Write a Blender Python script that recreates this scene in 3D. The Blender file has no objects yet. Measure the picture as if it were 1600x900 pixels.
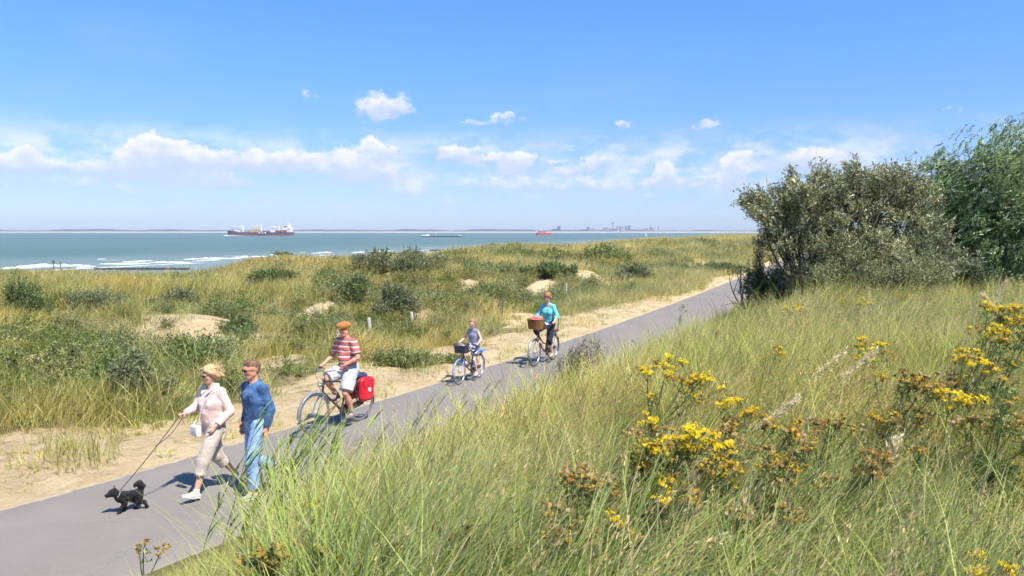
import bpy, bmesh, math, random
import numpy as np
from mathutils import Vector, Matrix, Quaternion

random.seed(7)
RNG = np.random.default_rng(11)
R = math.radians
S = bpy.context.scene
COL = S.collection

# ------------------------------------------------------------------ camera
EYE = 3.4
F = 1200.0                      # focal length in pixels of the 1600 px wide photograph
PITCH = math.atan(89 / F)
cam_d = bpy.data.cameras.new('camera')
cam_d.sensor_width = 36.0
cam_d.lens = 36.0 * F / 1600.0
cam_d.clip_start = 0.05
cam_d.clip_end = 40000
cam = bpy.data.objects.new('camera', cam_d)
COL.objects.link(cam)
cam.location = (0, 0, EYE)
cam.rotation_euler = (math.pi / 2 - PITCH, 0, 0)
S.camera = cam

# ------------------------------------------------------------------ colour management, sun
S.view_settings.view_transform = 'Standard'
S.view_settings.look = 'None'
S.view_settings.gamma = 1.0
S.view_settings.exposure = 0.64
S.cycles.use_denoising = True
S.cycles.use_adaptive_sampling = True
S.cycles.adaptive_threshold = 0.03
S.cycles.adaptive_min_samples = 12
S.cycles.max_bounces = 4
S.cycles.diffuse_bounces = 2
S.cycles.transmission_bounces = 2
S.cycles.glossy_bounces = 1
S.cycles.transparent_max_bounces = 6
S.cycles.volume_bounces = 0
S.cycles.caustics_reflective = False
S.cycles.caustics_refractive = False

SUN_EL = R(58)
SUN_DIR = Vector((0.70, -0.714, 0)).normalized()       # horizontal direction towards the sun
sun_vec = Vector((SUN_DIR.x * math.cos(SUN_EL), SUN_DIR.y * math.cos(SUN_EL), math.sin(SUN_EL)))
sd = bpy.data.lights.new('sun', 'SUN')
sd.energy = 5.0
sd.angle = R(0.53)
sd.color = (1.0, 0.945, 0.85)
sun = bpy.data.objects.new('sun', sd)
COL.objects.link(sun)
sun.rotation_euler = sun_vec.to_track_quat('Z', 'Y').to_euler()

# ------------------------------------------------------------------ node helpers
class NT:
    """small wrapper to write node trees in few lines"""
    def __init__(self, tree):
        self.t = tree
        self.n = tree.nodes
        self.l = tree.links
    def new(self, kind, **kw):
        n = self.n.new(kind)
        for k, v in kw.items():
            setattr(n, k, v)
        return n
    def put(self, sock, v):
        if v is None:
            return
        if isinstance(v, bpy.types.NodeSocket):
            self.l.new(v, sock)
        elif hasattr(sock.default_value, '__len__') and not hasattr(v, '__len__'):
            sock.default_value = [v] * len(sock.default_value)
        elif hasattr(v, '__len__') and len(v) == 3 and len(sock.default_value) == 4:
            sock.default_value = (*v, 1)
        else:
            sock.default_value = v
    def m(self, op, a, b=None, c=None, clamp=False):
        n = self.new('ShaderNodeMath', operation=op, use_clamp=clamp)
        self.put(n.inputs[0], a); self.put(n.inputs[1], b)
        if c is not None: self.put(n.inputs[2], c)
        return n.outputs[0]
    def vm(self, op, a, b=None):
        n = self.new('ShaderNodeVectorMath', operation=op)
        self.put(n.inputs[0], a)
        if b is not None: self.put(n.inputs[1], b)
        return n.outputs[0]
    def mix(self, fac, a, b, blend='MIX'):
        n = self.new('ShaderNodeMix', data_type='RGBA', blend_type=blend)
        self.put(n.inputs[0], fac); self.put(n.inputs[6], a); self.put(n.inputs[7], b)
        return n.outputs[2]
    def ramp(self, v, lo, hi, a=0.0, b=1.0):
        n = self.new('ShaderNodeMapRange', interpolation_type='SMOOTHSTEP')
        self.put(n.inputs[0], v); n.inputs[1].default_value = lo; n.inputs[2].default_value = hi
        n.inputs[3].default_value = a; n.inputs[4].default_value = b
        return n.outputs[0]
    def noise(self, vec, scale, detail=4, rough=0.55, dist=0.0, out=0):
        n = self.new('ShaderNodeTexNoise')
        if vec is not None: self.l.new(vec, n.inputs['Vector'])
        n.inputs['Scale'].default_value = scale; n.inputs['Detail'].default_value = detail
        n.inputs['Roughness'].default_value = rough; n.inputs['Distortion'].default_value = dist
        return n.outputs[out]
    def pos(self):
        return self.new('ShaderNodeNewGeometry').outputs['Position']
    def obj(self):
        return self.new('ShaderNodeTexCoord').outputs['Object']
    def attr(self, name, out='Color'):
        return self.new('ShaderNodeAttribute', attribute_name=name).outputs[out]
    def rnd(self):
        return self.new('ShaderNodeObjectInfo').outputs['Random']
    def bump(self, h, strength=0.5, dist=0.02):
        n = self.new('ShaderNodeBump')
        self.put(n.inputs['Height'], h); n.inputs['Strength'].default_value = strength
        n.inputs['Distance'].default_value = dist
        return n.outputs[0]
    def mapping(self, vec, scale=(1, 1, 1), rot=(0, 0, 0), loc=(0, 0, 0)):
        n = self.new('ShaderNodeMapping')
        self.l.new(vec, n.inputs[0]); n.inputs['Scale'].default_value = scale
        n.inputs['Rotation'].default_value = rot; n.inputs['Location'].default_value = loc
        return n.outputs[0]

def new_mat(name):
    m = bpy.data.materials.new(name)
    m.use_nodes = True
    nt = NT(m.node_tree)
    nt.n.clear()
    out = nt.new('ShaderNodeOutputMaterial')
    return m, nt, out

def principled(nt, out, col, rough=0.7, metal=0.0, normal=None, spec=0.5, trans=None, sheen=0.0):
    p = nt.new('ShaderNodeBsdfPrincipled')
    nt.put(p.inputs['Base Color'], col); nt.put(p.inputs['Roughness'], rough)
    nt.put(p.inputs['Metallic'], metal); nt.put(p.inputs['Specular IOR Level'], spec)
    if sheen: p.inputs['Sheen Weight'].default_value = sheen
    if normal is not None: nt.l.new(normal, p.inputs['Normal'])
    if trans:
        t = nt.new('ShaderNodeBsdfTranslucent')
        nt.put(t.inputs['Color'], trans[1])
        mx = nt.new('ShaderNodeMixShader')
        mx.inputs[0].default_value = trans[0]
        nt.l.new(p.outputs[0], mx.inputs[1]); nt.l.new(t.outputs[0], mx.inputs[2])
        nt.l.new(mx.outputs[0], out.inputs['Surface'])
    else:
        nt.l.new(p.outputs[0], out.inputs['Surface'])
    return p

def simple_mat(name, col, rough=0.6, metal=0.0, var=0.12, scale=30, bump=0.0, spec=0.5, sheen=0.0):
    m, nt, out = new_mat(name)
    v = nt.noise(nt.obj(), scale, 3)
    c = nt.mix(nt.ramp(v, 0.3, 0.7), [x * (1 - var) for x in col], [min(1, x * (1 + var)) for x in col])
    n = nt.bump(nt.noise(nt.obj(), scale * 2, 4), bump, 0.004) if bump else None
    principled(nt, out, c, rough, metal, n, spec, sheen=sheen)
    return m

# ------------------------------------------------------------------ world: Nishita sky with cumulus low over the sea
def build_world():
    w = bpy.data.worlds.new('World')
    S.world = w
    w.use_nodes = True
    nt = NT(w.node_tree)
    nt.n.clear()
    out = nt.new('ShaderNodeOutputWorld')
    sky = nt.new('ShaderNodeTexSky')
    sky.sky_type = 'NISHITA'
    sky.sun_disc = False
    sky.sun_elevation = SUN_EL
    sky.sun_rotation = math.atan2(SUN_DIR.x, SUN_DIR.y)
    sky.altitude = 0; sky.air_density = 0.9; sky.dust_density = 0.25; sky.ozone_density = 2.4
    d = nt.vm('NORMALIZE', nt.new('ShaderNodeTexCoord').outputs['Generated'])
    sep = nt.new('ShaderNodeSeparateXYZ'); nt.l.new(d, sep.inputs[0])
    x, y, z = sep.outputs
    az = nt.m('ARCTAN2', x, y)                              # 0 straight out to sea (+Y)
    el = nt.m('ARCSINE', z)
    comb = nt.new('ShaderNodeCombineXYZ')
    nt.l.new(az, comb.inputs[0]); nt.l.new(el, comb.inputs[1])
    uv = comb.outputs[0]
    warp = nt.vm('SUBTRACT', nt.noise(uv, 26, 3, 0.62, out=1), (0.5, 0.5, 0.5))
    wx = nt.new('ShaderNodeSeparateXYZ'); nt.l.new(warp, wx.inputs[0])
    n2 = nt.noise(nt.mapping(uv, (1, 1.5, 1)), 55, 5, 0.68)
    azw = nt.m('MULTIPLY_ADD', wx.outputs[0], 0.055, az)
    elw = nt.m('MULTIPLY_ADD', wx.outputs[1], 0.03, el)
    # single cumulus clouds: azimuth, elevation of the base, half width, height, density
    dens = None; hts = None
    for (px, py, hw, hh, k) in CLOUDS:
        a0 = math.atan2((px - 800), F)
        e0 = math.atan((361 - py) / math.hypot(F, px - 800))
        hwr = 1.12 * hw / F * math.cos(a0) ** 2; hhr = 1.25 * hh / F * math.cos(a0)
        dx = nt.m('MULTIPLY', nt.m('SUBTRACT', azw, a0), 1 / hwr)
        dyv = nt.m('MULTIPLY', nt.m('SUBTRACT', elw, e0), 1 / hhr)
        r2 = nt.m('MULTIPLY_ADD', dyv, dyv, nt.m('MULTIPLY', dx, dx))
        g = nt.m('MULTIPLY', nt.m('EXPONENT', nt.m('MULTIPLY', r2, -1.1)), k)
        gh = nt.m('MULTIPLY', g, dyv)
        dens = g if dens is None else nt.m('ADD', dens, g)
        hts = gh if hts is None else nt.m('ADD', hts, gh)
    hrel = nt.m('DIVIDE', hts, nt.m('ADD', dens, 0.05))
    # a ragged band of flat cloud low over the horizon, all round
    band_n = nt.noise(nt.mapping(uv, (1, 2.4, 1), loc=(3.1, 0, 0)), 12, 5, 0.68)
    el_up = nt.ramp(el, 0.012, 0.055); el_dn = nt.ramp(el, 0.080, 0.145, 1, 0)
    band = nt.m('MULTIPLY', nt.m('MULTIPLY', el_up, el_dn), nt.ramp(band_n, 0.38, 0.64, 0.04, 0.84))
    wisp = nt.m('MULTIPLY', nt.ramp(nt.noise(nt.mapping(uv, (1, 2.6, 1), loc=(0, 2, 0)), 3.2, 4, 0.6), 0.5, 0.85),
                nt.m('MULTIPLY', nt.ramp(el, 0.12, 0.2, 0, 0.16), nt.ramp(el, 0.22, 0.27, 1, 0)))
    dn = nt.m('ADD', dens, nt.m('MULTIPLY', nt.m('SUBTRACT', n2, 0.52), 1.25))
    mask = nt.m('MAXIMUM', nt.ramp(dn, 0.24, 0.70), nt.m('MAXIMUM', band, wisp))
    lit = nt.ramp(nt.m('MULTIPLY_ADD', nt.m('SUBTRACT', n2, 0.5), 1.7, hrel), -0.45, 0.75)
    ccol = nt.mix(lit, (0.64, 0.71, 0.89), (1.03, 1.0, 1.01))
    low = nt.ramp(el, 0.0, 0.10, 0.45, 1)
    mask2 = nt.m('MULTIPLY', mask, low, clamp=True)
    bg = nt.new('ShaderNodeBackground'); bg.inputs['Strength'].default_value = 0.102
    tint = nt.mix(nt.ramp(el, -0.02, 0.34), SKY_LOW, SKY_HIGH)
    nt.l.new(nt.mix(1.0, sky.outputs[0], tint, 'MULTIPLY'), bg.inputs['Color'])
    cl = nt.new('ShaderNodeBackground'); cl.inputs['Strength'].default_value = 0.68
    nt.l.new(ccol, cl.inputs['Color'])
    mx = nt.new('ShaderNodeMixShader')
    nt.l.new(nt.m('MULTIPLY', mask2, 0.86), mx.inputs[0])
    nt.l.new(bg.outputs[0], mx.inputs[1]); nt.l.new(cl.outputs[0], mx.inputs[2])
    # the clouds all lie low; above them only the clear sky is worked out
    clear = nt.new('ShaderNodeMixShader')
    nt.l.new(nt.m('MULTIPLY', nt.m('LESS_THAN', el, 0.28), nt.m('GREATER_THAN', el, -0.03)), clear.inputs[0])
    nt.l.new(bg.outputs[0], clear.inputs[1]); nt.l.new(mx.outputs[0], clear.inputs[2])
    nt.l.new(clear.outputs[0], out.inputs[0])
    w.cycles.sampling_method = 'MANUAL'
    w.cycles.sample_map_resolution = 512

SKY_LOW = (0.62, 0.71, 1.03)
SKY_HIGH = (0.61, 1.0, 1.40)
CLOUDS = [(600, 168, 46, 17, 0.9), (485, 152, 20, 9, .55), (790, 190, 30, 10, .6), (740, 192, 24, 6, .35), (972, 200, 16, 9, .6),
          (1100, 198, 26, 10, .6), (1476, 180, 24, 10, .3), (85, 150, 40, 14, .3), (585, 228, 16, 16, 1.), (565, 248, 46, 20, .8), (605, 238, 12, 10, .8),
          (20, 250, 48, 20, .9), (52, 240, 22, 12, .7), (250, 240, 46, 22, 1.), (310, 254, 54, 22, .95), (215, 255, 40, 22, .7), (150, 270, 50, 14, .8),
          (430, 248, 56, 16, .8), (500, 262, 60, 16, .6), (340, 286, 90, 10, .6), (575, 272, 60, 14, .7), (720, 243, 44, 14, .85), (800, 256, 36, 15, 1.),
          (885, 267, 16, 6, .9), (925, 258, 30, 14, .85), (870, 250, 14, 7, .5), (640, 296, 34, 12, .85), (1036, 267, 20, 20, 1.), (1142, 266, 26, 19, 1.),
          (1165, 243, 28, 7, .5), (1080, 286, 70, 14, .6), (900, 290, 110, 12, .55), (1262, 250, 46, 22, 1.), (1385, 272, 30, 10, .8), (1330, 262, 40, 14, .5),
          (770, 290, 60, 14, .55), (60, 262, 60, 10, .6), (120, 292, 40, 8, .45), (200, 300, 50, 8, .45), (300, 305, 40, 7, .4), (690, 318, 30, 6, .45), (830, 312, 36, 7, .45), (960, 300, 30, 9, .6),
          (1010, 310, 24, 7, .4), (1120, 305, 30, 8, .4), (250, 226, 26, 10, .7), (700, 232, 18, 8, .7), (820, 247, 14, 8, .7), (1200, 290, 34, 9, .5), (395, 262, 30, 9, .6)]
build_world()

# ------------------------------------------------------------------ object helpers
def tag(o, label=None, cat=None, group=None, kind=None):
    if label: o['label'] = label
    if cat: o['category'] = cat
    if group: o['group'] = group
    if kind: o['kind'] = kind
    return o

def empty(name, loc=(0, 0, 0), rz=0.0, label=None, cat=None, group=None):
    o = bpy.data.objects.new(name, None)
    COL.objects.link(o)
    o.location = loc
    o.rotation_euler = (0, 0, rz)
    o.empty_display_size = 0.2
    return tag(o, label, cat, group)

def mesh_np(name, verts, quads=None, tris=None, mats=None, parent=None, smooth=False, col=None, faces=None):
    """mesh from numpy arrays, fast"""
    me = bpy.data.meshes.new(name)
    verts = np.asarray(verts, dtype=np.float32).reshape(-1, 3)
    if faces is not None:
        me.from_pydata([tuple(v) for v in verts.tolist()], [], faces)
    else:
        q = np.zeros((0, 4), int) if quads is None else np.asarray(quads, dtype=np.int32).reshape(-1, 4)
        t = np.zeros((0, 3), int) if tris is None else np.asarray(tris, dtype=np.int32).reshape(-1, 3)
        me.vertices.add(len(verts)); me.vertices.foreach_set('co', verts.ravel())
        nl = q.size + t.size
        me.loops.add(nl)
        me.loops.foreach_set('vertex_index', np.concatenate([q.ravel(), t.ravel()]).astype(np.int32))
        npoly = len(q) + len(t)
        me.polygons.add(npoly)
        st = np.concatenate([np.arange(len(q)) * 4, q.size + np.arange(len(t)) * 3]).astype(np.int32)
        me.polygons.foreach_set('loop_start', st)
    if mats is not None:
        for m in (mats if isinstance(mats, (list, tuple)) else [mats]):
            me.materials.append(m)
    me.update(calc_edges=True)
    if smooth:
        me.polygons.foreach_set('use_smooth', np.ones(len(me.polygons), dtype=bool))
    if col is not None:
        ca = me.color_attributes.new('Col', 'FLOAT_COLOR', 'POINT')
        c4 = np.ones((len(verts), 4), np.float32); c4[:, :3] = col
        ca.data.foreach_set('color', c4.ravel())
    me.validate()
    o = bpy.data.objects.new(name, me)
    COL.objects.link(o)
    if parent is not None: o.parent = parent
    return o

def share(name, me, parent=None, loc=(0, 0, 0), rot=(0, 0, 0), sc=(1, 1, 1)):
    o = bpy.data.objects.new(name, me)
    COL.objects.link(o)
    o.location = loc; o.rotation_euler = rot; o.scale = sc
    if parent is not None: o.parent = parent
    return o

class MB:
    """collects primitive shapes into one mesh"""
    def __init__(self):
        self.v = []; self.f = []
    def add(self, vs, fs):
        b = len(self.v)
        self.v += [tuple(v) for v in vs]
        self.f += [tuple(i + b for i in f) for f in fs]
    def box(self, c, s, rz=0.0, M=None, taper=1.0):
        x, y, z = s[0] / 2, s[1] / 2, s[2] / 2
        vs = [Vector((sx * x * (taper if sz > 0 else 1), sy * y * (taper if sz > 0 else 1), sz * z)) for sz in (-1, 1) for sx, sy in ((-1, -1), (1, -1), (1, 1), (-1, 1))]
        rot = Matrix.Rotation(rz, 3, 'Z') if M is None else M
        c = Vector(c)
        self.add([rot @ v + c for v in vs], [(0, 3, 2, 1), (4, 5, 6, 7), (0, 1, 5, 4), (1, 2, 6, 5), (2, 3, 7, 6), (3, 0, 4, 7)])
    def tube(self, pts, r, n=8, caps=True, flat=1.0):
        """tube through points; r a number or one per point"""
        pts = [Vector(p) for p in pts]
        rs = [r] * len(pts) if not hasattr(r, '__len__') else list(r)
        rings = []
        up = None
        for i, p in enumerate(pts):
            d = (pts[min(i + 1, len(pts) - 1)] - pts[max(i - 1, 0)])
            if d.length < 1e-9: d = Vector((0, 0, 1))
            d.normalize()
            if up is None:
                up = Vector((0, 0, 1)) if abs(d.z) < 0.9 else Vector((1, 0, 0))
            a = d.cross(up).normalized(); b = a.cross(d).normalized()
            up = b
            rings.append([p + (a * math.cos(2 * math.pi * k / n) + b * math.sin(2 * math.pi * k / n) * flat) * rs[i] for k in range(n)])
        b0 = len(self.v)
        for rg in rings: self.v += [tuple(v) for v in rg]
        for i in range(len(pts) - 1):
            for k in range(n):
                k2 = (k + 1) % n
                self.f.append((b0 + i * n + k, b0 + i * n + k2, b0 + (i + 1) * n + k2, b0 + (i + 1) * n + k))
        if caps:
            self.f.append(tuple(b0 + k for k in range(n))[::-1])
            self.f.append(tuple(b0 + (len(pts) - 1) * n + k for k in range(n)))
    def torus(self, c, axis, R0, r, n=40, m=8, a0=0.0, a1=2 * math.pi, flat=1.0):
        axis = Vector(axis).normalized()
        u = Vector((0, 0, 1)) if abs(axis.z) < 0.9 else Vector((1, 0, 0))
        e1 = axis.cross(u).normalized(); e2 = axis.cross(e1).normalized()
        full = abs(a1 - a0 - 2 * math.pi) < 1e-6
        cnt = n if full else n + 1
        b0 = len(self.v)
        c = Vector(c)
        for i in range(cnt):
            a = a0 + (a1 - a0) * i / n
            d = e1 * math.cos(a) + e2 * math.sin(a)
            for k in range(m):
                t = 2 * math.pi * k / m
                self.v.append(tuple(c + d * (R0 + r * math.cos(t)) + axis * (r * flat * math.sin(t))))
        for i in range(n):
            i2 = (i + 1) % cnt if full else i + 1
            for k in range(m):
                k2 = (k + 1) % m
                self.f.append((b0 + i * m + k, b0 + i2 * m + k, b0 + i2 * m + k2, b0 + i * m + k2))
    def lathe(self, c, prof, n=16, M=None):
        """profile of (radius, z) turned about the vertical"""
        b0 = len(self.v); c = Vector(c)
        rot = M or Matrix.Identity(3)
        for (r, z) in prof:
            for k in range(n):
                a = 2 * math.pi * k / n
                self.v.append(tuple(c + rot @ Vector((r * math.cos(a), r * math.sin(a), z))))
        for i in range(len(prof) - 1):
            for k in range(n):
                k2 = (k + 1) % n
                self.f.append((b0 + i * n + k, b0 + i * n + k2, b0 + (i + 1) * n + k2, b0 + (i + 1) * n + k))
        self.f.append(tuple(b0 + k for k in range(n))[::-1])
        self.f.append(tuple(b0 + (len(prof) - 1) * n + k for k in range(n)))
    def build(self, name, mats, parent=None, smooth=False, bevel=0.0, matfn=None):
        me = bpy.data.meshes.new(name)
        me.from_pydata(self.v, [], self.f)
        for m in (mats if isinstance(mats, (list, tuple)) else [mats]): me.materials.append(m)
        me.update()
        if matfn:
            for p in me.polygons: p.material_index = matfn(p)
        if smooth:
            for p in me.polygons: p.use_smooth = True
            try: me.set_sharp_from_angle(angle=R(50))
            except Exception: pass
        o = bpy.data.objects.new(name, me)
        COL.objects.link(o)
        if parent is not None: o.parent = parent
        if bevel:
            b = o.modifiers.new('bevel', 'BEVEL'); b.width = bevel; b.segments = 2; b.limit_method = 'ANGLE'
        return o

# ------------------------------------------------------------------ lattice noise
_T = np.random.default_rng(5).random((256, 256))
def vnoise(x, y, seed=0):
    x = np.asarray(x, float) + seed * 17.31; y = np.asarray(y, float) + seed * 9.77
    xi = np.floor(x).astype(int); yi = np.floor(y).astype(int)
    fx = x - xi; fy = y - yi
    fx = fx * fx * (3 - 2 * fx); fy = fy * fy * (3 - 2 * fy)
    a = _T[xi & 255, yi & 255]; b = _T[(xi + 1) & 255, yi & 255]
    c = _T[xi & 255, (yi + 1) & 255]; d = _T[(xi + 1) & 255, (yi + 1) & 255]
    return (a * (1 - fx) + b * fx) * (1 - fy) + (c * (1 - fx) + d * fx) * fy
def fbm(x, y, seed=0, octv=4, gain=0.5):
    s = 0; a = 1; t = 0
    for i in range(octv):
        s = s + a * vnoise(x * 2 ** i, y * 2 ** i, seed + i); t += a; a *= gain
    return s / t
def sstep(a, b, x):
    t = np.clip((np.asarray(x, float) - a) / (b - a), 0, 1)
    return t * t * (3 - 2 * t)

# ------------------------------------------------------------------ camera rays <-> the ground
CP, SP = math.cos(PITCH), math.sin(PITCH)
def ray(px, py):
    a = (px - 800) / F; b = (450 - py) / F
    return Vector((a, CP + b * SP, -SP + b * CP))
def ground(px, py, z=0.0):
    d = ray(px, py)
    k = (z - EYE) / d.z
    return Vector((d.x * k, d.y * k, z))
def at_y(px, py, Y):
    d = ray(px, py)
    k = Y / d.y
    return Vector((d.x * k, Y, EYE + d.z * k))

# left edge of the path, from where it lies in the photograph
_pe = [ground(*p) for p in [(0, 795), (213, 737), (310, 710), (422, 673), (690, 596), (887, 530), (1008, 487), (1147, 438)]]
_py = np.array([p.y for p in _pe]); _px = np.array([p.x for p in _pe])
_A = np.stack([np.ones_like(_py), _py, np.exp(-_py / 12)], 1)
_w = 1 / _py
_c = np.linalg.lstsq(_A * _w[:, None], _px * _w, rcond=None)[0]
def P(y):
    y = np.asarray(y, float)
    yy = np.maximum(y, 5)
    v = _c[0] + _c[1] * yy + _c[2] * np.exp(-yy / 12)
    sl = _c[1] - _c[2] / 12 * math.exp(-5 / 12)
    return np.where(y < 5, v + sl * (y - 5), v)
def dP(y):
    y = np.maximum(np.asarray(y, float), 5)
    return _c[1] - _c[2] / 12 * np.exp(-y / 12)
PATH_W = 3.15
SEA_Z = -6.6
def tcoord(x, y):
    """distance left of the path's seaward edge (negative on the path and right of it)"""
    return (P(y) - x) / np.sqrt(1 + dP(y) ** 2)

_RY = np.array([-50, 0, 40, 43, 50, 60, 66, 78, 115, 200, 400, 6000.])
_RT = np.array([37, 37, 36, 36, 36, 35, 33, 32, 27, 17, 17, 17.])
_RZ = np.array([1.2, 1.2, 1.3, 1.3, 1.1, 1.3, 1.4, 1.6, 1.9, 2.2, 2.2, 2.2])
_SKX = np.array([-400, 0, 90, 140, 200, 300, 345, 400, 440, 500, 560, 600, 680, 740, 800, 860, 920, 1000, 1080, 1200, 1300.])
_SKY = np.array([427, 426, 422, 427, 432, 432, 424, 407, 404, 405, 403, 398, 397, 388, 384, 386, 384, 377, 374, 369, 367.])
# bare sand: world ellipses (x, y, rx, ry) filled in below
SAND = []; MOUNDS = []
def height(x, y, fine=True):
    x = np.asarray(x, float); y = np.asarray(y, float)
    t = tcoord(x, y)
    tr = np.interp(y, _RY, _RT); zr = np.interp(y, _RY, _RZ)
    # dunes to the left of the path
    u = np.clip(t / tr, 0, 1)
    rise = zr * (0.75 * sstep(0.02, 0.55, u) + 0.25 * sstep(0.4, 1.0, u))
    hum = (fbm(x * 0.19, y * 0.19, 3, 3) - 0.5) * 2.3 * sstep(1.5, 7, t) * (1 - 0.75 * sstep(0.75, 1.0, u))
    hum = hum + (fbm(x * 0.55, y * 0.55, 8, 3) - 0.5) * 0.8 * sstep(1.0, 4, t)
    edge = 0.10 * sstep(0.0, 0.8, t) + 0.05 * (fbm(x * 1.3, y * 1.3, 4, 2) - .5) * sstep(0.1, .6, t)
    back = sstep(0, 1, (t - tr) / 55.0)
    beach = sstep(0, 1, (t - tr - 40) / 150.0)
    zl = (rise + hum) * (1 - back) + edge - 4.9 * back - 3.6 * beach
    for (cx, cy, rx, ry) in MOUNDS:
        q = ((x - cx) / (rx * 1.25)) ** 2 + ((y - cy - 0.35 * ry) / (ry * 1.3)) ** 2
        rug = 0.1 + 1.7 * fbm(x * 2.3, y * 2.3, 77, 4)
        zl = zl + 0.50 * min(1.0, rx / 1.3) * rug * np.exp(-1.3 * q * (0.6 + 0.8 * fbm(x * .8, y * .8, 78, 2))) * np.where(t > 0, 1, 0)
    # the crest stays as low as it lies against the sea
    dd = np.hypot(x, y)
    cap = EYE - 0.50 - 0.20 * sstep(30, 80, dd) - (np.interp(800 + F * x / np.maximum(y, 1.0), _SKX, _SKY) - 361) / F * np.maximum(y, 1.0)
    cap = np.where(y > 12, cap, 9.0)
    ex = (zl - cap) / 0.35
    zl = zl - 0.35 * np.where(ex > 20, ex, np.log1p(np.exp(np.clip(ex, -30, 20)))) * np.where(t > 2, 1, 0)
    # the bank to the right
    r = -t - PATH_W
    top = 1.55 - 0.45 * sstep(15, 27, y)
    zb = top * (0.35 * sstep(0.15, 1.6, r) + 0.65 * sstep(0.8, 5.0, r)) + 0.12 * sstep(7, 14, r)
    zb = zb + (fbm(x * 0.6, y * 0.6, 21, 3) - 0.5) * 0.35 * sstep(0.5, 2.5, r)
    zb = zb * (1 - 0.0 * r)
    z = np.where(t > 0, zl, np.where(r > 0, zb, 0.0))
    onpath = (t < 0.0) & (r < 0.0)
    return np.where(onpath, -0.03, z)
def hz(x, y):
    return float(height(np.array([x]), np.array([y]))[0])
def hit(px, py, maxd=500):
    """first point of the ground under a pixel"""
    d = ray(px, py)
    k = 1.5 * (1.012 ** np.arange(0, 500))
    k = k[k < maxd]
    X = d.x * k; Y = d.y * k; Z = EYE + d.z * k
    below = Z < height(X, Y)
    if not below.any():
        return None
    i = int(np.argmax(below))
    if i == 0: return Vector((X[0], Y[0], Z[0]))
    a, b = k[i - 1], k[i]
    for _ in range(12):
        m = (a + b) / 2
        if EYE + d.z * m < hz(d.x * m, d.y * m): b = m
        else: a = m
    return Vector((d.x * b, d.y * b, hz(d.x * b, d.y * b)))
for (px, py, rx, ry) in [(335, 512, 40, 22), (515, 480, 30, 24), (730, 450, 34, 14), (850, 443, 24, 8), (75, 580, 55, 20), (385, 442, 36, 8),
                         (415, 438, 20, 6), (630, 428, 34, 8), (905, 428, 26, 8), (1040, 466, 30, 8), (690, 545, 60, 12),
                         (860, 505, 60, 12), (280, 620, 60, 16), (480, 610, 60, 18), (950, 490, 30, 8), (450, 560, 20, 8)]:
    p = hit(px, py); q = hit(px, py + ry)
    if p is None or q is None: continue
    SAND.append((p.x, p.y - 0.3 * abs(p.y - q.y), rx * p.y / F, max(0.5, abs(p.y - q.y))))
MOUNDS = [s for s in SAND if float(tcoord(s[0], s[1])) > 4]
def sandmask(x, y):
    """1 = bare sand, 0 = overgrown"""
    t = tcoord(x, y)
    n = fbm(x * 0.45, y * 0.45, 31, 4)
    w = 2.1 + 2.6 * (fbm(np.asarray(y) * 0.11, np.asarray(y) * 0.0 + 3, 40, 2) - 0.5) + 1.6 * sstep(15, 8, y)
    w = w - 1.0 * sstep(28, 45, y) + 0.9 * sstep(16, 9, y)
    verge = 1 - sstep(0.7, 1.25, t / np.maximum(w, .4) + (n - 0.5) * 1.3)
    m = np.where(t > -0.2, verge, 0)
    for (cx, cy, rx, ry) in SAND:
        d = np.sqrt(((x - cx) / rx) ** 2 + ((y - cy) / ry) ** 2)
        m = np.maximum(m, 1 - sstep(0.75, 1.35, d + (n - 0.5) * 2.3 + (fbm(x * 2.2, y * 2.2, 97, 2) - .5) * .8))
    speck = sstep(0.62, 0.70, fbm(x * 0.22, y * 0.22, 52, 4)) * sstep(2, 6, t)
    m = np.maximum(m, speck * 0.9)
    tr = np.interp(y, _RY, _RT)
    m = np.maximum(m, sstep(8, 22, t - tr))
    return np.clip(m, 0, 1)
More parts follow.
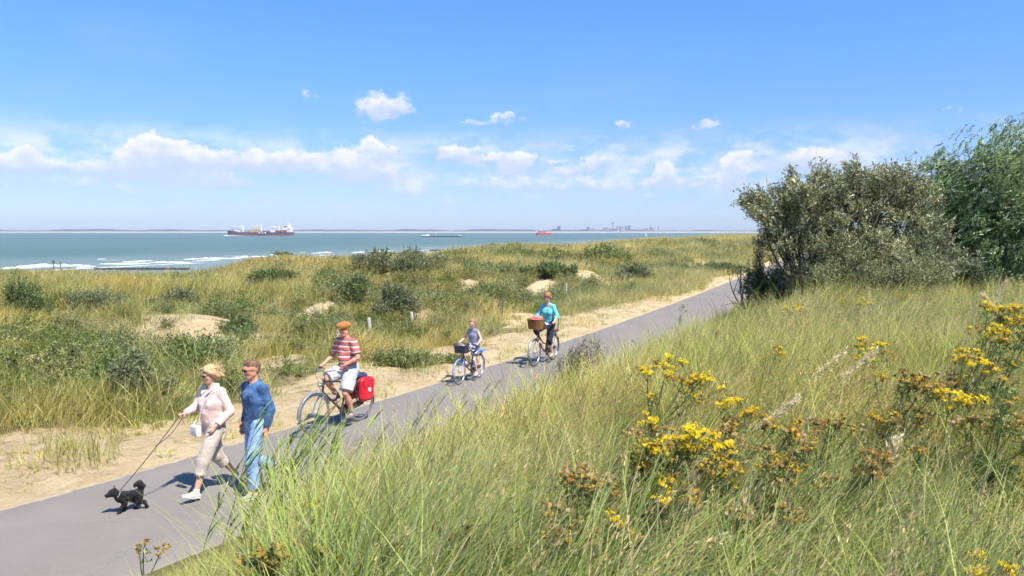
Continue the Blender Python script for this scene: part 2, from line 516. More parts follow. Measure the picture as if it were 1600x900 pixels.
# ================================================================== the ground
def sand_mat():
    m, nt, out = new_mat('dune_ground')
    p = nt.pos()
    veg = nt.attr('Col')
    sx = nt.new('ShaderNodeSeparateColor'); nt.l.new(veg, sx.inputs[0])
    n1 = nt.noise(p, 1.1, 5); n2 = nt.noise(p, 7, 6, 0.65); n3 = nt.noise(p, 60, 4, 0.7)
    sand = nt.mix(nt.ramp(n1, 0.35, 0.65), (0.56, 0.42, 0.24), (0.67, 0.525, 0.32))
    sand = nt.mix(nt.ramp(n2, 0.52, 0.72, 0, 0.45), sand, (0.40, 0.30, 0.18))
    sand = nt.mix(nt.ramp(n3, 0.56, 0.8, 0, 0.5), sand, (0.30, 0.235, 0.15))
    soil = nt.mix(nt.ramp(n2, 0.35, 0.65), (0.22, 0.18, 0.085), (0.38, 0.30, 0.15))
    grn = nt.mix(nt.ramp(n3, 0.4, 0.62), (0.12, 0.13, 0.045), (0.26, 0.235, 0.09))
    veggy = nt.mix(nt.ramp(n1, 0.4, 0.6), soil, grn)
    edge = nt.m('ADD', sx.outputs[0], nt.m('MULTIPLY', nt.m('SUBTRACT', n2, 0.5), 1.1))
    c = nt.mix(nt.ramp(edge, 0.38, 0.62), veggy, sand)
    # thin litter and moss on the verge
    moss = nt.m('MULTIPLY', nt.ramp(nt.noise(nt.mapping(p, (1, 1, 1)), 1.7, 6, 0.7), 0.55, 0.66), sx.outputs[1])
    c = nt.mix(nt.m('MULTIPLY', moss, 0.8), c, (0.26, 0.225, 0.085))
    # straw, twigs and shell bits lying on the sand; trodden hollows
    lit = nt.noise(nt.mapping(p, (1, .35, 1), rot=(0, 0, .6)), 26, 4, .75)
    c = nt.mix(nt.ramp(lit, 0.63, 0.70, 0, 0.7), c, (0.17, 0.125, 0.07))
    c = nt.mix(nt.ramp(nt.noise(p, 45, 2, .5), 0.72, 0.76, 0, 0.8), c, (0.78, 0.70, 0.58))
    feet = nt.new('ShaderNodeTexVoronoi'); nt.l.new(p, feet.inputs['Vector']); feet.inputs['Scale'].default_value = 3.4; feet.feature = 'SMOOTH_F1'
    pit = nt.ramp(feet.outputs['Distance'], 0.05, 0.42)
    b = nt.bump(nt.m('ADD', nt.m('MULTIPLY', pit, 0.45), nt.m('ADD', nt.m('MULTIPLY', n2, 1.1), nt.m('MULTIPLY', n3, 0.35))), 1.0, 0.11)
    principled(nt, out, c, 0.95, 0, b, 0.1)
    return m
def asphalt_mat():
    m, nt, out = new_mat('asphalt')
    p = nt.pos()
    n1 = nt.noise(p, 0.6, 5); n2 = nt.noise(p, 90, 3, 0.8); n3 = nt.noise(p, 300, 2, 0.8)
    c = nt.mix(nt.ramp(n1, 0.3, 0.7), (0.205, 0.183, 0.160), (0.245, 0.220, 0.193))
    c = nt.mix(nt.ramp(nt.noise(p, 9, 5, .7), 0.42, 0.7, 0, 0.35), c, (0.19, 0.17, 0.16))
    c = nt.mix(nt.ramp(n2, 0.45, 0.75, 0, 0.5), c, (0.34, 0.305, 0.29))
    c = nt.mix(nt.ramp(n3, 0.5, 0.72, 0, 0.35), c, (0.13, 0.12, 0.125))
    vo = nt.new('ShaderNodeTexVoronoi'); vo.feature = 'DISTANCE_TO_EDGE'; vo.inputs['Scale'].default_value = 0.42
    nt.l.new(nt.vm('ADD', p, nt.noise(p, 2.2, 4, .7, out=1)), vo.inputs['Vector'])
    crack = nt.m('MULTIPLY', nt.ramp(vo.outputs['Distance'], 0.0, 0.012, 1, 0), nt.ramp(nt.noise(p, .35, 2), .5, .58))
    c = nt.mix(nt.m('MULTIPLY', crack, .22), c, (0.08, 0.07, 0.065))
    # long streaks the wheels leave, and sand blown over the seaward edge
    att = nt.attr('Col'); s = nt.new('ShaderNodeSeparateColor'); nt.l.new(att, s.inputs[0])
    track = nt.ramp(nt.m('ABSOLUTE', nt.m('SUBTRACT', s.outputs[0], 0.5)), 0.1, 0.4, 0.10, 0)
    c = nt.mix(track, c, (0.17, 0.155, 0.16))
    dust = nt.ramp(nt.m('ADD', s.outputs[1], nt.m('MULTIPLY', nt.m('SUBTRACT', nt.noise(p, 3.5, 6, 0.7), 0.5), 0.9)), 0.45, 0.75)
    c = nt.mix(nt.m('MULTIPLY', dust, 0.9), c, (0.50, 0.40, 0.27))
    principled(nt, out, c, 0.9, 0, nt.bump(n2, 0.35, 0.01), 0.25)
    return m
M_SAND = sand_mat(); M_ASPH = asphalt_mat()

def geo_steps(a, b, s0, k):
    v = [a]; s = s0
    while v[-1] < b:
        v.append(v[-1] + s); s *= k
    v[-1] = b
    return v
def build_ground():
    ys = np.array([-400, -150, -60, -25, -12] + geo_steps(-6, 12000, 0.30, 1.019))
    left = geo_steps(0.0, 12000, 0.16, 1.033)          # to the left of the path edge
    right = geo_steps(PATH_W, 12000, 0.16, 1.05)
    ts = np.array([-v for v in right[::-1]] + [-PATH_W + 0.06, -2.4, -1.6, -0.8, -0.06] + left)
    Y, T = np.meshgrid(ys, ts, indexing='ij')
    X = P(Y) - T * np.sqrt(1 + dP(Y) ** 2)
    Z = height(X, Y)
    Z = np.maximum(Z, -11)
    far = sstep(900, 3000, Y)
    Z = Z * (1 - far) + np.minimum(Z, -0.5) * far
    # under the sea bed on the far left, dry land on the right
    V = np.stack([X, Y, Z], -1).reshape(-1, 3)
    ny, nt_ = Y.shape
    i = np.arange(ny - 1)[:, None] * nt_ + np.arange(nt_ - 1)[None]
    q = np.stack([i, i + nt_, i + nt_ + 1, i + 1], -1).reshape(-1, 4)[:, ::-1]
    sm = sandmask(X, Y)
    moss = sstep(0.0, 0.6, T) * sstep(5, 1.5, T)
    colr = np.stack([sm, moss, sm * 0], -1).reshape(-1, 3)
    o = mesh_np('ground', V, q, mats=M_SAND, smooth=True, col=colr)
    if o.data.polygons[10].normal.z < 0: o.data.flip_normals()
    tag(o, kind='structure')
def build_path():
    ys = np.array(geo_steps(-12, 700, 0.35, 1.012))
    n = len(ys)
    ts = np.array([0.0, 0.08, 0.3, 0.8, 1.6, 2.4, 2.85, 3.07, 3.15])
    V = []; C = []
    for i, y in enumerate(ys):
        sq = math.sqrt(1 + float(dP(y)) ** 2)
        e = (vnoise(y * 2.3, 1.0, 3) - .5) * 0.10 + (vnoise(y * .5, 7.0, 3) - .5) * 0.12
        for t in ts:
            tt = t + (e if t == 0 else e * .6 if t < .1 else 0)
            x = float(P(y)) + tt * sq
            crown = 0.03 * (1 - ((t - PATH_W / 2) / (PATH_W / 2)) ** 2)
            V.append((x, y, (0.012 + crown) if 0 < t < PATH_W else -0.01))
            C.append((t / PATH_W, 1 - min(1, t / 0.34), 0))
    k = len(ts)
    a = np.arange(n - 1)[:, None] * k + np.arange(k - 1)[None]
    q = np.stack([a, a + 1, a + k + 1, a + k], -1).reshape(-1, 4)
    o = mesh_np('path', V, q, mats=M_ASPH, smooth=True, col=np.array(C))
    if o.data.polygons[10].normal.z < 0: o.data.flip_normals()
    tag(o, kind='structure')
build_ground()
build_path()

# ================================================================== the sea
def sea_mat():
    m, nt, out = new_mat('sea_water')
    p = nt.pos()
    sh = nt.mapping(p, (1, 1, 1), rot=(0, 0, R(-64)))
    sx = nt.new('ShaderNodeSeparateXYZ'); nt.l.new(p, sx.inputs[0])
    # distance out from the shoreline (a straight line)
    off = nt.m('MULTIPLY', nt.m('SUBTRACT', nt.m('MULTIPLY_ADD', sx.outputs[1], SHORE_K, SHORE_C), sx.outputs[0]), 1 / math.sqrt(1 + SHORE_K ** 2))
    big = nt.noise(nt.mapping(sh, (0.3, 1, 1)), 0.02, 3)
    mid = nt.noise(nt.mapping(sh, (0.35, 1, 1)), 0.10, 5, 0.65)
    sml = nt.noise(nt.mapping(sh, (0.6, 1, 1)), 0.9, 4, 0.6)
    c = nt.mix(nt.ramp(big, 0.35, 0.65), (0.088, 0.148, 0.134), (0.110, 0.172, 0.156))
    c = nt.mix(nt.ramp(mid, 0.45, 0.8, 0, 0.35), c, (0.045, 0.108, 0.112))
    shallow = nt.ramp(off, 0, 130, 0.55, 0)
    c = nt.mix(shallow, c, (0.24, 0.28, 0.27))
    # foam: thin broken lines of surf parallel to the shore
    lines = None
    fn = nt.noise(nt.mapping(sh, (0.25, 1, 1)), 0.035, 4, 0.6)
    fo = nt.m('MULTIPLY_ADD', nt.m('SUBTRACT', fn, 0.5), 70, off)
    brk = nt.noise(nt.mapping(sh, (0.4, 1, 1)), 0.06, 4, 0.6)
    for d0, w, th in ((3, 4, 0.35), (26, 3.5, 0.50), (52, 2.6, 0.56), (84, 2.0, 0.62)):
        g = nt.ramp(nt.m('ABSOLUTE', nt.m('SUBTRACT', fo, d0)), w * 0.3, w, 1, 0)
        g = nt.m('MULTIPLY', g, nt.ramp(brk, th, th + 0.06))
        lines = g if lines is None else nt.m('MAXIMUM', lines, g)
    caps = nt.m('MULTIPLY', nt.ramp(nt.noise(nt.mapping(sh, (0.5, 1, 1)), 0.16, 5, 0.7), 0.73, 0.78), nt.ramp(off, 400, 1500, 0.7, 0))
    lines = nt.m('MAXIMUM', lines, caps)
    foam = nt.m('MULTIPLY', lines, nt.ramp(nt.noise(p, 0.8, 5, 0.7), 0.3, 0.5, 0.35, 1))
    c = nt.mix(foam, c, (0.78, 0.80, 0.80))
    h = nt.m('ADD', nt.m('MULTIPLY', mid, 3.0), sml)
    b = nt.bump(h, 0.6, 0.5)
    rough = nt.mix(foam, 0.5, 0.9)
    principled(nt, out, c, rough, 0, b, 0.25)
    return m
_sh = [ground(x, y, SEA_Z) for x, y in ((0, 422), (560, 405), (740, 391.5), (1000, 377))]
SHORE_K, SHORE_C = np.polyfit([p.y for p in _sh], [p.x for p in _sh], 1)
def build_sea():
    M = sea_mat()
    xs = np.array([-9000, -6000, -3000, -1500, -800, -400, -200, 0, 200, 500, 1000, 2000, 4000, 7000, 10000])
    ys = np.array([-9000, -3000, -1000, -300, 0, 100, 200, 300, 500, 800, 1300, 2000, 3500, 5000, 7000, 14000])
    X, Y = np.meshgrid(xs, ys, indexing='ij')
    V = np.stack([X, Y, X * 0 + SEA_Z], -1).reshape(-1, 3)
    i = np.arange(len(xs) - 1)[:, None] * len(ys) + np.arange(len(ys) - 1)[None]
    q = np.stack([i, i + len(ys), i + len(ys) + 1, i + 1], -1).reshape(-1, 4)
    o = mesh_np('sea', V, q, mats=M)
    tag(o, kind='structure')
    # breakers: low rounded ridges of tumbling foam, real relief on the water
    fm, nt, out = new_mat('surf_foam')
    n = nt.noise(nt.pos(), 1.2, 5, 0.7)
    principled(nt, out, nt.mix(nt.ramp(n, 0.35, 0.65), (0.60, 0.66, 0.67), (0.85, 0.86, 0.86)), 0.8, 0, nt.bump(n, 0.8, 0.3), 0.2)
    rng = np.random.default_rng(3)
    for (x0, x1, py, w) in [(0, 40, 420, 2.2), (25, 143, 416, 2.6), (120, 150, 418, 1.8), (155, 235, 413, 2.0), (190, 240, 409, 1.6), (232, 300, 411, 1.8), (285, 352, 405, 2.0),
                            (330, 380, 405, 1.4), (300, 345, 408, 1.2), (360, 420, 402, 1.8), (486, 520, 396, 2.0), (548, 572, 395, 2.2), (575, 615, 393.5, 1.6), 
                            (420, 440, 399, 1.4), (152, 166, 406, 1.0)]:
        k = 26
        V = []
        for j in range(k):
            f = j / (k - 1)
            px = x0 + (x1 - x0) * f
            c = ground(px, py - 1.2 * f + 1.0 * math.sin(px * .07) * .4, SEA_Z)
            ww = .72 * w * (math.sin(math.pi * min(1, max(0, f))) ** 0.5) * (0.55 + 0.9 * rng.random()) + 0.05
            hgt = 0.55 * ww / 2.6 * (0.6 + 0.8 * rng.random())
            for (dy, dz) in ((-1.3, -0.05), (-0.6, 0.75), (0, 1), (0.8, 0.4), (1.8, -0.05)):
                V.append((c.x, c.y + dy * ww, SEA_Z + dz * hgt))
        i = np.arange(k - 1)[:, None] * 5 + np.arange(4)[None]
        q = np.stack([i, i + 5, i + 6, i + 1], -1).reshape(-1, 4)
        o = mesh_np('breaking_wave', V, q, mats=fm, smooth=True)
        tag(o, kind='structure')
build_sea()

# ================================================================== the air over the water
def build_haze():
    mb = MB()
    x0, x1, y0, y1, z0, z1 = -8500, 9500, -1500, 9200, -12.5, 92
    mb.box(((x0 + x1) / 2, (y0 + y1) / 2, (z0 + z1) / 2), (x1 - x0, y1 - y0, z1 - z0))
    m, nt, out = new_mat('haze_air')
    v = nt.new('ShaderNodeVolumePrincipled')
    v.inputs['Color'].default_value = (0.74, 0.85, 1.0, 1)
    v.inputs['Density'].default_value = HAZE_D
    v.inputs['Anisotropy'].default_value = 0.0
    nt.l.new(v.outputs[0], out.inputs['Volume'])
    o = mb.build('haze', m)
    tag(o, kind='stuff', label='thin summer haze over the water', cat='haze')
HAZE_D = 0.00009
USE_HAZE = True
if USE_HAZE: build_haze()
# ================================================================== plants: shared makers
WIND = 0.0          # the wind blows towards +X (in from the sea, to the right)
def blade_mat(name, rough=0.55, trans=0.35, inst=True):
    """leaf colour from the mesh; tufts of a mass carry a tint of their own (dry or fresh patches)"""
    m, nt, out = new_mat(name)
    c = nt.attr('Col')
    if inst:
        a = nt.new('ShaderNodeAttribute', attribute_name='tint', attribute_type='INSTANCER')
        c = nt.mix(1.0, c, a.outputs['Vector'], 'MULTIPLY')
    principled(nt, out, c, rough, 0, None, 0.3, trans=(trans, c))
    return m
M_BLADE = blade_mat('grass_blade')
M_LEAF = blade_mat('leaf', 0.5, 0.25)
M_LEAF_OWN = blade_mat('leaf_plain', 0.5, 0.25, False)
M_TWIG = simple_mat('twig_bark', (0.13, 0.10, 0.075), 0.9, var=0.4, scale=20)
M_STEM = simple_mat('green_stem', (0.14, 0.17, 0.05), 0.7, var=0.35, scale=15)

GREENS = [(0.28, 0.36, 0.06), (0.39, 0.45, 0.09), (0.25, 0.35, 0.11), (0.54, 0.55, 0.15), (0.38, 0.45, 0.18)]
STRAWS = [(0.68, 0.585, 0.30), (0.76, 0.665, 0.40), (0.56, 0.47, 0.23), (0.62, 0.565, 0.28)]

def blades(rng, n, h0, h1, spread, width, straw, wind=(0.5, 0.35), bend=(0.3, 1.1), seg=5, base=None, palette=None, back=0.12):
    """n curved blades as ribbons -> verts, quads, colours"""
    pal = np.array((palette or GREENS) + STRAWS); ng = len(palette or GREENS)
    L = rng.uniform(h0, h1, n)
    rr = spread * np.sqrt(rng.random(n)); th = rng.random(n) * 2 * np.pi
    b = np.stack([rr * np.cos(th), rr * np.sin(th), np.zeros(n)], 1) if base is None else base
    az = rng.normal(WIND, 0.55, n)
    flip = rng.random(n) < back
    az[flip] += rng.uniform(1.5, 4.5, flip.sum())
    t0 = np.abs(rng.normal(wind[0], wind[1], n)) * 0.6
    bd = rng.uniform(bend[0], bend[1], n)
    pts = [b.copy()]; p = b.copy()
    pts[0][:, 2] -= 0.05
    for i in range(seg):
        f = (i + 0.5) / seg
        a = t0 + bd * f ** 1.3
        d = np.stack([np.sin(a) * np.cos(az), np.sin(a) * np.sin(az), np.cos(a)], 1)
        p = p + d * (L / seg)[:, None]
        pts.append(p.copy())
    tw = az + np.pi / 2 + rng.normal(0, 0.7, n)
    side = np.stack([np.cos(tw), np.sin(tw), rng.normal(0, 0.15, n)], 1)
    w = width * rng.uniform(0.6, 1.3, n)
    V = []; 
    for i, q in enumerate(pts):
        f = i / seg
        ww = w * (0.75 + 0.35 * math.sin(f * 3.0)) * (1 - f ** 3 * 0.93)
        V.append(q - side * ww[:, None] / 2); V.append(q + side * ww[:, None] / 2)
    V = np.stack(V, 1)                                     # n, 2(seg+1), 3
    k = 2 * (seg + 1)
    q1 = np.array([[2 * i, 2 * i + 1, 2 * i + 3, 2 * i + 2] for i in range(seg)])
    Q = (np.arange(n)[:, None, None] * k + q1[None]).reshape(-1, 4)
    isst = rng.random(n) < straw
    ci = np.where(isst, ng + rng.integers(0, len(STRAWS), n), rng.integers(0, ng, n))
    c = pal[ci] * rng.uniform(0.8, 1.2, n)[:, None]
    C = np.repeat(c[:, None], k, 1)
    f = np.repeat(np.arange(seg + 1) / seg, 2)[None, :, None]
    tipc = np.array([0.60, 0.50, 0.28])
    dry = rng.random(n)[:, None, None] * 0.7
    C = C * (1 - dry * f ** 2) + tipc * dry * f ** 2
    return V.reshape(-1, 3), Q, C.reshape(-1, 3)

def spray_leaves(rng, org, dirs, length, per, leaf_l, leaf_w, col, var=0.25, droop=0.0, spread=0.6, under=None):
    """leafy twigs: from each origin along its direction `per` narrow leaves (one folded diamond each)"""
    n = len(org)
    f = (np.arange(per)[None] + rng.random((n, per))) / per
    L = length * rng.uniform(0.6, 1.2, (n, 1))
    p = org[:, None] + dirs[:, None] * (f * L)[..., None]
    p[..., 2] -= droop * (f * L) ** 2
    p = p + rng.normal(0, 0.012, p.shape)
    rd = rng.normal(0, 1, (n, per, 3)); rd /= np.linalg.norm(rd, axis=-1, keepdims=True)
    ld = dirs[:, None] * (1 - spread) + rd * spread
    ld /= np.linalg.norm(ld, axis=-1, keepdims=True) + 1e-9
    rd2 = rng.normal(0, 1, (n, per, 3))
    sd_ = np.cross(ld, rd2); sd_ /= np.linalg.norm(sd_, axis=-1, keepdims=True) + 1e-9
    s = rng.uniform(0.5, 1.6, (n, per, 1))
    a = p; b = p + ld * leaf_l * 0.45 * s + sd_ * leaf_w * 0.5 * s
    c = p + ld * leaf_l * s; d = p + ld * leaf_l * 0.45 * s - sd_ * leaf_w * 0.5 * s
    V = np.stack([a, b, c, d], 2).reshape(-1, 3)
    Q = np.arange(len(V)).reshape(-1, 4)
    col = np.array(col)
    if col.ndim == 1: col = col[None]
    cc = col[rng.integers(0, len(col), (n, per))] * rng.uniform(1 - var, 1 + var, (n, per, 1)) * rng.uniform(0.8, 1.2, (n, 1, 1))
    C = np.repeat(cc[:, :, None], 4, 2).reshape(-1, 3)
    return V, Q, C

def merge(parts):
    V = []; Q = []; C = []; b = 0
    for v, q, c in parts:
        V.append(v); Q.append(np.asarray(q) + b); C.append(np.broadcast_to(c, v.shape)); b += len(v)
    return np.concatenate(V), np.concatenate(Q), np.concatenate(C)

PROTO = {}
def proto_collection(name, objs):
    c = bpy.data.collections.new(name)
    for i, o in enumerate(objs):
        COL.objects.unlink(o)
        o.name = '%s_kind_%02d' % (name, i)
        c.objects.link(o)
    PROTO[name] = (c, len(objs))
    return c

def scatter(name, pts, rz, scl, coll, mat, tilt=0.12, seed=1, kind='stuff', label=None, cat=None):
    """one object holding every tuft of a kind that nobody could count"""
    rng = np.random.default_rng(seed)
    c, k = PROTO[coll]
    n = len(pts)
    me = bpy.data.meshes.new(name)
    me.vertices.add(n)
    me.vertices.foreach_set('co', np.asarray(pts, np.float32).ravel())
    rot = np.stack([rng.normal(0, tilt, n), rng.normal(0, tilt, n), rz], 1).astype(np.float32)
    a = me.attributes.new('rot', 'FLOAT_VECTOR', 'POINT'); a.data.foreach_set('vector', rot.ravel())
    a = me.attributes.new('scl', 'FLOAT', 'POINT'); a.data.foreach_set('value', np.asarray(scl, np.float32))
    a = me.attributes.new('pick', 'INT', 'POINT'); a.data.foreach_set('value', rng.integers(0, k, n).astype(np.int32))
    x, y = pts[:, 0], pts[:, 1]
    t = rng.random(n)[:, None]
    tint = np.array([0.72, 0.80, 0.66]) * (1 - t) + np.array([1.22, 1.14, 1.04]) * t
    d = sstep(0.40, 0.62, fbm(x * 0.22, y * 0.22, 33, 4))[:, None]
    tint = tint * ((1 - d) + d * np.array([1.12, 1.02, 0.88]))
    d = sstep(0.5, 0.68, fbm(x * 0.9, y * 0.9, 34, 3))[:, None] * 0.7
    tint = tint * ((1 - d) + d * np.array([0.72, 0.86, 0.74]))
    # grey-green growth towards the left, straw towards the crest
    d = (sstep(-3, -11, x - .15 * y + 3 * (fbm(x * .3, y * .3, 88, 2) - .5)) * sstep(36, 22, y) * sstep(0, 2, tcoord(x, y)))[:, None]
    tint = tint * ((1 - d) + d * np.array([0.86, 0.93, 0.86]))
    d = (sstep(7, 18, tcoord(x, y)) * (0.5 + 0.5 * sstep(.4, .6, fbm(x * .12, y * .12, 99, 2))))[:, None]
    tint = tint * ((1 - d) + d * np.array([1.20, 1.10, 1.0]))
    a = me.attributes.new('tint', 'FLOAT_VECTOR', 'POINT'); a.data.foreach_set('vector', tint.astype(np.float32).ravel())
    me.materials.append(mat)
    o = bpy.data.objects.new(name, me); COL.objects.link(o)
    g = bpy.data.node_groups.new(name + '_scatter', 'GeometryNodeTree')
    g.interface.new_socket('Geometry', in_out='INPUT', socket_type='NodeSocketGeometry')
    g.interface.new_socket('Geometry', in_out='OUTPUT', socket_type='NodeSocketGeometry')
    N = g.nodes; L = g.links
    gi = N.new('NodeGroupInput'); go = N.new('NodeGroupOutput')
    ci = N.new('GeometryNodeCollectionInfo'); ci.inputs['Collection'].default_value = c
    ci.inputs['Separate Children'].default_value = True; ci.inputs['Reset Children'].default_value = True
    ip = N.new('GeometryNodeInstanceOnPoints')
    L.new(gi.outputs[0], ip.inputs['Points']); L.new(ci.outputs[0], ip.inputs['Instance'])
    ip.inputs['Pick Instance'].default_value = True
    def na(nm, t):
        a = N.new('GeometryNodeInputNamedAttribute'); a.data_type = t; a.inputs[0].default_value = nm
        return a.outputs['Attribute']
    L.new(na('pick', 'INT'), ip.inputs['Instance Index'])
    e = N.new('FunctionNodeEulerToRotation'); L.new(na('rot', 'FLOAT_VECTOR'), e.inputs[0]); L.new(e.outputs[0], ip.inputs['Rotation'])
    L.new(na('scl', 'FLOAT'), ip.inputs['Scale'])
    L.new(ip.outputs[0], go.inputs[0])
    md = o.modifiers.new('scatter', 'NODES'); md.node_group = g
    return tag(o, label, cat, kind=kind)

# ------------------------------------------------------------------ tufts
def make_tufts():
    rng = np.random.default_rng(21)
    a = []
    for i in range(7):                                   # long marram on the near bank
        kw = [dict(n=120, w=.0062, st=.25, h=(.5, 1.05)), dict(n=110, w=.0085, st=.15, h=(.40, .85)), dict(n=130, w=.0056, st=.62, h=(.5, 1.0)), dict(n=120, w=.0060, st=.30, h=(.35, .80)),
              dict(n=80, w=.0120, st=.10, h=(.5, 1.0)), dict(n=120, w=.0060, st=.42, h=(.5, 1.2)), dict(n=110, w=.0065, st=.3, h=(.3, .7))][i]
        v, q, c = blades(rng, kw['n'], kw['h'][0], kw['h'][1], 0.25, kw['w'], kw['st'], wind=(0.85, 0.40), bend=(0.1, 1.05), seg=5, back=.06)
        # dead thatch lying low in the tuft
        v2, q2, c2 = blades(rng, 34, .15, .45, .28, .006, 1.0, wind=(1.5, .5), bend=(.1, .9), seg=3, back=.9)
        v, q, c = merge([(v, q, c), (v2, q2, c2 * .8)])
        a.append(mesh_np('t', v, q, mats=M_BLADE, col=c))
    proto_collection('bank_tuft', a)
    a = []
    for i in range(5):                                   # dry flowering stalks standing above it
        n = 7
        v, q, c = blades(rng, n, 0.7, 1.05, 0.12, 0.0042, 1.0, wind=(0.8, 0.3), bend=(0.1, 0.7), seg=5, back=.02)
        pts = v.reshape(n, 12, 3)
        tips = pts[:, 10:12].mean(1); dirs = tips - pts[:, 8:10].mean(1)
        dirs /= np.linalg.norm(dirs, axis=1, keepdims=True)
        s = spray_leaves(rng, tips - dirs * 0.13, dirs, 0.15, 12, 0.028, 0.006, [(0.55, 0.43, 0.24), (0.47, 0.34, 0.19)], spread=0.22)
        v, q, c = merge([(v, q, c), s])
        a.append(mesh_np('t', v, q, mats=M_BLADE, col=c))
    proto_collection('dry_stalk', a)
    a = []
    for i in range(6):                                   # dune grass seen from afar: broad tufts, coarser ribbons
        v, q, c = blades(rng, 120, 0.30, 0.68, 0.55, 0.010, [0.3, 0.45, 0.6, 0.7, 0.85, 0.5][i], wind=(0.45, 0.35), bend=(0.3, 1.0), seg=3, back=0.25,
                         palette=[(0.40, 0.40, 0.11), (0.50, 0.47, 0.15), (0.33, 0.35, 0.12)])
        a.append(mesh_np('t', v, q, mats=M_BLADE, col=c))
    proto_collection('dune_tuft', a)
    a = []
    for i in range(5):                                   # low dune shrubs: creeping willow and young sea buckthorn
        cols = [[(0.17, 0.22, 0.07), (0.23, 0.27, 0.09)], [(0.27, 0.29, 0.15), (0.33, 0.34, 0.19)], [(0.18, 0.25, 0.08), (0.29, 0.32, 0.10)],
                [(0.29, 0.29, 0.15), (0.22, 0.24, 0.12)], [(0.20, 0.22, 0.09), (0.31, 0.29, 0.13)]][i]
        n = 90
        th = rng.random(n) * 6.283; el = rng.random(n) * 1.35 + 0.15
        d = np.stack([np.cos(th) * np.cos(el) + 0.2, np.sin(th) * np.cos(el), np.sin(el)], 1); d /= np.linalg.norm(d, axis=1, keepdims=True)
        org = d * rng.uniform(0.05, 0.35, (n, 1)) * [1.1, 1.1, 0.8]
        v, q, c = spray_leaves(rng, org, d, 0.30, 13, 0.055, 0.016, cols, spread=0.55)
        a.append(mesh_np('t', v, q, mats=M_LEAF, col=c))
    proto_collection('low_shrub', a)
    a = []
    for i in range(4):                                   # small weeds on bare sand
        v, q, c = blades(rng, 16, 0.06, 0.2, 0.12, 0.012, 0.35, wind=(0.9, 0.4), bend=(0.1, 0.8), seg=2, back=0.8)
        a.append(mesh_np('t', v, q, mats=M_BLADE, col=c))
    proto_collection('sand_weed', a)
make_tufts()

def in_view(x, y, m=0.12):
    """only where the photograph, or a camera a step aside, could see it"""
    return (y > 0.3) & (np.abs(x) < (0.6667 + m) * y + 3.5)

